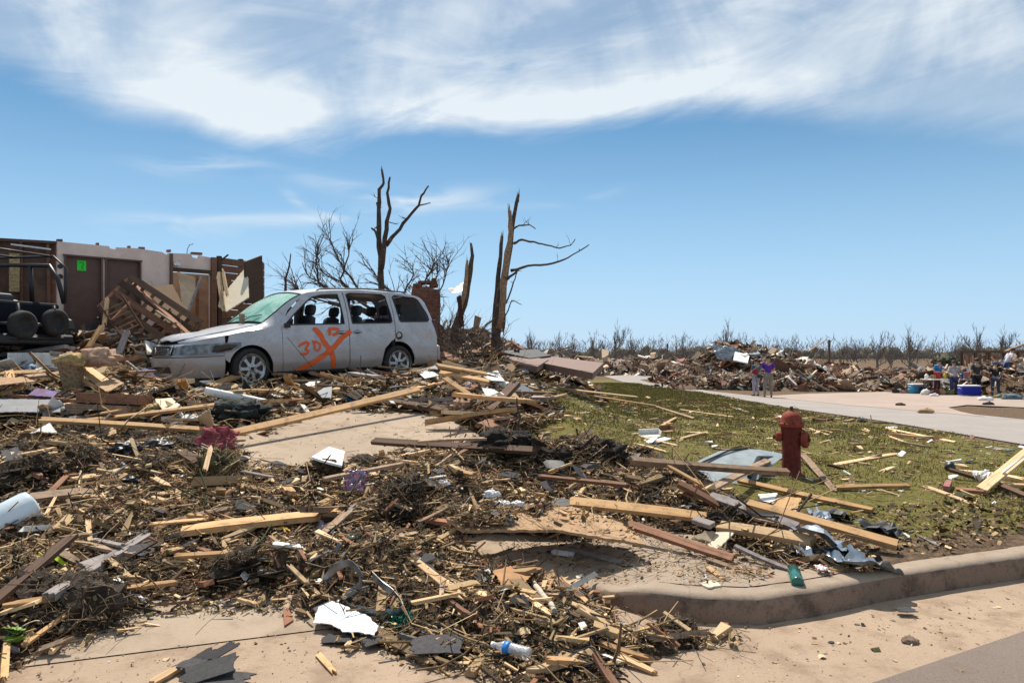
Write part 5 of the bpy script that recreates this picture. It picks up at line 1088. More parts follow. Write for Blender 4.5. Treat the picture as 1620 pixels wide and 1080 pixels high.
x, y, rg = scatter(9000, [(Z_BACK, .4)], 6.5, 22, -17, 5, 1, 6); flakes('rubble_flakes', 'torn paper, leaves and flakes in front of the minivan', 'litter', x, y, rg, .05, .6, .6, .12, PAL, P_MULCH)
x, y, rg = scatter(3500, [(Z_BACK, .4)], 6.5, 22, -17, 5, 1, 7); twigs('straw', 'straw, wire and sticks in front of the minivan', x, y, rg, .35, .005, .35, .2, PAL, [3, 4, 6, 5, 5, 3, 2, 1, 1, .5, 1])
# thinner litter drifting over slabs, gutter and lawn
GUT = [(-3, 2.2), (-3, 3.6), (.4, 4.4), (1.4, 3.95), (2.4, 4.3), (9, 6.8), (9, 3.5), (2, 2.2)]
SLAB = [(-9, 4), (-1, 4), (2.4, 4.4), (2.2, 5.6), (.6, 7), (-.6, 10), (-2.5, 11.5), (-9, 12)]
SLAB2 = gpoly([(760, 860), (900, 860), (1060, 850), (1130, 862), (1230, 905), (1200, 930), (1100, 940), (930, 930), (860, 900)])
DR = lambda x, y: H(x, y) + .026
x, y, rg = scatter(2600, [(SLAB, .1)], 3, 12, -9, 2.5, 1, 8); flakes('leaf_litter', 'scattered brown flakes lying on the bare driveway concrete', 'litter', x, y, rg, .014, .5, .15, .004, PAL, P_MULCH, zf=DR)
x, y, rg = scatter(500, [(SLAB, .1)], 3, 12, -9, 2.5, 1, 9); twigs('twigs', 'a few loose twigs lying on the bare driveway concrete', x, y, rg, .09, .0016, .08, .004, PAL, P_MULCH, zf=DR)
x, y, rg = scatter(2600, [(GUT, .3)], 2.2, 7, -3, 9, 1, 10); flakes('leaf_litter', 'sparse grit and flakes lying in the gutter', 'litter', x, y, rg, .010, .5, .15, .003, PAL, P_MULCH, zf=lambda x, y: np.where(sdist(x, y) < 0, .004, -.5))
LW2 = LAWN
x, y, rg = scatter(5000, [(LAWN, .5), (gpoly([(1230, 850), (1420, 870), (1620, 862), (1700, 800), (1500, 780), (1250, 800)]), .3)], 4.8, 30, -2, 14, 1, 11); flakes('leaf_litter', 'dead leaves and wood flakes strewn across the lawn', 'litter', x, y, rg, .022, .4, .25, .015, PAL, [1, 2, 6, 9, 10, 8, .5, 1, 1, 1.5, 2], zf=H)
x, y, rg = scatter(3800, [(LAWN, .5)], 5, 30, -2, 14, 1, 12); flakes('wood_chips', 'pale wood splinters strewn across the lawn', 'wood chips', x, y, rg, .07, .22, .15, .02, PAL, [1, 1, 3, 4, 8, 8, 1, 0, 1, 1.5, 3], thick=.4, zf=H)
x, y, rg = scatter(1500, [(LAWN, .5)], 5, 30, -2, 14, 1, 13); twigs('twigs', 'twigs strewn across the lawn', x, y, rg, .18, .003, .1, .02, PAL, P_MULCH, zf=H)
x, y, rg = scatter(900, [(SLAB2, .05)], 4.2, 6.5, -.5, 2.4, 1, 17); flakes('leaf_litter', 'brown flakes and grit on the sidewalk slab', 'litter', x, y, rg, .014, .45, .3, .008, PAL, P_MULCH, zf=lambda x, y: H(x, y) + .028)
x, y, rg = scatter(260, [(SLAB2, .05)], 4.2, 6.5, -.5, 2.4, 1, 18); twigs('twigs', 'small twigs lying on the sidewalk slab', x, y, rg, .09, .002, .12, .012, PAL, P_MULCH, zf=lambda x, y: H(x, y) + .028)
EDGE = [(1.6, 4.35), (2.4, 4.6), (3.6, 5.05), (9, 7.1), (9, 8.5), (4.5, 6.8), (2.6, 5.9), (1.2, 5.5)]
x, y, rg = scatter(5000, [(EDGE, .3)], 4.2, 9, 1, 9, 1, 14); flakes('leaf_litter', 'dead brown leaf litter banked behind the kerb', 'litter', x, y, rg, .022, .5, .5, .02, PAL, [6, 9, 9, 6, 3, 1, 0, 3, 0, .2, 1], zf=H)
# grass blades on the lawn
def grass():
    n = 170000; x, y, rg = scatter(n, [(LAWN, .9), (gpoly([(640, 640), (700, 655), (800, 700), (760, 640)]), .2)], 4.9, 48, -2, 14, 1, 15)
    den = fbm(x, y, 1.3, 31, 3); ok = (rg.random(n) < sstep(.38, .58, den) + .15); ok &= pdist(LAWN, x, y) > -.2
    x, y = x[ok], y[ok]; n = len(x); h = rg.uniform(.015, .040, n) * (1 + .04 * y); wd = rg.uniform(.002, .0045, n) * np.maximum(1, y / 7); a = rg.uniform(0, 6.283, n); le = rg.uniform(.2, .9, n) * h; b = rg.uniform(0, 6.283, n); z = H(x, y) - .004
    V = np.zeros((n, 4, 3)); dx, dy = np.cos(a) * wd, np.sin(a) * wd
    V[:, 0] = np.stack([x - dx, y - dy, z], 1); V[:, 1] = np.stack([x + dx, y + dy, z], 1); V[:, 2] = np.stack([x + dx * .4 + np.cos(b) * le, y + dy * .4 + np.sin(b) * le, z + h], 1); V[:, 3] = np.stack([x - dx * .7 + np.cos(b) * le * .5, y - dy * .7 + np.sin(b) * le * .5, z + h * .6], 1)
    pal = np.array([(.155, .14, .034), (.215, .185, .05), (.29, .235, .08), (.36, .27, .13), (.10, .10, .022)]); C = np.repeat(pal[rg.choice(5, n, p=[.3, .3, .18, .10, .12])] * rg.uniform(.7, 1.3, (n, 1)), 4, 0)
    me = bpy.data.meshes.new('grass'); npmesh(me, V.reshape(-1, 3), np.arange(n * 4).reshape(-1, 4)); setcol(me, C); o = link('grass', me, BLADE); top(o, 'short patchy green grass of the front lawn', 'grass', kind='stuff')
grass()
# ------------------------------------------------------------------ traced boards
def gd(px, py, lift=0.0): return gp(px, py, HD, lift)
N, O_, RE, G_, PA, DK = W_NEW, W_OLD, W_RED, W_GREY, W_PALE, W_DARK
BOARDS = [ # x1,y1,x2,y2,width,thick,material,lift1,lift2,jag,roll,taper,label
(370,686,662,617,.14,.045,N,.16,.30,.05,.5,0,'long fresh pine plank lying across the driveway in front of the minivan'),
(62,665,390,684,.11,.05,N,.14,.12,.1,.4,0,'long pine board running from the left rubble to the maroon cloth'),
(115,668,340,642,.10,.04,N,.14,.22,.1,.3,0,'pine board slanting up over the rubble towards the white pipe'),
(89,676,193,706,.05,.03,O_,.08,.06,.15,0,0,'thin grey batten in the rubble below the long pine board'),
(0,590,108,586,.30,.02,N,.22,.20,.1,.2,0,'wide tan board at the left edge below the white box'),
(40,597,108,590,.10,.05,O_,.22,.22,.1,.4,0,'dark-edged plank lying on the wide tan board'),
(0,624,40,608,.08,.04,N,.16,.22,.1,.3,0,'short pine board at the left edge above the grey awning'),
(133,603,178,631,.07,.03,N,.25,.10,.15,.3,0,'narrow board sloping down right of the wicker bin'),
(200,594,292,603,.06,.03,RE,.20,.14,.1,.3,0,'reddish strip lying under the blue and red carton'),
(207,693,220,728,.05,.03,PA,.16,.02,.2,.3,.3,'short pale stake leaning over the dark tub'),
(111,763,205,741,.09,.03,PA,.05,.06,.5,.3,.3,'pale split board upper left of the foreground mulch'),
(67,792,106,753,.06,.04,RE,.05,.10,.4,.4,.2,'red brown stick leaning behind the white tank'),
(238,753,287,780,.06,.03,PA,.08,.02,.5,.3,.4,'two-toned split wedge left of the root clump'),
(217,742,240,727,.07,.03,O_,.04,.06,.4,.2,0,'stubby brown board left of the root clump'),
(324,745,334,708,.04,.025,PA,.22,.36,.3,.3,0,'pale stick standing in front of the maroon cloth'),
(3,961,293,921,.03,.028,N,.08,.06,.3,.5,.3,'long thin stick crossing the mulch at lower left'),
(269,829,365,803,.10,.025,O_,.04,.07,.6,.2,0,'wide weathered board piece right of the white tank'),
(275,884,422,874,.045,.03,N,.03,.05,.5,.4,.5,'long thin pale board in the mulch below the wide weathered one'),
(351,860,425,823,.07,.03,PA,.03,.10,.3,.5,.9,'pointed pale wedge left of the yellow tube'),
(139,822,144,863,.045,.03,PA,.07,.01,.4,.2,.3,'short upright splinter right of the white tank'),
(192,851,209,811,.055,.03,PA,.01,.09,.3,.4,.9,'sharp tapered splinter pointing away from the camera'),
(52,915,119,936,.11,.035,PA,.05,.03,.8,.4,.3,'broad split pale board at lower left, lower of a pair'),
(64,900,120,926,.08,.03,PA,.08,.06,.8,.1,.5,'broad split pale board at lower left, upper of a pair'),
(85,872,125,892,.07,.03,O_,.06,.05,.9,.3,.2,'frayed brown board end beside the neon yellow strip'),
(170,883,214,923,.035,.02,PA,.07,.02,.5,.3,.3,'thin pale splinter pointing down to the white slat'),
(5,1080,10,1022,.045,.03,N,.04,.05,.2,.3,.2,'upright pine stick at the lower left corner'),
(34,1024,107,976,.025,.02,N,.03,.10,.2,.3,.4,'thin curved stick at lower left beside the green leaves'),
(238,1082,284,1057,.05,.03,PA,.03,.03,.4,.3,.4,'pale splinter at the bottom edge beside the black shingles'),
(67,825,89,784,.025,.02,PA,.02,.10,.3,.3,.4,'thin pale sliver just right of the white tank'),
(589,698,852,714,.12,.05,DK,.16,.20,.1,.5,0,'long dark brown plank lying on the driveway towards the root mass'),
(659,698,770,694,.05,.03,O_,.24,.26,.2,.3,.2,'thin batten resting on the dark brown plank'),
(375,767,477,787,.06,.03,N,.04,.03,.5,.3,.2,'brown batten in the mulch right of the root clump'),
(646,878,736,949,.055,.03,PA,.04,.05,.3,.5,-.5,'long pale club-shaped splinter in the centre foreground'),
(680,856,733,879,.075,.03,PA,.04,.02,.4,.2,0,'flat pale board piece above the long centre splinter'),
(455,896,506,944,.025,.02,PA,.09,.03,.2,.3,.2,'thin pale stick left of the looped metal strip'),
(615,857,660,843,.035,.025,O_,.04,.05,.2,.3,.2,'short round brown stick in the centre mulch'),
(659,828,711,805,.025,.02,O_,.10,.16,.2,.3,.2,'thin brown stick left of the mulch-covered plywood'),
(625,796,651,811,.035,.03,O_,.16,.10,.2,.3,0,'short brown board end on the centre mound'),
(604,815,632,790,.05,.03,RE,.06,.18,.2,.3,0,'reddish board leaning on the centre mound'),
(686,740,717,718,.02,.02,O_,.05,.15,.2,.3,.2,'thin stick behind the snack packet'),
(498,801,532,783,.04,.02,N,.04,.06,.3,.3,.3,'small tan stick left of the snack packet'),
(510,758,640,733,.05,.035,O_,.14,.14,.2,.3,.2,'dark batten behind the snack packet'),
(900,795,1122,818,.13,.045,N,.20,.14,.1,.5,.1,'thick yellow pine plank lying beyond the plywood sheet'),
(993,829,1163,886,.085,.04,RE,.16,.05,.1,.5,0,'reddish board sloping down from plywood to the sidewalk'),
(996,729,1246,748,.085,.06,O_,.26,.22,.08,.5,0,'long square timber pointing at the hydrant base'),
(1070,763,1141,802,.085,.045,RE,.18,.10,.15,.4,0,'short reddish timber left of the grey planks'),
(1055,736,1113,771,.035,.025,N,.18,.12,.2,.3,.2,'thin lath under the long square timber'),
(851,753,998,769,.05,.035,RE,.16,.12,.2,.3,.1,'brown batten half buried behind the plywood'),
(868,746,905,733,.03,.02,PA,.12,.22,.2,.3,.2,'thin pale batten sticking out of the root mass'),
(895,866,988,891,.03,.025,G_,.07,.03,.1,.3,0,'grey painted stick on the concrete below the plywood'),
(823,942,874,974,.05,.025,PA,.03,.02,.5,.3,.5,'split pale slat left of the birch log'),
(885,914,947,970,.03,.025,N,.09,.03,.3,.3,.3,'thin brown board right of the birch log'),
(1117,884,1192,911,.035,.03,O_,.05,.02,.2,.3,.5,'weathered pointed stake below the reddish board'),
(1117,896,1147,921,.03,.02,N,.05,.02,.3,.3,.3,'small brown splinter under the weathered stake'),
(1168,760,1383,808,.07,.04,N,.05,.04,.1,.5,.3,'long brown board on the grass in front of the hydrant'),
(1268,717,1322,778,.09,.04,O_,.12,.02,.3,.4,.2,'grey brown board leaning at the right of the hydrant base'),
(1322,771,1440,768,.06,.04,N,.05,.05,.1,.4,0,'pine board lying across the grass right of the hydrant'),
(1319,735,1419,717,.11,.02,PA,.03,.03,.6,.1,.2,'flat pale board on the grass beyond the hydrant'),
(1123,784,1262,833,.10,.05,G_,.14,.10,.05,.5,0,'grey weathered square timber beside the hydrant path'),
(1182,796,1420,862,.12,.05,N,.13,.08,.03,.3,0,'long grooved deck board pointing at the kerb'),
(1136,832,1288,857,.12,.05,PA,.13,.08,.1,.4,0,'dirty pale timber behind the green bottle'),
(1098,822,1128,832,.09,.04,G_,.16,.15,.1,.3,0,'short pale grey board end touching the yellow plank'),
(1162,865,1249,902,.03,.025,G_,.10,.03,.1,.3,0,'thin whitish stick ending at the green bottle'),
(1115,778,1215,728,.10,.035,O_,.05,.16,.1,.3,0,'dark weathered board leaning on the blue grey car panel'),
(1460,768,1540,798,.09,.02,PA,.03,.02,.7,.1,.5,'pale split board on the grass near the pink brick'),
(1155,643,1184,652,.09,.02,PA,.03,.03,.3,.1,0,'short pale board at the grass edge before the two walkers'),
(1047,673,1070,660,.08,.03,PA,.03,.06,.3,.1,0,'short pale board standing out on the middle of the lawn'),
(1075,694,1120,683,.05,.04,PA,.03,.05,.3,.3,.2,'short thick pale branch on the lawn behind the car panel'),
(862,612,1008,628,.13,.05,PA,.08,.08,.1,.4,0,'long pale plank at the back of the lawn'),
(905,621,1038,642,.08,.04,N,.05,.05,.1,.4,0,'narrow plank lying in front of the long pale one'),
(1038,643,1098,662,.09,.04,O_,.04,.04,.2,.3,0,'weathered plank continuing along the lawn edge'),
(1076,648,1160,660,.05,.03,PA,.03,.03,.2,.3,0,'thin pale lath on the lawn near the walkers'),
(703,599,751,631,.11,.04,N,.45,.20,.1,.4,0,'pine board sloping down behind the pink insulation'),
(819,643,872,643,.10,.04,O_,.05,.05,.1,.3,0,'weathered board at the left end of the lawn'),
(870,655,935,653,.06,.03,PA,.03,.03,.3,.2,0,'thin pale board on the left part of the lawn'),
(1402,678,1512,700,.07,.03,PA,.03,.03,.2,.3,0,'long thin lath along the road edge of the lawn'),
(1407,690,1443,704,.05,.02,PA,.02,.02,.3,.3,.3,'short lath beside the long thin one at the road edge'),
(1552,775,1640,703,.13,.04,PA,.05,.42,.05,.3,0,'pale plank propped up at the right edge of the lawn'),
(1498,741,1556,760,.06,.04,DK,.12,.03,.2,.3,0,'dark board sloping towards the propped pale plank'),
(1576,765,1640,792,.07,.04,DK,.08,.04,.1,.3,0,'dark plank under the propped pale plank'),
(1560,766,1640,768,.05,.03,N,.08,.08,.1,.3,0,'thin pine lath crossing the propped pale plank'),
(1281,678,1312,689,.05,.02,PA,.03,.02,.3,.3,.2,'short pale lath behind the hydrant'),
(911,963,968,991,.075,.035,PA,.07,.04,.5,.4,0,'thick pale split board at the start of the kerb'),
(1027,1014,1123,1001,.045,.02,O_,.05,.07,.2,1.0,.2,'curved weathered board end in the gutter'),
(973,1035,1044,1068,.05,.02,PA,.03,.02,.4,.2,.6,'pale pointed shingle of wood in the gutter'),
(948,1019,1027,1045,.03,.02,N,.04,.02,.3,.3,.4,'thin tan splinter above the pointed one in the gutter'),
(1052,987,1088,986,.03,.015,PA,.05,.05,.2,.2,0,'small whitish wood piece at the kerb foot'),
(503,1036,530,1066,.03,.02,N,.02,.02,.3,.3,.3,'short brown splinter on the bare concrete at the bottom'),
(1010,690,1075,706,.04,.02,PA,.06,.02,.2,.3,0,'thin board behind the white box scraps on the lawn'),
(940,706,1010,722,.05,.03,PA,.06,.05,.3,.3,0,'pale board at the edge of the root mass and lawn'),
(1000,700,1060,716,.04,.02,PA,.03,.03,.3,.2,0,'pale lath pointing at the blue grey car panel'),
(690,578,770,592,.14,.05,N,.5,.35,.1,.4,0,'yellowish beam stacked behind the minivan tail, upper one'),
(695,590,775,604,.14,.05,N,.35,.25,.1,.4,0,'yellowish beam stacked behind the minivan tail, lower one'),
(610,600,690,580,.10,.04,O_,.1,.25,.2,.3,0,'grey board under the minivan rear wheel'),
(560,596,650,600,.08,.04,O_,.1,.1,.2,.3,0,'brown board under the minivan side'),
(640,596,712,620,.10,.04,O_,.2,.15,.2,.3,0,'dark board right of the rear wheel'),
(430,616,560,608,.06,.04,N,.06,.06,.2,.3,0,'thin brown board in the minivan shadow'),
(440,628,590,613,.05,.03,N,.05,.08,.2,.3,0,'thin pale lath just before the minivan shadow'),
]
for i, (x1, y1, x2, y2, wd, th, mt, l1, l2, jg, rl, tpz, lb) in enumerate(BOARDS):
    A = gd(x1, y1, l1); B = gd(x2, y2, l2); L = (B - A).length; wd *= .74 if wd > .04 else 1; th *= .85
    o = beam('wood_board', A, B, wd, th, mt, roll=rl, jag=jg * min(L, .6) * .5, warp=.3 * min(1, .5 / L) , seed=i + 100, taper=tpz); top(o, lb, 'board', 'broken boards in the debris')
# ------------------------------------------------------------------ loose repeats, each its own object
LM = [(660, 650, 'the bare driveway'), (345, 760, 'the root clump'), (560, 765, 'the snack packet'), (35, 820, 'the white tank'), (800, 1030, 'the water bottle'), (600, 930, 'the looped metal strip'), (850, 830, 'the mulched plywood'), (1250, 700, 'the fire hydrant'), (1160, 740, 'the car panel'), (1340, 870, 'the crumpled flashing'), (1050, 960, 'the start of the kerb'), (340, 1050, 'the black shingle pile'), (160, 640, 'the wooden drawers'), (260, 600, 'the minivan nose'), (500, 610, 'the minivan side'), (110, 600, 'the wicker bin'), (760, 640, 'the pink insulation'), (880, 580, 'the siding slabs'), (1040, 690, 'the white box scraps'), (1450, 740, 'the pale split board'), (1000, 640, 'the long lawn planks'), (180, 900, 'the white slat'), (430, 840, 'the yellow tube'), (380, 655, 'the green netting'), (50, 645, 'the grey awning'), (1300, 660, 'the road edge'), (780, 700, 'the dark root mass'), (60, 1000, 'the green leaves'), (1150, 900, 'the sidewalk slab')]
def near(p):
    px = HX + p[0] / p[1] * F; py = HY - (p[2] - CAMZ) / p[1] * F; return min(LM, key=lambda q: (q[0] - px) ** 2 + (q[1] - py) ** 2)[2]
EXC = [(gd(a, b), q) for a, b, q in ((808, 1028, .22), (545, 985, .22), (600, 930, .26), (563, 768, .2), (520, 725, .3), (520, 845, .14), (790, 800, .3), (905, 815, .35), (30, 820, .3), (448, 838, .1), (1262, 912, .15), (345, 735, .3), (380, 660, .4), (82, 884, .12), (635, 990, .12), (165, 645, .4), (625, 640, .5))]
def copies(name, cat_, group, protos, zone, n, seed, yr, xr, sizes, tiltd, liftk, words, zf=None, soft=.0, own=None):
    x, y, rg = scatter(n, [(zone, soft)], yr[0], yr[1], xr[0], xr[1], 1, seed); zz = (zf or HD)(x, y); rr = random.Random(seed)
    for i in range(n):
        if name != 'lawn_scrap' and any((x[i] - e.x) ** 2 + (y[i] - e.y) ** 2 < (q * (1.7 if name == 'soil_clod' else 1)) ** 2 for e, q in EXC): continue
        pr, tone = protos[rr.randrange(len(protos))]; s = rr.uniform(*sizes) * (1 if rr.random() < .8 else 1.5); o = bpy.data.objects.new(name, pr); COL.objects.link(o)
        o.location = (x[i], y[i], zz[i] + liftk * rr.uniform(.2, 1)); o.rotation_euler = (rr.gauss(0, R(tiltd)), rr.gauss(0, R(tiltd)), rr.uniform(0, 2 * math.pi)); o.scale = (s, s * rr.uniform(.8, 1.3), s * rr.uniform(.8, 1.3))
        pz = words[0] if s < sizes[0] + (sizes[1] - sizes[0]) * .4 else (words[1] if s < sizes[1] * .85 else words[2])
        top(o, f'{pz} {tone} {own or name.replace("_", " ")} near {near(o.location)}', cat_, group)
def pm(L, w, t, seed, mat, jag=.1, taper=0.0, warp=.5):
    me = board_mesh(L, w, t, seed, jag * L, warp, n=4, ns=4, taper=taper); me.materials.append(mat); return me
sp = [(pm(.30, .045, .022, i, [PA, N, O_, RE, PA, O_, N][i % 7], .3, [.8, .2, 0, .5, .9, .3, 0][i % 7]), ['pale', 'tan', 'grey brown', 'reddish', 'pale', 'weathered', 'tan'][i % 7]) for i in range(14)]
copies('wood_splinter', 'wood splinter', 'splinters in the near debris', sp, Z_FRONT, 215, 41, (2.6, 8.5), (-6.5, 3.2), (.3, 1.0), 10, .07, ('small', 'medium', 'long'))
bp = [(pm(1.0, [.09, .14, .06, .11][i % 4], .035, 60 + i, [N, O_, RE, PA, N, DK, G_][i % 7], .12, 0, .12), ['tan', 'weathered', 'reddish', 'pale', 'tan', 'dark', 'grey'][i % 7]) for i in range(14)]
copies('rubble_board', 'board', 'boards in the rubble round the minivan', bp, Z_BACK, 190, 42, (7, 20), (-15, 4), (.4, 1.35), 9, .28, ('short', 'medium', 'long'))
copies('lawn_scrap', 'wood scrap', 'wood scraps on the lawn', sp, LAWN, 90, 43, (6.5, 26), (-1, 12), (.5, 1.8), 4, .03, ('small', 'medium', 'long'), zf=H)
copies('debris_board', 'board', 'long boards in the near left debris', bp, [(-7, 3.2), (-1.2, 4.2), (-.9, 6.5), (-3, 7.6), (-8, 8)], 34, 49, (3, 8), (-7, 0), (.35, .95), 7, .12, ('short', 'medium', 'long'))
def shing(seed, sz=.16, bow=.06):
    rr = random.Random(seed); n = rr.randint(5, 7); pts = []
    for k in range(n): a = 2 * math.pi * (k + rr.uniform(-.3, .3)) / n; r = sz * rr.uniform(.5, 1); pts.append((r * math.cos(a) * 1.3, r * math.sin(a)))
    k1 = rr.uniform(4, 12); me = wrap_shell(panel(pts, [], .04, lambda x, y: Vector((x, y, bow * sz * math.sin(x * k1 + y * k1 * .6)))).mesh(), .005, (0, 0, -9)); return me
def withm(me, m): me.materials.append(m); return me
sh_ = [(withm(shing(i), SHING), t) for i, t in zip(range(8), ['black', 'dark', 'torn black', 'curled black', 'broken dark', 'pointed black', 'flat dark', 'ragged black'])]
copies('roof_shingle', 'roof shingle', 'torn roof shingles in the debris', sh_, Z_FRONT, 75, 44, (2.7, 8), (-6, 3), (.25, .75), 14, .08, ('small', 'medium', 'large'))
copies('roof_shingle', 'roof shingle', 'torn roof shingles in the rubble', sh_, Z_BACK, 35, 45, (7, 18), (-13, 4), (.7, 1.7), 14, .22, ('small', 'medium', 'large'))
PAPER = simple('dirty_white_paper', (.70, .68, .64), .8, var=.1, rv=.3); CARD = simple('brown_card', (.34, .20, .10), .8, var=.2, rv=.4); BLUEP = simple('blue_plastic', (.05, .16, .42), .5, rv=.5)
pp = [(withm(shing(20 + i, .06, .5), PAPER), t) for i, t in zip(range(4), ['white', 'torn white', 'creased white', 'folded white'])] + [(withm(shing(30, .06, .3), CARD), 'brown card')] + [(withm(shing(31, .05, .4), BLUEP), 'blue')]
copies('paper_scrap', 'paper scrap', 'paper scraps in the near debris', pp, Z_FRONT, 40, 46, (2.7, 8), (-6, 3), (.3, .9), 25, .06, ('tiny', 'small', 'bigger'))
copies('paper_scrap', 'paper scrap', 'paper scraps in the rubble', pp, Z_BACK, 60, 47, (7, 19), (-14, 4), (1.0, 3.4), 25, .20, ('small', 'medium', 'large'))
copies('paper_scrap', 'paper scrap', 'paper scraps on the lawn', pp, LAWN, 34, 48, (6.5, 22), (-1, 12), (.6, 2.0), 15, .03, ('small', 'medium', 'large'), zf=H)
# ------------------------------------------------------------------ soft, crumpled and broken things
def lump(name, p, size, mat, seed, amp=.35, sc=2.2, rot=(0, 0, 0), sub=4, ridge=True, label=None, cat_=None, sink=.3, parent=None, sharp=0.0):
    bm = bmesh.new(); bmesh.ops.create_icosphere(bm, subdivisions=sub, radius=.5)
    for v in bm.verts:
        q = v.co.normalized(); n = mnoise.fractal(q * sc + Vector((seed * 3.1, seed, 0)), .9, 2.1, 4); r_ = mnoise.ridged_multi_fractal(q * sc * 1.4 + Vector((seed, 5, 1)), .9, 2.1, 3, 1.0, 2.0) if ridge else 0
        v.co = q * .5 * (1 + amp * n + amp * .22 * (r_ - 1.2)); v.co.z = v.co.z if v.co.z > -.2 else -.2 + (v.co.z + .2) * .3
    for v in bm.verts: v.co = Vector((v.co.x * size[0], v.co.y * size[1], v.co.z * size[2]))
    me = bpy.data.meshes.new(name); bm.to_mesh(me); bm.free(); o = link(name, me, mat, parent, True); o.location = Vector(p) + Vector((0, 0, size[2] * (.5 - sink))); o.rotation_euler = [R(a) for a in rot]
    if label: top(o, label, cat_ or name.replace('_', ' '))
    return o
def rag(name, p, size, mat, seed, label, cat_, rot=(0, 0, 0), fold=.25, n=26, lift=.02):
    """a crumpled sheet lying loose: folded surface with thickness"""
    rr = random.Random(seed); V = []; Fs = []
    for i in range(n):
        for j in range(n):
            u, v = i / (n - 1) - .5, j / (n - 1) - .5; q = Vector((u * 3 + seed, v * 3, seed * .7)); edge = 1 - .22 * mnoise.noise(q * 1.3)
            h = abs(mnoise.noise(q * 1.1)) * fold + abs(mnoise.noise(q * 2.6)) * fold * .45
            V.append((u * size[0] * edge + mnoise.noise(q * 1.9 + Vector((9, 0, 0))) * size[0] * .12, v * size[1] * edge + mnoise.noise(q * 1.7 + Vector((0, 9, 0))) * size[1] * .12, h * min(size)))
    for i in range(n - 1):
        for j in range(n - 1): Fs.append((i * n + j, (i + 1) * n + j, (i + 1) * n + j + 1, i * n + j + 1))
    mb = MB(); mb.add(V, Fs); me = wrap_shell(mb.mesh(), .003, (0, 0, -9)); o = link(name, me, mat, None, True); o.location = Vector(p) + Vector((0, 0, lift)); o.rotation_euler = [R(a) for a in rot]; top(o, label, cat_); return o
def flat(name, px, th, mat, label, cat_, lifts=.03, rag_=.008, bow=.01, fn=HD, **k):
    if not hasattr(lifts, '__len__'): lifts = [lifts] * len(px)
    # keep thin sheets planar: corners share the plane through their ground points
    P = [gp(a, b, fn, l) for (a, b), l in zip(px, lifts)]; A = np.array([(p.x, p.y, 1) for p in P]); z = np.array([p.z for p in P]); c = np.linalg.lstsq(A, z, rcond=None)[0]; up = max(0, (z - A @ c).max() * .6)
    P = [Vector((p.x, p.y, float(A[i] @ c) + up)) for i, p in enumerate(P)]; o = slab(name, P, th, mat, bow=bow, rag=rag_, **k); top(o, label, cat_); return o
# plywood sheet with mulch on it
Hb = lambda x, y: H(x, y) + .02
plyc = [gp(706, 812, Hb, .30), gp(733, 843, Hb, .26), gp(878, 852, Hb, .20), gp(1022, 853, Hb, .15), gp(985, 827, Hb, .16), gp(905, 806, Hb, .21), gp(840, 797, Hb, .28)]
A_ = np.array([(p.x, p.y, 1) for p in plyc]); z_ = np.array([p.z for p in plyc]); cpl = np.linalg.lstsq(A_, z_, rcond=None)[0]; plyc = [Vector((p.x, p.y, float(A_[i] @ cpl))) for i, p in enumerate(plyc)]
o = slab('plywood_sheet', plyc, .02, PLY, rag=.012, bow=.004); top(o, 'large plywood sheet propped on rubble with mulch piled on it', 'plywood')
PZ = lambda x, y: cpl[0] * x + cpl[1] * y + cpl[2] + .006
PP = [(p.x, p.y) for p in plyc]
def on_ply(n, seed, sh=0): x, y, rg = scatter(n, [(PP, .0)], 4.5, 8, -1.5, 2, 1, seed); k = (x < .12 + .5 * (fbm(x, y, 3, 5, 2) - .5) * 2) | (rg.random(n) < .05); return x[k], y[k], rg
x, y, rg = on_ply(3500, 51); hz_ = lambda x, y: PZ(x, y) + .05 * sstep(.62, -.4, x) * fbm(x, y, 5, 4, 2)
flakes('leaf_litter', 'mulch and leaf flakes heaped on the plywood sheet', 'litter', x, y, rg, .02, .55, .6, .05, PAL, P_MULCH, zf=hz_)
x, y, rg = on_ply(1300, 52); twigs('twigs', 'twigs and straw heaped on the plywood sheet', x, y, rg, .10, .0016, .3, .06, PAL, P_MULCH, zf=hz_)
x, y, rg = on_ply(420, 53); flakes('wood_chips', 'wood chips heaped on the plywood sheet', 'wood chips', x, y, rg, .045, .25, .35, .06, PAL, [1, 2, 4, 5, 6, 3, 1, 0, 1, .4, 3], thick=.5, zf=hz_)
# props that carry the sheet
for i, (a, b) in enumerate((((760, 822), (900, 826)), ((720, 830), (800, 812)))):
    A, B = gp(*a, Hb, .1), gp(*b, Hb, .1); top(beam('wood_block', A, B, .14, .12, DK, roll=.2, jag=.03, seed=i), ['long', 'short'][i] + ' dark timber propping up the plywood sheet', 'timber')
flat('cardboard_sheet', [(780, 912), (800, 897), (862, 898), (845, 915), (822, 936), (797, 932)], .004, simple('orange_brown_card', (.36, .17, .06), .7, var=.25), 'orange brown cardboard sheet below the plywood', 'cardboard', .05, bow=.05)
flat('cardboard_sheet', [(820, 935), (848, 905), (880, 912), (870, 935), (845, 948)], .004, CARD, 'dull brown torn cardboard beside the birch log', 'cardboard', .03, bow=.06)
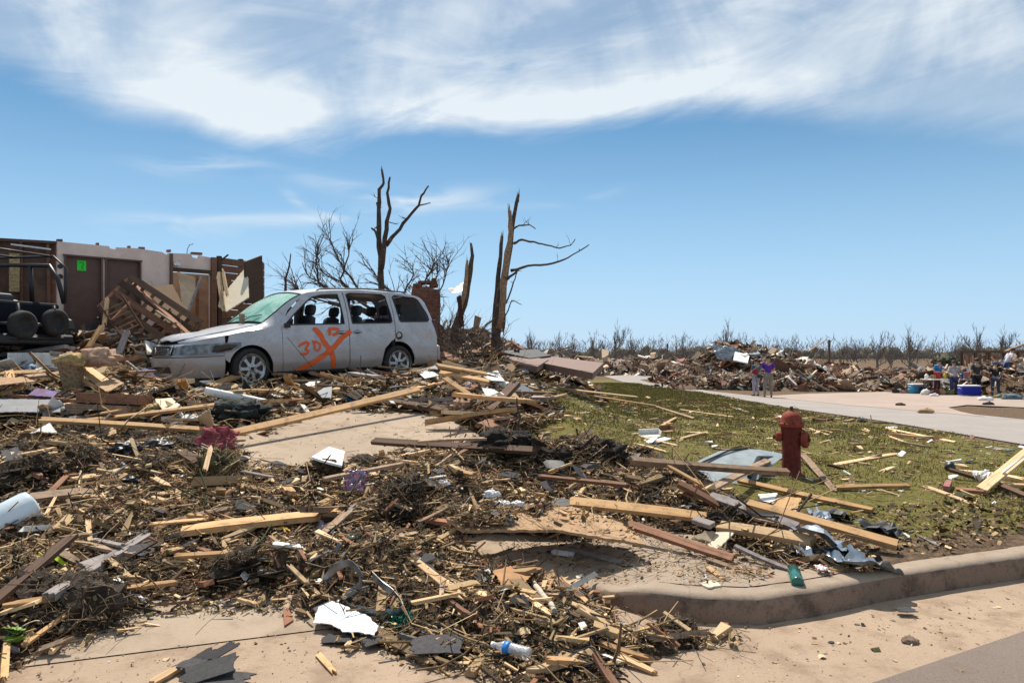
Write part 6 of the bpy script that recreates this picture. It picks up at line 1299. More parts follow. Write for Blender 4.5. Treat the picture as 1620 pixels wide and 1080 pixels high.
# birch log, metal strips
def log(name, a, b, r, mat, label, cat_, la=.04, lb=.04): 
    A, B = gd(*a, la), gd(*b, lb); m = MB(); limb(m, [A - A, (B - A) * .5 + Vector((0, 0, .01)), B - A], r, r * .8, 3, 10, .02); o = m.build(name, mat, None); o.location = A; autosmooth(o, 50); top(o, label, cat_); return o
log('birch_log', (843, 922), (877, 966), .020, simple('birch_bark', (.50, .43, .35), .8, var=.2, sc=20, stain=((.05, .04, .03), 40, .58, .8)), 'pale birch log piece below the orange cardboard', 'log')
beam_ = beam('metal_strip', gd(886, 940, .03), gd(943, 908, .09), .035, .006, simple('dull_grey_metal', (.30, .29, .28), .45, .7, var=.3), roll=.6); top(beam_, 'straight dull grey metal strip lying beside the birch log', 'metal strip')
def ribbon(name, P, wd, th, mat, up=Vector((0, 0, 1)), sub=5, twist=0.0, parent=None):
    P = [Vector(p) for p in P]; Q = []
    for i in range(len(P) - 1):
        p0, p1, p2, p3 = P[max(i - 1, 0)], P[i], P[i + 1], P[min(i + 2, len(P) - 1)]
        for k in range(sub):
            t = k / sub; Q.append(.5 * ((2 * p1) + (p2 - p0) * t + (2 * p0 - 5 * p1 + 4 * p2 - p3) * t * t + (3 * p1 - p0 - 3 * p2 + p3) * t ** 3))
    Q.append(P[-1]); V = []; c = sum(Q, Vector()) / len(Q)
    for i, q in enumerate(Q):
        d = (Q[min(i + 1, len(Q) - 1)] - Q[max(i - 1, 0)]).normalized(); u = (up - d * up.dot(d)).normalized(); u = Matrix.Rotation(twist * i / len(Q), 3, d) @ u; V += [q - c - u * wd / 2, q - c - u * wd * .1 + d.cross(u) * wd * .12, q - c + u * wd / 2]
    mb = MB(); mb.add(V, [(3 * i + j, 3 * i + j + 1, 3 * i + j + 4, 3 * i + j + 3) for i in range(len(Q) - 1) for j in range(2)]); me = wrap_shell(mb.mesh(), th, (0, 0, 0)); o = link(name, me, mat, parent); o.location = c; autosmooth(o, 60); return o
STEEL = simple('dull_bent_steel', (.27, .29, .31), .38, .8, var=.35, sc=9)
zz = lambda X_, Y_, l: gd(400 + X_ / 3.6, 820 + Y_ / 3.6, l)
o = ribbon('bent_strip', [zz(420, 400, .03), zz(425, 340, .08), zz(470, 290, .15), zz(550, 262, .19), zz(612, 320, .16), zz(612, 385, .08), zz(545, 435, .04), zz(530, 490, .03), zz(600, 530, .03), zz(700, 545, .03), zz(800, 540, .03), zz(855, 510, .04), zz(800, 440, .05), zz(740, 380, .07), zz(680, 320, .09)], .045, .003, STEEL); top(o, 'looped grey metal strip curling over the centre foreground mulch', 'metal strip')
PLATE = simple('white_melamine', (.82, .81, .80), .35, var=.04, stain=((.3, .22, .16), 12, .62, .6))
flat('broken_plate', [(495, 985), (504, 964), (525, 959), (546, 961), (578, 972), (599, 996), (592, 1008), (566, 1004), (545, 1000), (522, 990)], .006, PLATE, 'jagged white broken panel below the looped metal strip', 'broken panel', [.06] * 10, rag_=.006, bow=.006)
flat('foam_board', [(493, 722), (520, 712), (545, 713), (541, 738), (520, 738), (505, 728)], .02, FOAM, 'flat white foam board at the edge of the bare driveway', 'foam board', [.13] * 6, rag_=.003)
lump('black_clod', gd(510, 745), (.35, .2, .16), MULCH, 3, label='dark soil clod under the white foam board', cat_='clod')
# root clump with maroon cloth
MOSS = simple('rooty_soil', (.075, .055, .03), .95, var=.6, sc=14, bump=1, bs=50, col2=(.11, .105, .045))
lump('root_clump', gd(345, 762), (.36, .30, .34), MOSS, 5, amp=.55, label='round clump of roots and turf under the maroon cloth', cat_='root clump')
pc = gd(345, 762); x = np.random.default_rng(5).normal(pc.x, .13, 420); y = np.random.default_rng(6).normal(pc.y, .12, 420)
twigs('roots', 'wiry roots bristling from the round root clump', x, y, np.random.default_rng(7), .16, .0025, .7, .05, PAL, P_MULCH, zf=lambda a, b: HD(a, b) + .22 * np.exp(-((a - pc.x) ** 2 + (b - pc.y) ** 2) / .03))
MAR = simple('maroon_cloth', (.26, .05, .06), .9, var=.3, sc=12)
pm_ = gd(342, 735)
for i, (tx, ty, l) in enumerate(((310, 722, .05), (322, 712, .12), (372, 706, .12), (368, 716, .08), (345, 722, .12))): pass
o = rag('maroon_cloth', pm_ + Vector((0, .05, .20)), (.34, .24), MAR, 3, 'maroon cloth draped over the root clump', 'cloth', (42, 8, 10), .32)
CLM = []; STRAW = simple('matted_straw', (.17, .115, .065), .95, var=.5, sc=30); SOIL = simple('clod_soil', (.05, .033, .02), .95, var=.7, sc=22, bump=1, bs=60)
for i in range(4):
    c_ = lump('soil_clod', (0, 0, 0), (.34, .26, .17), SOIL, 120 + i, amp=.7, sc=3, sink=.4, sub=3); rr = random.Random(i); mb = MB(); mb.add([tuple(v.co) for v in c_.data.vertices], [tuple(p.vertices) for p in c_.data.polygons], 0)
    for k in range(300):
        a, e_ = rr.uniform(0, 6.283), abs(rr.gauss(0, .6)); n_ = Vector((math.cos(a) * math.cos(e_), math.sin(a) * math.cos(e_), math.sin(e_))); q = Vector((n_.x * .19, n_.y * .15, n_.z * .09)) * rr.uniform(.6, 1.15); d = Vector((rr.gauss(0, 1), rr.gauss(0, 1), rr.gauss(0, .5))).normalized() * rr.uniform(.03, .10)
        mb.tube([q - d * .5, q + Vector((rr.gauss(0, .008), rr.gauss(0, .008), .006)), q + d * .5], [.0022, .0018, .001], 3, 1, cap=False)
    for k in range(140):
        a, e_ = rr.uniform(0, 6.283), abs(rr.gauss(0, .6)); q = Vector((math.cos(a) * math.cos(e_) * .18, math.sin(a) * math.cos(e_) * .14, math.sin(e_) * .09)); mb.box(q, (rr.uniform(.01, .03), rr.uniform(.006, .016), .002), Euler((rr.uniform(-1, 1), rr.uniform(-1, 1), a)).to_matrix(), rr.choice((0, 1, 1)))
    me = mb.mesh(); me.materials.append(SOIL); me.materials.append(STRAW); CLM.append((me, ['dark', 'brown', 'stringy', 'matted'][i])); bpy.data.objects.remove(c_)
copies('soil_clod', 'clod of straw and soil', 'clods of straw and soil in the near debris', CLM, Z_FRONT, 46, 61, (3, 8), (-6.5, 2.6), (.35, 1.25), 12, .02, ('small', 'middling', 'big'))
# dark root and shingle mass in the middle
for i, (a, b, sx_, sz_, lb) in enumerate(((800, 712, .65, .30, 'black mass of roots and soil beside the long dark plank'), (880, 735, .45, .22, 'dark clump of roots behind the plywood sheet'), (955, 725, .50, .26, 'dark clump of torn roofing and roots near the lawn edge'), (640, 820, .36, .12, 'dark hollow mound of mulch in the centre'))):
    p = gd(a, b); lump('root_clump', p, (sx_, sx_ * .6, sz_), simple('black_rooty_soil', (.022, .016, .012), .95, var=.7, sc=14, bump=1, bs=50), 11 + i, amp=.5, label=lb, cat_='root clump')
    rg = np.random.default_rng(80 + i); n = 360; x = rg.normal(p.x, sx_ * .35, n); y = rg.normal(p.y, sx_ * .22, n); zf = lambda a_, b_, p=p, sx_=sx_, sz_=sz_: HD(a_, b_) + sz_ * .45 * np.exp(-((a_ - p.x) ** 2 / (sx_ * .4) ** 2 + (b_ - p.y) ** 2 / (sx_ * .25) ** 2))
    twigs('roots', lb.replace('black', 'wiry').replace('dark', 'wiry') + ', loose roots', x, y, rg, .18, .003, .38, .05, PAL, [5, 6, 5, 3, 2, 1, 2, 1, 0, 0, 0], zf=zf)
    x, y = rg.normal(p.x, sx_ * .33, 260), rg.normal(p.y, sx_ * .22, 260); flakes('leaf_litter', lb.replace('black', 'crumbly').replace('dark', 'crumbly') + ', loose flakes', 'litter', x, y, rg, .03, .6, .7, .04, PAL, [6, 6, 5, 3, 2, 1, 5, 1, 1, .3, 1], zf=zf)
me0 = [withm(shing(60 + i, .17, .18), FELT) for i in range(6)]
for i, (a, b, l, rx, ry, lb) in enumerate(((740 + 140, 735, .25, 35, 20, 'curled black felt standing on the dark root clump'), (915, 745, .18, 50, -15, 'steep black felt piece beside the root clump'), (960, 712, .25, 20, 30, 'black felt piece on the clump near the lawn edge'), (1000, 722, .15, 35, 0, 'black felt corner at the lawn edge'), (888, 796, .16, 12, 8, 'black tar paper sheet tucked under the yellow plank'), (850, 700, .3, 60, 30, 'torn upright black felt on the long dark plank'), (930, 700, .25, 70, 60, 'upright black roofing shard behind the plywood'), (760, 730, .15, 30, -20, 'black felt piece left of the black root mass'))):
    o = bpy.data.objects.new('tar_paper', me0[i % 6]); COL.objects.link(o); o.location = gd(a, b, l); o.rotation_euler = (R(rx * .55), R(ry * .6), i * 1.7); o.scale = (.62, .62, .62); top(o, lb, 'tar paper', 'black felt pieces round the root mass')
for i, (a, b, r, ln, lb) in enumerate(((318, 1040, 70, .20, 'narrow black shingle strip, left one of the pile at the bottom'), (350, 1030, 60, .20, 'narrow black shingle strip, right one of the pile at the bottom'), (330, 1062, 20, .26, 'wide black shingle in the pile at the bottom edge'), (360, 1075, -15, .24, 'black shingle right of the pile at the bottom edge'), (300, 1050, -30, .16, 'small black shingle left of the pile at the bottom'), (905, 1040, 10, .26, 'flat grey shingle lying in the gutter mulch'), (535, 1010, -10, .2, 'black shingle left of the white broken panel edge'), (598, 1012, 30, .18, 'black shingle right of the white broken panel'), (690, 1020, 0, .28, 'flat brown shingle left of the water bottle'), (1432, 965, -5, .12, 'black shingle piece at the kerb foot'))):
    o = link('roof_shingle', board_mesh(ln, ln * (.35 if i < 2 else .6), .005, i, .04, .5, n=6), SHING); p = gp(a, b, HD if b < 1030 and a > 480 and a < 1150 else (lambda x, y: H(x, y)), .03 + .012 * (i % 3)); o.location = p; o.rotation_euler = (R(4 * (i % 3)), R(-5), R(r)); top(o, lb, 'roof shingle', 'loose shingles on the concrete')
lump('rubble_clod', gp(1440, 1018, Hs), (.09, .07, .05), KERBM, 9, label='grey shingle clod lying alone in the gutter', cat_='clod', sub=3)
lump('rubble_clod', gp(1315, 1020, Hs), (.035, .03, .02), SHING, 10, label='small dark stone in the gutter', cat_='stone', sub=3)
# bottles
def bottle():
    a, b = gd(779, 1020, .075), gd(838, 1037, .07); L = (b - a).length; root = empty('water_bottle', (a + b) / 2); x = (b - a).normalized(); y = Vector((0, 0, 1)).cross(x).normalized(); root.matrix_world = Matrix.Translation((a + b) / 2) @ Matrix((x, y, x.cross(y))).transposed().to_4x4()
    m, n, bb = newmat('clear_bottle_plastic'); bb.inputs['Base Color'].default_value = (.85, .86, .87, 1); bb.inputs['Roughness'].default_value = .12; bb.inputs['Alpha'].default_value = .42
    k = n.noise(n.node('ShaderNodeTexCoord').outputs['Object'], 40, 3, .6); bumpn(n, bb, k, .5, .01); r = .033; prof = [(.013, -L / 2), (.013, -L / 2 + .015), (.016, -L / 2 + .03), (.030, -L / 2 + .06)] + [(r - .0025 * (i % 2), -L / 2 + .065 + (L - .075) * i / 16) for i in range(17)] + [(r * .85, L / 2)]
    mb = MB(); mb.lathe(prof, 28, 'x'); mb.build('bottle_body', m, root, True)
    mb = MB(); mb.lathe([(r + .0012, -L / 2 + .072), (r + .0012, -L / 2 + .105)], 28, 'x'); mb.build('label_band', simple('blue_label', (.03, .22, .62), .4, var=.25, sc=40), root, True)
    mb = MB(); mb.lathe([(.0145, -L / 2 - .004), (.0145, -L / 2 + .012)], 16, 'x'); mb.build('cap', FOAM, root, True); top(root, 'crushed clear water bottle with a blue label at the bottom', 'water bottle')
bottle()
def can(name, a, b, r, mat, label, cat_, l=.03, mat2=None):
    A, B = gd(*a, l), gd(*b, l); L = (B - A).length; root = empty(name, (A + B) / 2); x = (B - A).normalized(); y = Vector((0, 0, 1)).cross(x).normalized(); root.matrix_world = Matrix.Translation((A + B) / 2) @ Matrix((x, y, x.cross(y))).transposed().to_4x4()
    m = MB(); m.lathe([(r * .5, -L / 2), (r * .5, -L * .4), (r, -L * .3), (r, L * .45), (r * .9, L / 2)], 20, 'x'); bo = m.build('bottle_body', mat, root); autosmooth(bo, 40); m = MB(); m.lathe([(r * .55, -L / 2 - .012), (r * .55, -L * .4)], 14, 'x'); m.build('cap', mat2 or BLACK, root, True); top(root, label, cat_)
can('plastic_bottle', (868, 875), (908, 880), .032, FOAM, 'small white plastic bottle lying in the shade of the plywood', 'bottle')
can('green_bottle', (1254, 899), (1262, 926), .04, simple('teal_glass', (.0, .12, .10), .2, var=.3, coat=.5), 'teal green bottle at the edge of the sidewalk slab', 'bottle', .05)
o = log('yellow_tube', (438, 835), (459, 840), .009, simple('yellow_plastic', (.75, .42, .02), .4, var=.1), 'short bright yellow tube in the left mulch', 'tube')
TEAL = simple('teal_plastic', (.01, .13, .09), .4, var=.3)
lump('green_cup', gd(558, 858), (.09, .07, .06), TEAL, 4, amp=.2, label='crushed dark green cup in the centre mulch', cat_='cup', sub=3)
lump('green_cup', gd(668, 838), (.10, .05, .03), TEAL, 6, amp=.2, label='flat dark green plastic bit below the centre mound', cat_='plastic scrap', sub=3)
SNACK = simple('printed_snack_film', (.16, .09, .18), .25, .2, var=.5, sc=40, col2=(.38, .25, .34), stain=((.55, .04, .05), 25, .55, .9), coat=.4)
rag('snack_packet', gd(563, 768, .10), (.19, .22), SNACK, 8, 'crumpled purple and red snack packet in the centre', 'packet', (48, 5, 10), .4)
rag('printed_bag', gd(520, 845, .02), (.20, .14), simple('grey_printed_film', (.34, .29, .34), .35, .1, var=.5, sc=50), 12, 'torn grey printed plastic bag right of the yellow tube', 'plastic bag', (15, 0, -20), .5)
for i, (a, b, s, lb) in enumerate(((778, 785, .13, 'bright white foam chunk behind the plywood, left one'), (795, 800, .11, 'bright white foam chunk on the plywood, middle one'), (820, 800, .10, 'bright white foam chunk on the plywood, right one'), (700, 768, .13, 'bright white foam lump right of the centre mound'), (795, 812, .05, 'tiny white foam crumb on the plywood'))):
    lump('foam_chunk', gp(a, b, PZ, .03) if i != 3 else gd(a, b), (s, s * .7, s * .5), FOAM, 20 + i, amp=.55, sc=3, label=lb, cat_='foam', sub=4)
LIME = simple('lime_ribbon', (.50, .65, .02), .6, var=.2)
o = ribbon('lime_strip', [gd(62, 876, .04), gd(75, 882, .07), (gd(85, 880, .05)), gd(95, 890, .08), gd(106, 896, .03)], .022, .003, LIME, twist=4); top(o, 'neon yellow green strip lying in the left mulch', 'ribbon')
x = np.random.default_rng(1).normal(gd(635, 990).x, .035, 160); y = np.random.default_rng(2).normal(gd(635, 990).y, .03, 160); 
o = twigs('tinsel', 'dark green tinsel strands beside the white broken panel', x, y, np.random.default_rng(3), .06, .0016, .7, .04, np.array([(.01, .12, .09), (.02, .2, .14)]), [1, 1]); o['category'] = 'garland'
for i, (a, b) in enumerate(((22, 1012), (18, 1022), (30, 1008), (14, 1005), (26, 1022))):
    o = rag('green_leaf', gd(a, b, .02 + .01 * i), (.07, .05), simple('fresh_green_leaf', (.14, .26, .03), .5, var=.3), 30 + i, ['leftmost', 'second', 'topmost', 'smallest', 'lowest'][i] + ' fresh green leaf in the tuft at the lower left', 'leaf', (10 * i, 15, 50 * i), .3, 8)
# metal flashing by the kerb
FLASH = simple('crumpled_galvanised_metal', (.52, .56, .60), .28, .85, var=.35, sc=7, stain=((.25, .17, .10), 6, .56, .8))
def flash(name, P, wd, label, seed, fold=.06, mat=FLASH):
    Q = [Vector(p) for p in P]; n = 26; V = []; c = sum(Q, Vector()) / len(Q)
    for i in range(n):
        t = i / (n - 1) * (len(Q) - 1); k = min(len(Q) - 2, int(t)); p = Q[k].lerp(Q[k + 1], t - k); d = (Q[k + 1] - Q[k]).normalized(); s = d.cross(Vector((0, 0, 1))).normalized()
        for j in range(9):
            v = j / 8 - .5; q = Vector((i * .15, j * .22, seed)); nn = abs(mnoise.noise(q)) * 2 - .4; V.append(p - c + s * v * wd * (1 + .4 * mnoise.noise(q * .7)) + Vector((mnoise.noise(q + Vector((5, 0, 0))) * .02, mnoise.noise(q + Vector((0, 5, 0))) * .02, nn * fold + abs(v) * wd * .3)))
    mb = MB(); mb.add(V, [(i * 9 + j, (i + 1) * 9 + j, (i + 1) * 9 + j + 1, i * 9 + j + 1) for i in range(n - 1) for j in range(8)]); me = wrap_shell(mb.mesh(), .002, (0, 0, -9)); o = link(name, me, mat); o.location = c; autosmooth(o, 25); top(o, label, 'sheet metal'); return o
flash('flashing', [gd(1266, 838, .13), gd(1300, 846, .14), gd(1326, 866, .10), gd(1345, 880, .05)], .17, 'crumpled bluish metal flashing bending over the deck board end', 1)
flash('flashing', [gd(1262, 872, .06), gd(1285, 882, .06), gd(1310, 888, .04)], .12, 'small crumpled metal sheet above the green bottle', 2)
flash('flashing', [gd(1310, 885, .04), gd(1350, 888, .10), gd(1385, 893, .12), gd(1410, 912, .02)], .17, 'dirty metal sheet hanging over the kerb edge', 4, .07)
flash('flashing', [gd(1285, 806, .03), gd(1300, 822, .14), gd(1306, 830, .05)], .10, 'folded grey metal piece beside the grooved deck board', 6)
flash('felt_heap', [gd(1370, 832, .03), gd(1395, 838, .06), gd(1425, 850, .03)], .22, 'black crumpled roofing felt on the leaf litter near the kerb', 7, .05, FELT)
flash('felt_heap', [gd(1300, 810, .03), gd(1330, 815, .05), gd(1345, 822, .02)], .2, 'dark crumpled felt beside the folded grey metal piece', 8, .04, FELT)
lump('dark_bag', gd(1325, 890), (.34, .2, .14), BLACK, 14, amp=.4, label='black plastic bag under the crumpled flashing', cat_='plastic bag')
rag('food_wrapper', gp(1300, 905, H, .02), (.09, .07), simple('red_white_wrapper', (.75, .68, .68), .4, var=.1, stain=((.5, .03, .05), 30, .5, .9)), 5, 'small red and white wrapper beside the green bottle', 'wrapper', (10, 5, 0), .4, 12)
# car body panel on the lawn
CP = simple('blue_grey_car_paint', (.27, .31, .32), .45, .1, var=.2, stain=((.12, .12, .12), 6, .66, .6))
P_ = [gp(1078, 752, H, .02), gp(1105, 727, H, .14), gp(1140, 713, H, .20), gp(1200, 716, H, .16), gp(1243, 730, H, .06), gp(1200, 757, H, .03), gp(1150, 764, H, .02)]
o = slab('car_panel', P_, .004, CP, bow=.07); top(o, 'curved blue grey car body panel lying left of the hydrant', 'car panel')
for k, (a, b, c) in enumerate((((1120, 742), (1140, 729), (1165, 722)), ((1190, 750), (1205, 736), (1235, 728)))):
    pass
bpy.context.view_layer.update(); Mi_ = o.matrix_world.inverted()
mz = MB(); mz.tube([P_[0].lerp(P_[3], .25) + Vector((0, 0, .075)), P_[1].lerp(P_[3], .5) + Vector((0, 0, .07)), P_[2].lerp(P_[3], .7) + Vector((0, 0, .05))], .013, 6); mz.v = [tuple(Mi_ @ Vector(q)) for q in mz.v]; mz.build('rubber_seal', BLACK, o)
mz = MB(); mz.tube([P_[6].lerp(P_[5], .7) + Vector((0, 0, .03)), P_[5].lerp(P_[3], .5) + Vector((0, 0, .08)), P_[4] + Vector((0, 0, .04))], .026, 6); mz.v = [tuple(Mi_ @ Vector(q)) for q in mz.v]; mz.build('rubber_seal', BLACK, o)
flat('particle_board', [(1220, 800), (1232, 783), (1268, 788), (1256, 816)], .012, W_NEW, 'tan particle board square on the grass below the hydrant', 'board', .03, fn=H)
flat('pale_card', [(1199, 781), (1230, 780), (1225, 795), (1204, 792)], .004, PAPER, 'pale torn card beside the particle board square', 'card', .02, fn=H)
flat('plaster_piece', [(1115, 860), (1135, 840), (1168, 842), (1150, 858), (1130, 870)], .012, simple('cream_plaster', (.62, .52, .38), .8, var=.1), 'cream plaster piece curled beside the reddish board', 'plaster', [.03, .1, .1, .06, .03], bow=.08)
flat('tan_panel', [(1095, 852), (1115, 838), (1133, 842), (1126, 856)], .01, simple('tan_plaster', (.42, .32, .22), .9), 'tan curled panel left of the cream plaster piece', 'panel', [.08, .12, .1, .06], bow=.08)
flat('plaster_piece', [(1105, 922), (1130, 917), (1142, 925), (1120, 932)], .01, simple('cream_plaster', (.62, .52, .38), .8, var=.1), 'cream plaster crumb on the sidewalk slab', 'plaster', .02, fn=Hw)
flat('pink_brick', [(1492, 768), (1497, 758), (1506, 760), (1502, 770)], .05, simple('pink_brick', (.33, .13, .11), .9), 'half pink brick beside the pale split board', 'brick', .06, fn=H, rag_=.002)
rag('white_rag', gp(1560, 765, H, .04), (.26, .2), simple('white_cloth', (.72, .70, .68), .9, var=.1), 5, 'white rag caught on the propped pale plank', 'cloth', (20, 10, 0), .7)
lump('black_can', gp(1503, 745, H), (.12, .12, .16), BLACK, 2, amp=.1, label='dark tin standing at the end of the dark board', cat_='tin', sub=3)
for i, (a, b, w1, w2, lb) in enumerate(((1028, 690, .3, .2, 'white broken box lying open on the middle of the lawn'), (1055, 682, .2, .16, 'tan box scrap beside the white broken box'), (1045, 697, .4, .12, 'flat white foam strip below the white broken box'))):
    p = gp(a, b, H, .03); m = MB(); m.box((0, 0, .01), (w1, w2, .012)); 
    if i < 2: m.box((0, w2 / 2, .05), (w1, .01, .1), Matrix.Rotation(.3, 3, 'X')); m.box((w1 / 2, 0, .04), (.01, w2, .09), Matrix.Rotation(.2, 3, 'Y'))
    o = m.build('box_scrap', [WHITE, CARD, FOAM][i]); o.location = p; o.rotation_euler = (.1, -.05, .4 * i); top(o, lb, 'box scrap')
# upright sticks and saplings on the lawn
for i, (a, b, hpx, r, lb) in enumerate(((1080, 640, 44, .035, 'snapped upright sapling at the back of the lawn'), (1150, 668, 24, .012, 'thin upright stake in the middle of the lawn'), (1378, 670, 14, .02, 'short pale peg at the road edge of the lawn'), (1347, 768, 18, .02, 'pale peg standing on the lawn board right of the hydrant'), (730 + 90, 690, 60, .02, 'dark stick standing in the root mass'), (712, 705, 30, .012, 'thin stick standing on the long dark plank'))):
    p = gp(a, b, H); h = hpx / F * p.y; m = MB(); limb(m, [Vector(), Vector((.03 * h, 0, h * .5)), Vector((-.04 * h, .05 * h, h))], r, r * .5, i, 6, .05)
    if i == 0: grow(m, Vector((0, 0, h * .7)), Vector((-.5, 0, 1)), .3, .012, 1, random.Random(3)); grow(m, Vector((0, 0, h * .6)), Vector((.7, 0, .8)), .35, .012, 1, random.Random(4))
    o = m.build('stake', [BARKL, BARK, W_PALE, W_PALE, BARK, W_OLD][i]); o.location = p; top(o, lb, 'stake')
# white tank lower left
def tank():
    D = gd(25, 846).y; a, b = P3(-40, 848, D - .1), P3(56, 797, D + .18); root = empty('white_tank', (a + b) / 2); x = (b - a).normalized(); y = Vector((0, 0, 1)).cross(x).normalized(); root.matrix_world = Matrix.Translation((a + b) / 2) @ Matrix((x, y, x.cross(y))).transposed().to_4x4(); L = (b - a).length; r = 27.5 / F * D
    EN = simple('chipped_white_enamel', (.62, .70, .74), .3, .1, var=.08, sc=5, coat=.4, stain=((.10, .08, .07), 7, .66, .9), bump=.15, bs=8)
    m = MB(); m.lathe([(r * .9, -L / 2), (r, -L / 2 + .02), (r, -L * .1), (r * 1.02, 0), (r, .05), (r, L / 2 - .05), (r * .93, L / 2 - .015), (r * .7, L / 2), (0, L / 2 + .004)], 36, 'x'); o = m.build('tank_body', EN, root); autosmooth(o, 40)
    m = MB(); m.lathe([(r * 1.06, -L / 2 - .03), (r * 1.06, -L / 2 + .06)], 36, 'x'); m.build('collar', EN, root); m = MB(); m.lathe([(r * .8, -L / 2 - .035), (r * .8, -L / 2 - .031)], 30, 'x'); m.build('dark_opening', BLACK, root)
    top(root, 'dented white enamel cylinder lying at the left edge', 'tank')
tank()
# white slat, gutter pipe
top(beam('painted_lath', gd(182, 918, .05), gd(226, 951, .05), .04, .012, WHITE, seed=2), 'white painted slat stuck in the lower left mulch', 'slat')
p1, p2 = gd(324, 619, .30), gd(472, 650, .08); m = MB(); m.tube([Vector(), (p2 - p1) * .5 + Vector((0, 0, .01)), p2 - p1], .055, 12); o = m.build('white_pipe', WHITE); o.location = p1; autosmooth(o, 50); top(o, 'long white downpipe lying before the minivan wheel', 'pipe')
top(beam('white_trim', gd(395, 655, .06), gd(440, 662, .06), .07, .02, WHITE, seed=3), 'short white trim strip below the long white pipe', 'trim')
top(beam('white_trim', gd(611, 634, .10), gd(718, 634, .16), .16, .05, G_, seed=4, roll=-.3), 'grey white painted beam at the end of the long pine plank', 'trim')
# band of household rubble on the left
def carton():
    p = gd(67, 586, .05); w_ = 78 / F * p.y; root = empty('white_carton', p, (0, 0, R(8))); m = MB(); h = w_ * .36; d = w_ * .5
    for c, s in (((-w_ * .24, d / 2, h / 2), (w_ * .52, .02, h)), ((-w_ * .5, 0, h / 2), (.02, d, h)), ((w_ * .02, 0, h / 2), (.02, d, h)), ((-w_ * .24, 0, .01), (w_ * .5, d, .02))): m.box(c, s)
    m.build('box_shell', WHITE, root); m = MB(); m.box((w_ * .26, -.02, h * .5), (w_ * .48, .02, h * .95), Matrix.Rotation(R(-8), 3, 'X')); m.build('open_flap', WHITE, root); m = MB(); m.box((-w_ * .5, -d * .7, h * .3), (w_ * .36, .02, h * 1.0), Matrix.Rotation(R(60), 3, 'X') @ Matrix.Rotation(R(20), 3, 'Z')); m.build('open_flap', WHITE, root); top(root, 'open white carton standing below the off-road vehicle', 'box')
    lump('blue_cloth', p + Vector((-w_ * .2, -.05, .02)), (w_ * .35, .3, .14), simple('pale_blue_cloth', (.22, .32, .45), .9, var=.3), 3, label='pale blue cloth heaped inside the open white carton', cat_='cloth')
carton()
lump('white_cloth', gd(85, 590, .05), (.55, .3, .14), simple('white_cloth', (.72, .70, .68), .9), 4, label='white cloth heap just below the open white carton', cat_='cloth')
def bin_():
    p = gd(119, 628, .02); h = 58 / F * p.y; root = empty('wicker_bin', p, (R(4), R(-6), 0)); m = MB(); r = .19 * h / .6
    m.lathe([(r * .72, 0), (r * .8, h * .4), (r, h), (r * .9, h), (r * .7, .05)], 24); o = m.build('basket', simple('wicker', (.30, .20, .11), .9, var=.5, sc=30, bump=1, bs=50), root); top(root, 'tan wicker bin packed with insulation standing in the rubble', 'bin')
    lump('insulation', p + Vector((-.02, 0, h * .9)), (.5, .4, .26), INSY, 7, label='yellow insulation stuffed in the wicker bin', sink=.4)
    lump('insulation', p + Vector((.28, .1, h * .95)), (.55, .4, .34), INSP, 8, label='pink insulation puffing out right of the wicker bin', sink=.4)
bin_()
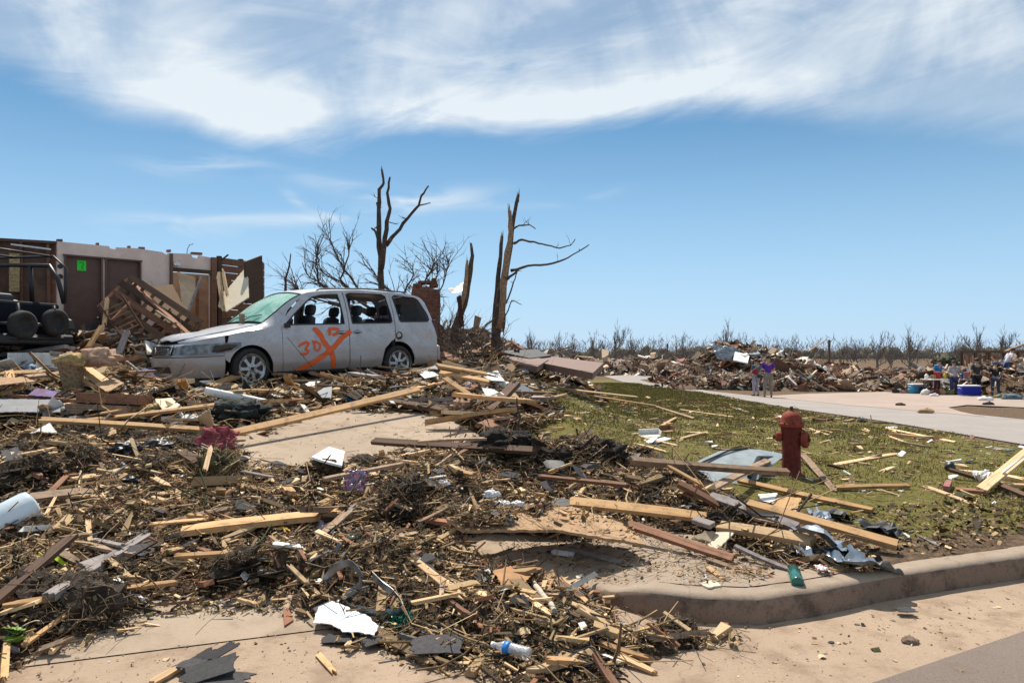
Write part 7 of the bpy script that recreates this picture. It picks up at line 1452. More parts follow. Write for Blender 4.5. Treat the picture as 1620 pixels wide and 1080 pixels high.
for i, (a, b, s, mt, lb, c) in enumerate((
 (222, 585, .42, INSY, 'yellow insulation tuft against the minivan bumper', 'insulation'), (235, 660, .55, INSY, 'yellow insulation lying on the slanted pine boards', 'insulation'), (108, 655, .32, INSY, 'yellow insulation tuft left of the drawers', 'insulation'),
 (315, 615, .75, INSP, 'tan foam heap at the end of the white pipe', 'foam'), (290, 625, .5, INSY, 'yellowish torn batt left of the white pipe', 'insulation'), (728, 650, .55, INSP, 'coiled pink insulation at the driveway corner', 'insulation'), (700, 645, .4, INSP, 'small pink insulation lump left of the coiled one', 'insulation'),
 (725, 590, .45, INSY, 'yellow insulation tuft beside the minivan rear wheel', 'insulation'), (768, 553, .5, INSY, 'yellow insulation at the foot of the splintered tree', 'insulation'), (640, 640, .35, INSY, 'small yellow tuft near the minivan rear', 'insulation'),
 (378, 660, .75, simple('dark_green_netting', (.006, .014, .012), .8, var=.6, sc=30, bump=1, bs=60), 'dark green netting bundled on the driveway edge', 'netting'),
 (252, 622, .40, simple('dark_red_fabric', (.22, .03, .03), .9, var=.3), 'dark red fabric heap near the white pipe', 'cloth'), (200, 716, .34, BLACK, 'black plastic tub half buried behind the root clump', 'tub'), (250, 713, .4, BLACK, 'flat black bin bag behind the root clump', 'plastic bag'),
 (205, 765, .2, BLACK, 'black plastic lump left of the root clump', 'plastic'), (110, 602, .3, simple('blue_cloth', (.04, .10, .30), .9, var=.4), 'blue cloth lump near the wicker bin', 'cloth'), (20, 610, .5, simple('blue_cloth', (.04, .10, .30), .9, var=.4), 'dark blue cloth at the left edge', 'cloth'),
 (792, 618, .5, FOAM, 'white foam block in the heap behind the driveway corner', 'foam'), (780, 640, .55, WHITE, 'white crumpled cloth below the white foam block', 'cloth'), (830, 668, .4, CARD, 'brown card heap at the left end of the lawn', 'cardboard'), (815, 618, .3, FOAM, 'small white lump near the lawn planks', 'foam'),
 (430, 632, .28, simple('blue_plastic', (.05, .16, .42), .5), 'blue plastic lump below the minivan door', 'plastic'), (455, 600, .25, simple('blue_plastic', (.05, .16, .42), .5), 'blue plastic lump beside the front wheel', 'plastic'), (690, 610, .35, INSP, 'pink tuft behind the grey white beam', 'insulation'),
 (800, 560, .3, CARD, 'brown stub right of the splintered tree', 'stub'), (625, 575, .35, simple('dark_tan_felt', (.22, .15, .09), .9), 'tan felt heap under the minivan tail', 'felt'))):
    lump('debris_lump', gd(a, b), (s, s * .7, s * .42), mt, 40 + i, amp=.5, sc=2.4, label=lb, cat_=c, rot=(0, 0, i * 37)); bpy.context.scene.collection.objects[-1].name = c.replace(' ', '_')
def boxy(name, a, b, sz, rz, mt, label, c, lift=.05, tilt=(0, 0), bev=.01):
    m = MB(); m.box((0, 0, sz[2] / 2), sz); o = m.build(name, mt); o.location = gd(a, b, lift); o.rotation_euler = (R(tilt[0]), R(tilt[1]), R(rz)); bv = o.modifiers.new('b', 'BEVEL'); bv.width = bev; bv.segments = 2; top(o, label, c); return o
def drawers():
    p = gd(165, 655, .06); root = empty('drawer_set', p, (R(-4), R(3), R(4))); w_ = 92 / F * p.y
    for z in (0, .14):
        m = MB(); m.box((0, -.2, z + .06), (w_, .02, .12)); m.box((0, .2, z + .06), (w_, .02, .12)); m.box((-w_ / 2, 0, z + .06), (.02, .4, .12)); m.box((w_ / 2, 0, z + .06), (.02, .4, .12)); m.box((0, 0, z + .008), (w_, .4, .012)); o = m.build('drawer', W_RED if z else W_OLD, root); o.location = (.06 if z else 0, .12 if z else 0, 0)
    top(root, 'two stacked wooden drawers lying in the left rubble', 'drawers')
drawers()
BAGM, n_, b_ = newmat('blue_red_carton_print'); co = n_.node('ShaderNodeTexCoord').outputs['Object']; sp = n_.node('ShaderNodeSeparateXYZ'); n_.l.new(co, sp.inputs[0]); c_ = n_.mix(n_.smooth(sp.outputs[0], .10, .12), (.02, .10, .36, 1), (.45, .02, .03, 1)); c_ = n_.mix(n_.smooth(n_.noise(co, 9, 3, .5), .60, .63), c_, (.45, .5, .6, 1)); n_.l.new(c_, b_.inputs['Base Color']); b_.inputs['Roughness'].default_value = .35
boxy('printed_carton', 258, 602, (.72, .30, .20), 6, BAGM, 'crushed blue and red carton under the minivan nose', 'box', .08, (8, 4), .04)
for nm, px_, mt, lb, c, lf in (
 ('white_board', [(200, 578), (212, 572), (222, 600), (208, 606)], WHITE, 'white board sticking up at the minivan nose', 'board', [.3, .5, .25, .15]),
 ('plaster_board', [(245, 632), (272, 630), (290, 647), (258, 650)], simple('cream_plaster', (.62, .52, .38), .8), 'pale plasterboard square in the rubble above the slanted boards', 'plasterboard', .2),
 ('plaster_board', [(312, 655), (332, 657), (340, 683), (314, 685)], simple('cream_plaster', (.62, .52, .38), .8), 'pale board standing on edge left of the green netting', 'plasterboard', [.3, .3, .04, .04]),
 ('drywall_scrap', [(38, 688), (78, 668), (88, 684), (60, 692)], WHITE, 'white angular panel at the left below the drawers', 'panel', [.05, .16, .14, .05]),
 ('grey_awning', [(-60, 632), (95, 632), (108, 652), (-60, 655)], simple('grey_awning_fabric', (.20, .20, .205), .7, var=.25), 'grey folded awning lying at the left edge', 'awning', [.25, .25, .18, .18]),
 ('printed_packaging', [(44, 626), (58, 616), (92, 620), (84, 630)], simple('purple_red_print', (.30, .03, .05), .5, var=.6, sc=6, col2=(.07, .06, .22)), 'purple and red packaging above the grey awning', 'packaging', .25),
 ('plywood_sheet', [(150, 612), (180, 598), (196, 610), (170, 620)], PLY, 'small plywood sheet right of the wicker bin', 'plywood', .2),
 ('plywood_sheet', [(-60, 600), (40, 596), (56, 606), (-60, 618)], PLY, 'plywood sheet at the far left edge', 'plywood', .3),
 ('card_sheet', [(255, 660), (310, 655), (318, 664), (262, 672)], PAPER, 'flat pale card below the plasterboard square', 'card', .12),
 ('card_sheet', [(275, 585), (320, 598), (310, 606), (268, 598)], CARD, 'brown card in the rubble at the minivan nose', 'card', .1),
 ('felt_sheet', [(595, 588), (640, 575), (650, 590), (615, 600)], FELT, 'black felt under the minivan rear door', 'felt', .12),
 ('plaster_board', [(660, 588), (680, 582), (694, 595), (672, 600)], WHITE, 'white plasterboard behind the minivan rear wheel', 'plasterboard', .2),
 ('plaster_board', [(762, 590), (785, 586), (800, 600), (775, 604)], WHITE, 'white plasterboard in the heap behind the driveway corner', 'plasterboard', .25),
 ('white_sheet', [(762, 622), (782, 612), (800, 628), (792, 642), (770, 636)], PAPER, 'white dented sheet standing in the heap by the lawn', 'sheet', [.25, .4, .3, .15, .15]),
 ('shingle_sheet', [(0, 712), (26, 704), (38, 730), (8, 734)], SHING, 'dark shingle sheet at the left edge of the mulch', 'roof shingle', .1)):
    flat(nm, px_, .012, mt, lb, c, lf, bow=.02)
boxy('wood_block', 378, 497 + 100, (.10, .10, .16), 20, W_OLD, 'x', 'block').location = van.matrix_world @ Vector((1.13, -.28, 1.10)); o = bpy.context.scene.collection.objects[-1]; o['label'] = 'brown wood block lodged at the foot of the minivan windscreen'
# ------------------------------------------------------------------ far rubble, ruins, trees and people
FPAL = np.array([(.14, .10, .07), (.27, .19, .13), (.42, .30, .20), (.56, .43, .30), (.72, .66, .57), (.28, .13, .09), (.05, .045, .045), (.30, .31, .32), (.12, .18, .15), (.16, .09, .06), (.10, .16, .28)])
def pile(name, label, pts, n, seed, L=.9, prob=(5, 7, 8, 6, 3, 6, 4, 2, 1, 5, .4), moundname=True):
    """pts: (x, y, radius x, radius y, height)"""
    rg = np.random.default_rng(seed); k = rg.integers(0, len(pts), n); P = np.array(pts)[k]; a = rg.uniform(0, 6.283, n); r = np.sqrt(rg.random(n)); x = P[:, 0] + P[:, 2] * r * np.cos(a); y = P[:, 1] + P[:, 3] * r * np.sin(a)
    def top_(x, y): return np.max([p[4] * np.clip(1 - (((x - p[0]) / p[2]) ** 2 + ((y - p[1]) / p[3]) ** 2), 0, 1) ** .8 for p in pts], 0) * (.8 + .4 * fbm(x, y, .5, 3, 3))
    zf = lambda x, y: H(x, y) + top_(x, y)
    xs = np.arange(min(p[0] - p[2] for p in pts), max(p[0] + p[2] for p in pts), .5); ys = np.arange(min(p[1] - p[3] for p in pts), max(p[1] + p[3] for p in pts), .5)
    me, gx_, gy_ = grid_mesh(xs, ys, lambda a, b: zf(a, b) - .12 + .15 * fbm(a, b, 1.5, 2, 2), name + '_core'); bm = bmesh.new(); bm.from_mesh(me); bmesh.ops.delete(bm, geom=[f for f in bm.faces if all(top_(np.array([v.co.x]), np.array([v.co.y]))[0] <= 0.001 for v in f.verts)], context='FACES'); bm.to_mesh(me); bm.free()
    o = flakes(name, label, 'rubble', x, y, rg, L, .22, .5, .45, FPAL, prob, thick=.25, zf=zf)
    c = link('rubble_mound', me, MULCH, o, True); c['kind'] = 'stuff'
    rg2 = np.random.default_rng(seed + 1); m = n // 2; k = rg2.integers(0, len(pts), m); P = np.array(pts)[k]; a = rg2.uniform(0, 6.283, m); r = np.sqrt(rg2.random(m)); x = P[:, 0] + P[:, 2] * r * np.cos(a) * 1.15; y = P[:, 1] + P[:, 3] * r * np.sin(a) * 1.15
    s = flakes(name + '_sheets', label + ', torn sheets', 'rubble', x, y, rg2, L * .8, .6, .6, .3, FPAL, prob, zf=zf, bend=.1)
    return zf
W = lambda px, D: (px - HX) / F * D
big = pile('debris_pile', 'tall heap of house wreckage beyond the side road', [(W(1165, 48), 48, 3.6, 5, 2.2), (W(1215, 47), 47, 4.0, 5, 1.6), (W(1280, 46), 46, 4.5, 4, 1.0), (W(1105, 50), 50, 3, 4, 1.0), (W(1330, 45), 45, 3, 3, .6)], 6500, 201, .42)
pile('debris_field', 'low band of wreckage in the distance left of the tall heap', [(W(870, 74), 74, 7, 9, 1.2), (W(950, 74), 74, 5, 7, .9), (W(1015, 72), 72, 4, 6, 1.1), (W(815, 66), 66, 5, 6, 1.2), (W(1062, 64), 64, 3, 4, .8), (W(915, 66), 66, 4, 3, .5)], 5200, 202, .55)
pile('yard_rubble', 'low wreckage behind the group of people', [(W(1570, 37), 37, 6, 3, 1.1), (W(1620, 35), 35, 4, 3, 1.4), (W(1460, 40), 40, 4, 2, .9), (W(1400, 42), 42, 3, 2, .7), (W(1540, 33.5), 34.5, 3, 1.2, .5), (W(1690, 33), 33, 5, 4, 1.2)], 3600, 203, .3)
pile('yard_rubble', 'scattered wreckage at the foot of the tall heap by the road', [(W(1300, 40), 40, 4, 2.2, .6), (W(1150, 42), 42, 4, 2, .5), (W(1230, 41), 41, 4, 2, .6)], 1800, 204, .28)
pile('back_rubble', 'wreckage heaped behind the siding slabs and trees', [(W(730, 22), 22, 1.8, 1.6, .45), (W(800, 24), 24, 2.0, 1.6, .5), (W(870, 23), 23, 1.6, 1.5, .25), (W(660, 22), 22, 2, 2, .5)], 2600, 205, .26)
pile('back_rubble', 'wreckage strewn round the base of the ruined house wall', [(-8.0, 14.2, 1.9, 1.0, .40), (-6.6, 15.0, 1.2, .8, .35), (-10, 13.6, 1.2, .7, .3)], 1500, 206, .22)
# things standing out of the far heaps
for i, (px, py, D, sz, rot, mt, lb, c) in enumerate(((1168, 566, 44, (1.6, 1.2), 60, FOAM, 'large white slab leaning on the tall debris heap', 'slab'), (1148, 560, 45, (1.8, 1.4), 50, STEEL, 'dark grey sheet standing left of the white slab', 'sheet'), (1265, 596, 42, (1.8, .7), 30, simple('green_fabric', (.05, .14, .10), .8), 'green tarpaulin lump on the heap edge', 'tarpaulin'), (1295, 583, 43, (2.2, 1.2), 25, WHITE, 'pale roof sheet lying on the heap right of the walkers', 'sheet'), (1405, 613, 38, (1.6, .7), 12, simple('green_fabric', (.05, .14, .10), .8), 'pale green tarpaulin beside the far driveway', 'tarpaulin'), (1230, 598, 42, (1.4, .8), 20, PAPER, 'pale sheet behind the purple shirted walker', 'sheet'))):
    if i == 0: put('white_slab', [P3(1163, 556, 45), P3(1186, 561, 45), P3(1183, 574, 43.5), P3(1160, 569, 43.5)], .08, FOAM, lb, c); continue
    p = P3(px, py, D); rag('sheet', p, (sz[0], sz[1]), mt, 50 + i, lb, c, (rot, 5 * i, 15 * i), .3, 14, 0)
for i, (x1, y1, x2, y2, D, wd, mt, lb) in enumerate(((1311, 575, 1312, 537, 46, .22, DK, 'dark post standing at the right end of the tall heap'), (1278, 556, 1307, 537, 46, .12, PA, 'pale plank sticking up from the tall heap'), (1055, 560, 1056, 543, 58, .25, DK, 'short dark post in the distant wreckage'), (1590, 556, 1640, 536, 34, .18, O_, 'long beam jutting up at the right edge'), (1395, 590, 1450, 588, 40, .5, O_, 'fallen log on the yard beyond the side road'), (1420, 605, 1465, 590, 38, .5, O_, 'leaning fallen trunk beside the blue shirted person'), (1590, 572, 1640, 570, 35, .15, PA, 'pale beam on the ruin at the right edge'), (1595, 578, 1640, 580, 35, .15, N, 'yellowish beam on the ruin at the right edge'), (860, 560, 905, 548, 40, .2, RE, 'reddish beam in the wreckage behind the slabs'))):
    top(beam('timber', P3(x1, y1, D), P3(x2, y2, D), wd, wd * .4, mt, jag=.1, seed=i), lb, 'timber')
def ruin():
    a, b = P3(1519, 600, 37.5), P3(1665, 600, 36); z0 = float(H(a.x, a.y)); root = empty('ruined_shed', (a.x, a.y, z0)); hh = P3(0, 557, 37).z - z0; rr = random.Random(9); L = b.x - a.x
    for k in range(26): m = link('wall_board', board_mesh(hh * rr.uniform(.75, 1.05), .20, .03, k, .15), W_RED if rr.random() < .7 else DK, root); m.location = (.1 + k * L / 26, rr.uniform(0, .1), hh / 2); m.rotation_euler = (0, R(90 + rr.uniform(-5, 5)), 0)
    for k in range(6): m = link('stud', board_mesh(hh * 1.02, .12, .1, k + 40), DK, root); m.location = (k * L / 5, -.1, hh / 2); m.rotation_euler = (0, R(90), R(90))
    m = link('top_plate', board_mesh(L, .2, .12, 3, .1), DK, root); m.location = (L / 2, -.05, hh + .02); top(root, 'ruined brown board wall behind the group of people', 'ruin')
ruin()
# distant bare trees
def tree_mesh(seed, h=5.0, dens=(3, 5), spread=.55, up=.5, sub=3):
    rr = random.Random(seed); mt_, mc = MB(), MB(); P = [Vector(), Vector((rr.uniform(-.1, .1), 0, h * .2)), Vector((rr.uniform(-.2, .2), rr.uniform(-.2, .2), h * .45))]; Q = limb(mt_, P, h * .035, h * .02, seed, 7, .03)
    for k in range(rr.randint(5, 8)):
        q = Q[rr.randint(2, len(Q) - 1)]; grow(mc, q, Vector((rr.gauss(0, .7), rr.gauss(0, .7), 1)), h * rr.uniform(.28, .42), h * .017, sub, rr, up, spread, 4, dens, .62)
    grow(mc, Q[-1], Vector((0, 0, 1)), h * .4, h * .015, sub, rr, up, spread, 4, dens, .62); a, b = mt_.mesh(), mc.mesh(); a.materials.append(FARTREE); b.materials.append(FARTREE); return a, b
TM = [tree_mesh(301, dens=(3, 4)), tree_mesh(302, dens=(2, 4), spread=.7), tree_mesh(303, dens=(3, 5), spread=.5), tree_mesh(304, dens=(3, 4), up=.3, spread=.8), tree_mesh(305, dens=(2, 3), spread=.4)]
def far_tree(px, top_y, D, v, label, thin=1.0, rz=None):
    x = W(px, D); z0 = float(H(x, D)); h = P3(px, top_y, D).z - z0; root = empty('bare_tree', (x, D, z0), (0, 0, rz if rz is not None else px * .7)); s = h / 5.3; root.scale = (s * thin, s * thin, s)
    for nm, me in zip(('trunk', 'crown'), TM[v]): o = bpy.data.objects.new(nm, me); COL.objects.link(o); o.parent = root
    top(root, label, 'tree', 'bare trees along the horizon')
for px, ty, D, v, lb in ((1388, 520, 75, 4, 'tall forked bare tree right of the tall heap'), (1440, 522, 70, 1, 'broad bare tree with a thick trunk left of the blue shirted person'), (1482, 540, 75, 4, 'slim bare tree above the blue shirted person'), (1545, 520, 80, 0, 'wide bare tree behind the ruined brown wall'), (1580, 528, 82, 2, 'dense bare tree behind the right end of the ruin'), (1356, 540, 80, 3, 'low rounded bare tree left of the forked one'), (1255, 534, 60, 3, 'bushy bare tree behind the tall heap'), (1230, 540, 62, 0, 'small bare tree just right of the heap summit'), (1186, 522, 85, 4, 'thin bare tree rising behind the heap summit'), (1148, 512, 85, 1, 'tallest bare tree at the left shoulder of the heap'), (1075, 528, 90, 4, 'lone slim tree in the far field'), (1330, 545, 80, 2, 'small bare tree behind the dark post'), (970, 520, 95, 2, 'dense brown tree above the distant wreckage'), (940, 528, 100, 0, 'rounded tree left of the dense brown one'), (905, 532, 100, 3, 'low wide tree above the siding slabs'), (884, 522, 105, 4, 'slim pale tree above the siding slabs'), (1000, 530, 100, 1, 'open tree right of the dense brown one'), (842, 530, 90, 2, 'dark small tree right of the splintered tree'), (1030, 535, 100, 4, 'thin tree in the gap of the far field'), (1115, 540, 100, 3, 'low scrub tree left of the heap'), (1410, 545, 85, 3, 'scrubby tree between the two tall bare ones'), (1510, 545, 85, 2, 'scrubby tree left of the ruin')):
    far_tree(px, ty, D, v, lb)
rr = random.Random(77)
def wood():
    mb = MB(); mats = []
    for k in range(210):
        D = rr.uniform(120, 190); px = rr.uniform(640, 1700); x = W(px, D); z0 = float(H(x, D)); h = rr.uniform(2.8, 6.0)
        for j in range(2):
            c = Vector((x + rr.gauss(0, 1.2), D + rr.gauss(0, 1), z0)); mb.tube([c, c + Vector((rr.gauss(0, .4), 0, h * .5)), c + Vector((rr.gauss(0, 1.1), 0, h * rr.uniform(.6, .95)))], [.08, .05, .02], 3, cap=False)
        for j in range(34):
            c = Vector((x + rr.gauss(0, 1.8), D + rr.gauss(0, 1.5), z0 + h * rr.uniform(.0, .85))); d = Vector((rr.gauss(0, .7), 0, 1)).normalized() * rr.uniform(.5, 1.4); mb.tube([c, c + d], [.05, .012], 3, cap=False)
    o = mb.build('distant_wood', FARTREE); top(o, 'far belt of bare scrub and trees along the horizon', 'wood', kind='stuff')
    mb = MB(); rg = random.Random(5); V = []; Fs = []
    for k in range(90):
        D = 200 + 12 * math.sin(k); px = 560 + k * 14; x = W(px, D); z0 = float(H(x, D)) - .1; h = rg.uniform(2.0, 3.6); b = bmesh.new(); bmesh.ops.create_icosphere(b, subdivisions=3, radius=1)
        for v in b.verts: v.co = Vector((v.co.x * 2.6, v.co.y * 2, max(v.co.z, 0) * h)) * (1 + .35 * mnoise.noise(v.co * 2.5 + Vector((k, 0, 0)))) + Vector((x, D, z0))
        o_ = len(V); V += [tuple(v.co) for v in b.verts]; Fs += [tuple(o_ + v.index for v in f.verts) for f in b.faces]; b.free()
    mb.add(V, Fs); o = mb.build('distant_scrub', simple('distant_scrub', (.12, .105, .07), .95, var=.4, sc=.7, bump=1, bs=2), None, True); top(o, 'dull brown scrub belt on the horizon', 'scrub', kind='stuff')
wood()
p = P3(1497, 590, 75); lump('green_bush', (p.x, p.y, float(H(p.x, p.y))), (2.6, 2.0, 1.7), simple('dark_green_bush', (.07, .075, .04), .9, var=.5, sc=2, bump=1, bs=6), 3, amp=.5, sc=3, label='dark green bush between the bare trees and the ruin', cat_='bush', sink=.0)
# ------------------------------------------------------------------ people
def skinmesh(name, verts, edges, rad, mat, parent, sub=1):
    me = bpy.data.meshes.new(name); me.from_pydata([tuple(v) for v in verts], edges, []); o = bpy.data.objects.new(name, me); COL.objects.link(o); m = o.modifiers.new('s', 'SKIN'); me.skin_vertices[0].data
    for i, r in enumerate(rad): me.skin_vertices[0].data[i].radius = (r if hasattr(r, '__len__') else (r, r))
    me.skin_vertices[0].data[0].use_root = True; m.use_smooth_shade = True; ss = o.modifiers.new('u', 'SUBSURF'); ss.levels = sub; ss.render_levels = sub
    dg = bpy.context.evaluated_depsgraph_get(); new = bpy.data.meshes.new_from_object(o.evaluated_get(dg)); bpy.data.objects.remove(o); r = link(name, new, mat, parent, True); return r
SKIN = simple('skin', (.42, .24, .16), .6, var=.08); HAIR = simple('dark_hair', (.03, .02, .014), .7, var=.3)
def person(loc, rz, hgt, shirt, trou, label, pose, hair=HAIR, cap=None, shorts=False, shoe=BLACK):
    k = hgt / 1.75; root = empty('person', loc, (0, 0, rz)); root.scale = (k, k, k); V = Vector
    J = dict(pel=V((0, 0, .95)), spn=V((0, 0, 1.15)), chest=V((0, 0, 1.35)), neck=V((0, 0, 1.49)), hd0=V((0, .01, 1.58)), hd1=V((0, .0, 1.68)), hip_l=V((.10, 0, .90)), hip_r=V((-.10, 0, .90)), kn_l=V((.12, .02, .50)), kn_r=V((-.12, .02, .50)), an_l=V((.13, -.02, .09)), an_r=V((-.13, -.02, .09)), to_l=V((.15, .14, .04)), to_r=V((-.15, .14, .04)), sh_l=V((.19, 0, 1.42)), sh_r=V((-.19, 0, 1.42)), el_l=V((.25, -.02, 1.14)), el_r=V((-.25, -.02, 1.14)), wr_l=V((.24, .10, .92)), wr_r=V((-.24, .10, .92)))
    bend = pose.get('bend', 0)
    if bend:
        M = Matrix.Rotation(R(-bend), 3, 'X')
        for n in ('spn', 'chest', 'neck', 'hd0', 'hd1', 'sh_l', 'sh_r', 'el_l', 'el_r', 'wr_l', 'wr_r'): J[n] = J['pel'] + M @ (J[n] - J['pel'])
    for n, d in pose.get('d', {}).items(): J[n] = J[n] + V(d)
    names = ['pel', 'spn', 'chest', 'neck', 'hd0', 'hd1', 'hip_l', 'kn_l', 'an_l', 'to_l', 'hip_r', 'kn_r', 'an_r', 'to_r', 'sh_l', 'el_l', 'wr_l', 'sh_r', 'el_r', 'wr_r']; vs = [J[n] for n in names]; ix = {n: i for i, n in enumerate(names)}
    rad = dict(pel=(.14, .10), spn=(.12, .09), chest=(.15, .10), neck=.055, hd0=(.075, .09), hd1=(.075, .09), hip_l=.085, kn_l=.055, an_l=.038, to_l=.03, hip_r=.085, kn_r=.055, an_r=.038, to_r=.03, sh_l=.06, el_l=.042, wr_l=.028, sh_r=.06, el_r=.042, wr_r=.028)
    ed = [('pel', 'spn'), ('spn', 'chest'), ('chest', 'neck'), ('neck', 'hd0'), ('hd0', 'hd1'), ('pel', 'hip_l'), ('hip_l', 'kn_l'), ('kn_l', 'an_l'), ('an_l', 'to_l'), ('pel', 'hip_r'), ('hip_r', 'kn_r'), ('kn_r', 'an_r'), ('an_r', 'to_r'), ('chest', 'sh_l'), ('sh_l', 'el_l'), ('el_l', 'wr_l'), ('chest', 'sh_r'), ('sh_r', 'el_r'), ('el_r', 'wr_r')]
    E_ = [(ix[a], ix[b]) for a, b in ed]; Rr = [rad[n] for n in names]
    for s in ('l', 'r'):    # palm, four fingers, thumb
        w_, e_ = J['wr_' + s], J['el_' + s]; d = (w_ - e_).normalized(); sd_ = 1 if s == 'l' else -1; side = V((0, 1, 0)); side = (side - d * side.dot(d)).normalized(); b0 = len(vs); vs.append(w_ + d * .06); Rr.append((.034, .018)); E_.append((ix['wr_' + s], b0))
        for q in range(4):
            o_ = side * (.027 - q * .018); L = (.040, .045, .042, .032)[q]; n0 = len(vs); vs += [w_ + d * .10 + o_, w_ + d * (.10 + L) + o_ - V((sd_ * .012, 0, 0)), ]; Rr += [.0095, .008]; E_ += [(b0, n0), (n0, n0 + 1)]
        n0 = len(vs); vs += [w_ + d * .055 + side * .045, w_ + d * .085 + side * .06]; Rr += [.010, .009]; E_ += [(b0, n0), (n0, n0 + 1)]
    body_ = skinmesh('body', vs, E_, Rr, SKIN, root)
    hx = (J['hd0'] + J['hd1']) / 2; hm = MB(); f = Matrix.Rotation(R(-bend), 3, 'X') if bend else Matrix.Identity(3)
    m = MB(); m.lathe([(.0, -.012), (.012, 0), (.0, .03)], 6, 'z', hx + f @ V((0, .10, -.01))); m.box(hx + f @ V((.085, 0, 0)), (.015, .03, .05)); m.box(hx + f @ V((-.085, 0, 0)), (.015, .03, .05)); 
    bm = bmesh.new(); bm.from_mesh(body_.data); b2 = bmesh.new(); tmp = m.mesh(); bm.from_mesh(tmp); bm.to_mesh(body_.data); bm.free()
    ey = MB(); [ey.box(hx + f @ V((s * .03, .088, .012)), (.022, .01, .010)) for s in (-1, 1)]; ey.box(hx + f @ V((0, .088, -.055)), (.045, .01, .008)); o_ = ey.build('face_features', HAIR, root)
    def part(name, sel, edges, scale, mat, flare=None):
        vv = [J[n] for n in sel]; rr_ = []
        for n in sel:
            r = rad[n]; r = r if hasattr(r, '__len__') else (r, r); rr_.append((r[0] * scale + .012, r[1] * scale + .012))
        return skinmesh(name, vv, [(sel.index(a), sel.index(b)) for a, b in edges], rr_, mat, root)
    J['slv_l'] = J['sh_l'].lerp(J['el_l'], .8); J['slv_r'] = J['sh_r'].lerp(J['el_r'], .8); rad['slv_l'] = rad['slv_r'] = .05; J['hem'] = J['pel'] + V((0, 0, -.02)); rad['hem'] = (.145, .105); rad['neckb'] = (.06, .05); J['neckb'] = J['chest'].lerp(J['neck'], .7)
    part('shirt', ['hem', 'spn', 'chest', 'neckb', 'sh_l', 'slv_l', 'sh_r', 'slv_r'], [('hem', 'spn'), ('spn', 'chest'), ('chest', 'neckb'), ('chest', 'sh_l'), ('sh_l', 'slv_l'), ('chest', 'sh_r'), ('sh_r', 'slv_r')], 1.08, shirt)
    fin = ('kn_l', 'kn_r') if shorts else ('an_l', 'an_r'); sel = ['pel', 'hip_l', 'kn_l', 'hip_r', 'kn_r'] + ([] if shorts else ['an_l', 'an_r']); eg = [('pel', 'hip_l'), ('hip_l', 'kn_l'), ('pel', 'hip_r'), ('hip_r', 'kn_r')] + ([] if shorts else [('kn_l', 'an_l'), ('kn_r', 'an_r')]); part('shorts' if shorts else 'trousers', sel, eg, 1.12, trou)
    for s in ('l', 'r'): skinmesh('shoe', [J['an_' + s] + V((0, -.04, -.045)), J['an_' + s] + V((0, .05, -.045)), J['to_' + s] + V((0, .02, 0))], [(0, 1), (1, 2)], [.045, .045, .035], shoe, root)
    lump('cap' if cap else 'hair', hx + f @ V((0, -.012, .035)), (.20, .23, .20), cap or hair, 3, amp=.08, sink=.5, parent=root, sub=3, ridge=False)
    top(root, label, 'person'); return root
CL = lambda n, c: simple(n, c, .85, var=.2, sc=10)
def gpr(px, py): p = gp(px, py); p.z += .02; return p
pw = gpr(1196, 627)
person(pw, R(25), 1.66, CL('teal_blue_shirt', (.02, .12, .17)), CL('grey_leggings', (.33, .31, .36)), 'person in a teal top and grey trousers standing on the side road', dict(d=dict(wr_l=(-.1, .1, .12), kn_l=(0, .03, 0))))
o = lump('backpack', pw + Vector((-.10, -.20, 1.0)), (.30, .22, .36), CL('red_pack', (.22, .02, .03)), 5, amp=.12, sc=1.2, label='dark red backpack worn by the person in the teal top', cat_='backpack', sub=3, ridge=False)
o = lump('waist_bag', pw + Vector((.12, -.12, .82)), (.42, .18, .20), BLACK, 6, amp=.15, label='black bag slung at the hip of the person in the teal top', cat_='bag', sub=3, ridge=False)
person(gpr(1215, 629), R(-15), 1.78, CL('purple_shirt', (.09, .02, .28)), CL('khaki_trousers', (.22, .20, .17)), 'person in a purple shirt and khaki trousers standing on the side road', dict(d=dict(wr_r=(.08, .25, .22), el_r=(0, .05, 0), wr_l=(-.05, .2, .15))))
person(P3(1482, 622, 33.0), R(200), 1.65, CL('bright_blue_shirt', (.01, .16, .42)), CL('dark_skirt', (.06, .02, .03)), 'person in a bright blue shirt behind the goods table', dict(bend=12, d=dict(wr_l=(-.1, .2, .2), wr_r=(.1, .2, .2))))
person(P3(1509, 629, 32.0), R(180), 1.75, CL('grey_shirt', (.40, .40, .44)), CL('blue_jeans', (.03, .05, .13)), 'person in a grey shirt and jeans at the goods table', dict(d=dict(wr_l=(0, .2, .15), el_l=(0, .05, 0))))
person(P3(1545, 628, 31.5), R(5), 1.80, CL('charcoal_shirt', (.035, .035, .04)), CL('black_trousers', (.015, .015, .018)), 'person in dark clothes standing behind the blue cooler', dict(d=dict(wr_l=(.04, .05, .05), an_l=(.04, 0, 0))))
person(P3(1575, 629, 31.5), R(-30), 1.70, CL('black_shirt', (.012, .012, .014)), CL('blue_grey_jeans', (.06, .08, .13)), 'person in a black shirt and blue cap bending by the rubble', dict(bend=18, d=dict(wr_l=(0, .15, -.1), wr_r=(.05, .15, -.1), kn_l=(0, .1, 0))), cap=CL('blue_cap', (.05, .10, .20)))
person(P3(1592, 606, 33.2), R(-95), 1.78, CL('white_shirt', (.60, .60, .70)), CL('navy_shorts', (.05, .08, .16)), 'person in a white shirt and navy shorts standing up on the rubble', dict(bend=25, d=dict(wr_l=(0, .2, 0), wr_r=(0, .2, 0))), shorts=True)
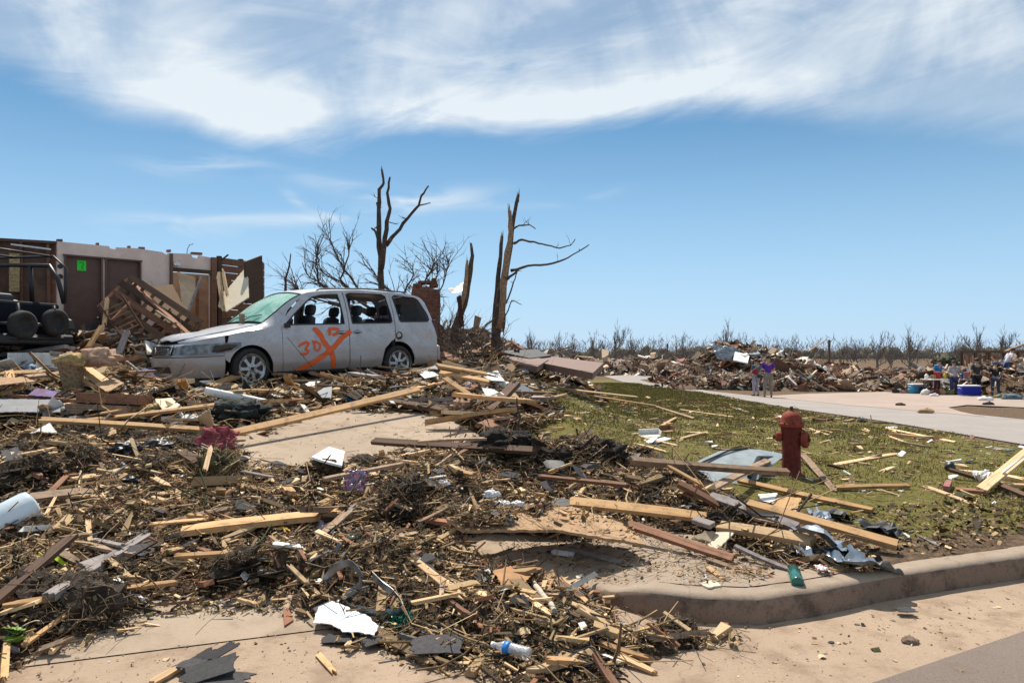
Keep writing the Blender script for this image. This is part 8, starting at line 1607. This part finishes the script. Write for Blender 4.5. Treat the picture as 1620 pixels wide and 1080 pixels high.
# table with goods, coolers, bags
def table():
    p = P3(1497, 630, 32.4); root = empty('folding_table', (p.x, p.y, float(H(p.x, p.y)) + .02), (0, 0, R(4))); m = MB(); m.box((0, 0, .72), (2.1, .75, .04)); m.build('table_top', WHITE, root)
    for sx_ in (-.95, .95):
        for sy in (-.3, .3): m = MB(); m.tube([(sx_, sy, 0), (sx_ * .95, sy, .71)], .018, 6); m.build('leg', BLACK, root)
    top(root, 'folding table loaded with salvaged goods', 'table'); return root
tb_ = table(); rr = random.Random(12); z0 = tb_.location.z
GC = [('white_box', WHITE, 'white box'), ('card_box', CARD, 'brown card box'), ('red_tin', CL('red_tin_paint', (.35, .03, .03)), 'red tin'), ('yellow_jar', CL('yellow_jar_paint', (.5, .35, .05)), 'yellow jar'), ('green_box', CL('green_box_paint', (.05, .2, .1)), 'green box'), ('white_jug', FOAM, 'white jug'), ('blue_tin', BLUEP, 'blue tin'), ('pink_box', CL('pink_box_paint', (.5, .2, .2)), 'pink box')]
for k in range(8):
    nm, mt, w_ = GC[k]; m = MB(); h = rr.uniform(.15, .35)
    if k % 3: m.box((0, 0, h / 2), (rr.uniform(.15, .3), .2, h))
    else: m.lathe([(.08, 0), (.09, h * .7), (.04, h * .85), (.04, h)], 12)
    o = m.build(nm, mt); o.location = (tb_.location.x - .9 + k * .25, tb_.location.y + rr.uniform(-.2, .2), z0 + .745); o.rotation_euler = (0, 0, rr.uniform(0, 1)); bv = o.modifiers.new('b', 'BEVEL'); bv.width = .012; top(o, w_ + ' standing on the goods table', w_.split()[-1])
for k in range(7):
    nm, mt, w_ = GC[(k * 3 + 1) % 8]; o = lump('bag', (tb_.location.x - 1.2 + k * .35, tb_.location.y - .45 + rr.uniform(-.1, .1), z0), (.4, .3, .4), [PAPER, CL('maroon_bag', (.14, .02, .03)), CARD, CL('olive_bag', (.16, .15, .07)), BLACK, CL('navy_bag', (.02, .03, .12)), PAPER][k], 70 + k, amp=.3, label=['white bag at the left end under the goods table', 'maroon bag under the goods table', 'brown bag under the goods table', 'olive bag under the goods table', 'black bag under the goods table', 'navy bag under the goods table', 'white bag at the right end under the goods table'][k], cat_='bag', sub=3)
def cooler(px, py, D, w_, col, label, rz):
    p = P3(px, py, D); root = empty('cooler', (p.x, p.y, float(H(p.x, p.y)) + .05), (0, 0, R(rz)))
    for nm, z, h, mt, gw in (('cooler_body', .2, .40, col, 0), ('lid', .43, .06, FOAM, .02)):
        m = MB(); m.box((0, 0, z), (w_ + gw, .42 + gw, h)); o = m.build(nm, mt, root); bv = o.modifiers.new('b', 'BEVEL'); bv.width = .03; bv.segments = 2
    m = MB(); m.tube([(-w_ / 2, -.1, .3), (-w_ / 2 - .04, -.08, .33), (-w_ / 2 - .04, .08, .33), (-w_ / 2, .1, .3)], .012, 6); m.build('handle', FOAM, root); top(root, label, 'cooler')
cooler(1533, 632, 30.5, .78, CL('cooler_blue', (.01, .02, .30)), 'dark blue cooler with a white lid on the far driveway', -4)
cooler(1451, 621, 34, .72, CL('cooler_cyan', (.02, .28, .50)), 'light blue cooler at the left end of the goods', 5)
for i, (px, py, s, mt, lb) in enumerate(((1470, 622, .5, CL('navy_bag', (.02, .03, .12)), 'navy bag beside the light blue cooler'), (1478, 625, .4, PAPER, 'white bag beside the navy one'), (1600, 630, .7, CL('blue_grey_tarp', (.10, .16, .20)), 'blue grey tarp heap at the right edge'), (1560, 632, .5, PAPER, 'white scrap heap behind the blue cooler'), (1585, 628, .6, CL('olive_bag', (.16, .15, .07)), 'olive heap beside the bending person'), (1612, 622, .7, CARD, 'tan heap at the right edge of the rubble'), (1425, 640, .3, DK, 'dark debris lump on the far driveway'), (1465, 652, .4, CARD, 'flat brown lump near the far driveway edge'), (1564, 639, .35, BLACK, 'black lump on the far driveway'))):
    p = gp(px, py + 2); lump('bag', p, (s, s * .7, s * .5), mt, 90 + i, amp=.4, label=lb, cat_='heap', sub=3); 
# kerb lips along the side road islands
# ------------------------------------------------------------------ labels of look-alikes: add their place, left to right
by = {}
for o in COL.objects:
    if o.parent is None and 'label' in o: by.setdefault(o['label'], []).append(o)
ORD = ['leftmost', 'second from the left', 'third from the left', 'fourth from the left', 'fifth from the left', 'sixth from the left', 'seventh from the left', 'eighth from the left', 'ninth from the left', 'tenth from the left']
for l, os_ in by.items():
    if len(os_) > 1:
        os_.sort(key=lambda o: o.location.x / max(.1, o.location.y)); n = len(os_); words = {2: 'two', 3: 'three', 4: 'four', 5: 'five', 6: 'six', 7: 'seven', 8: 'eight', 9: 'nine'}.get(n, str(n))
        for i, o in enumerate(os_): o['label'] = l + ', ' + (('left' if i == 0 else 'right') + ' one of two' if n == 2 else (ORD[i] if i < n - 1 or n > 9 else 'rightmost') + ' of ' + words)
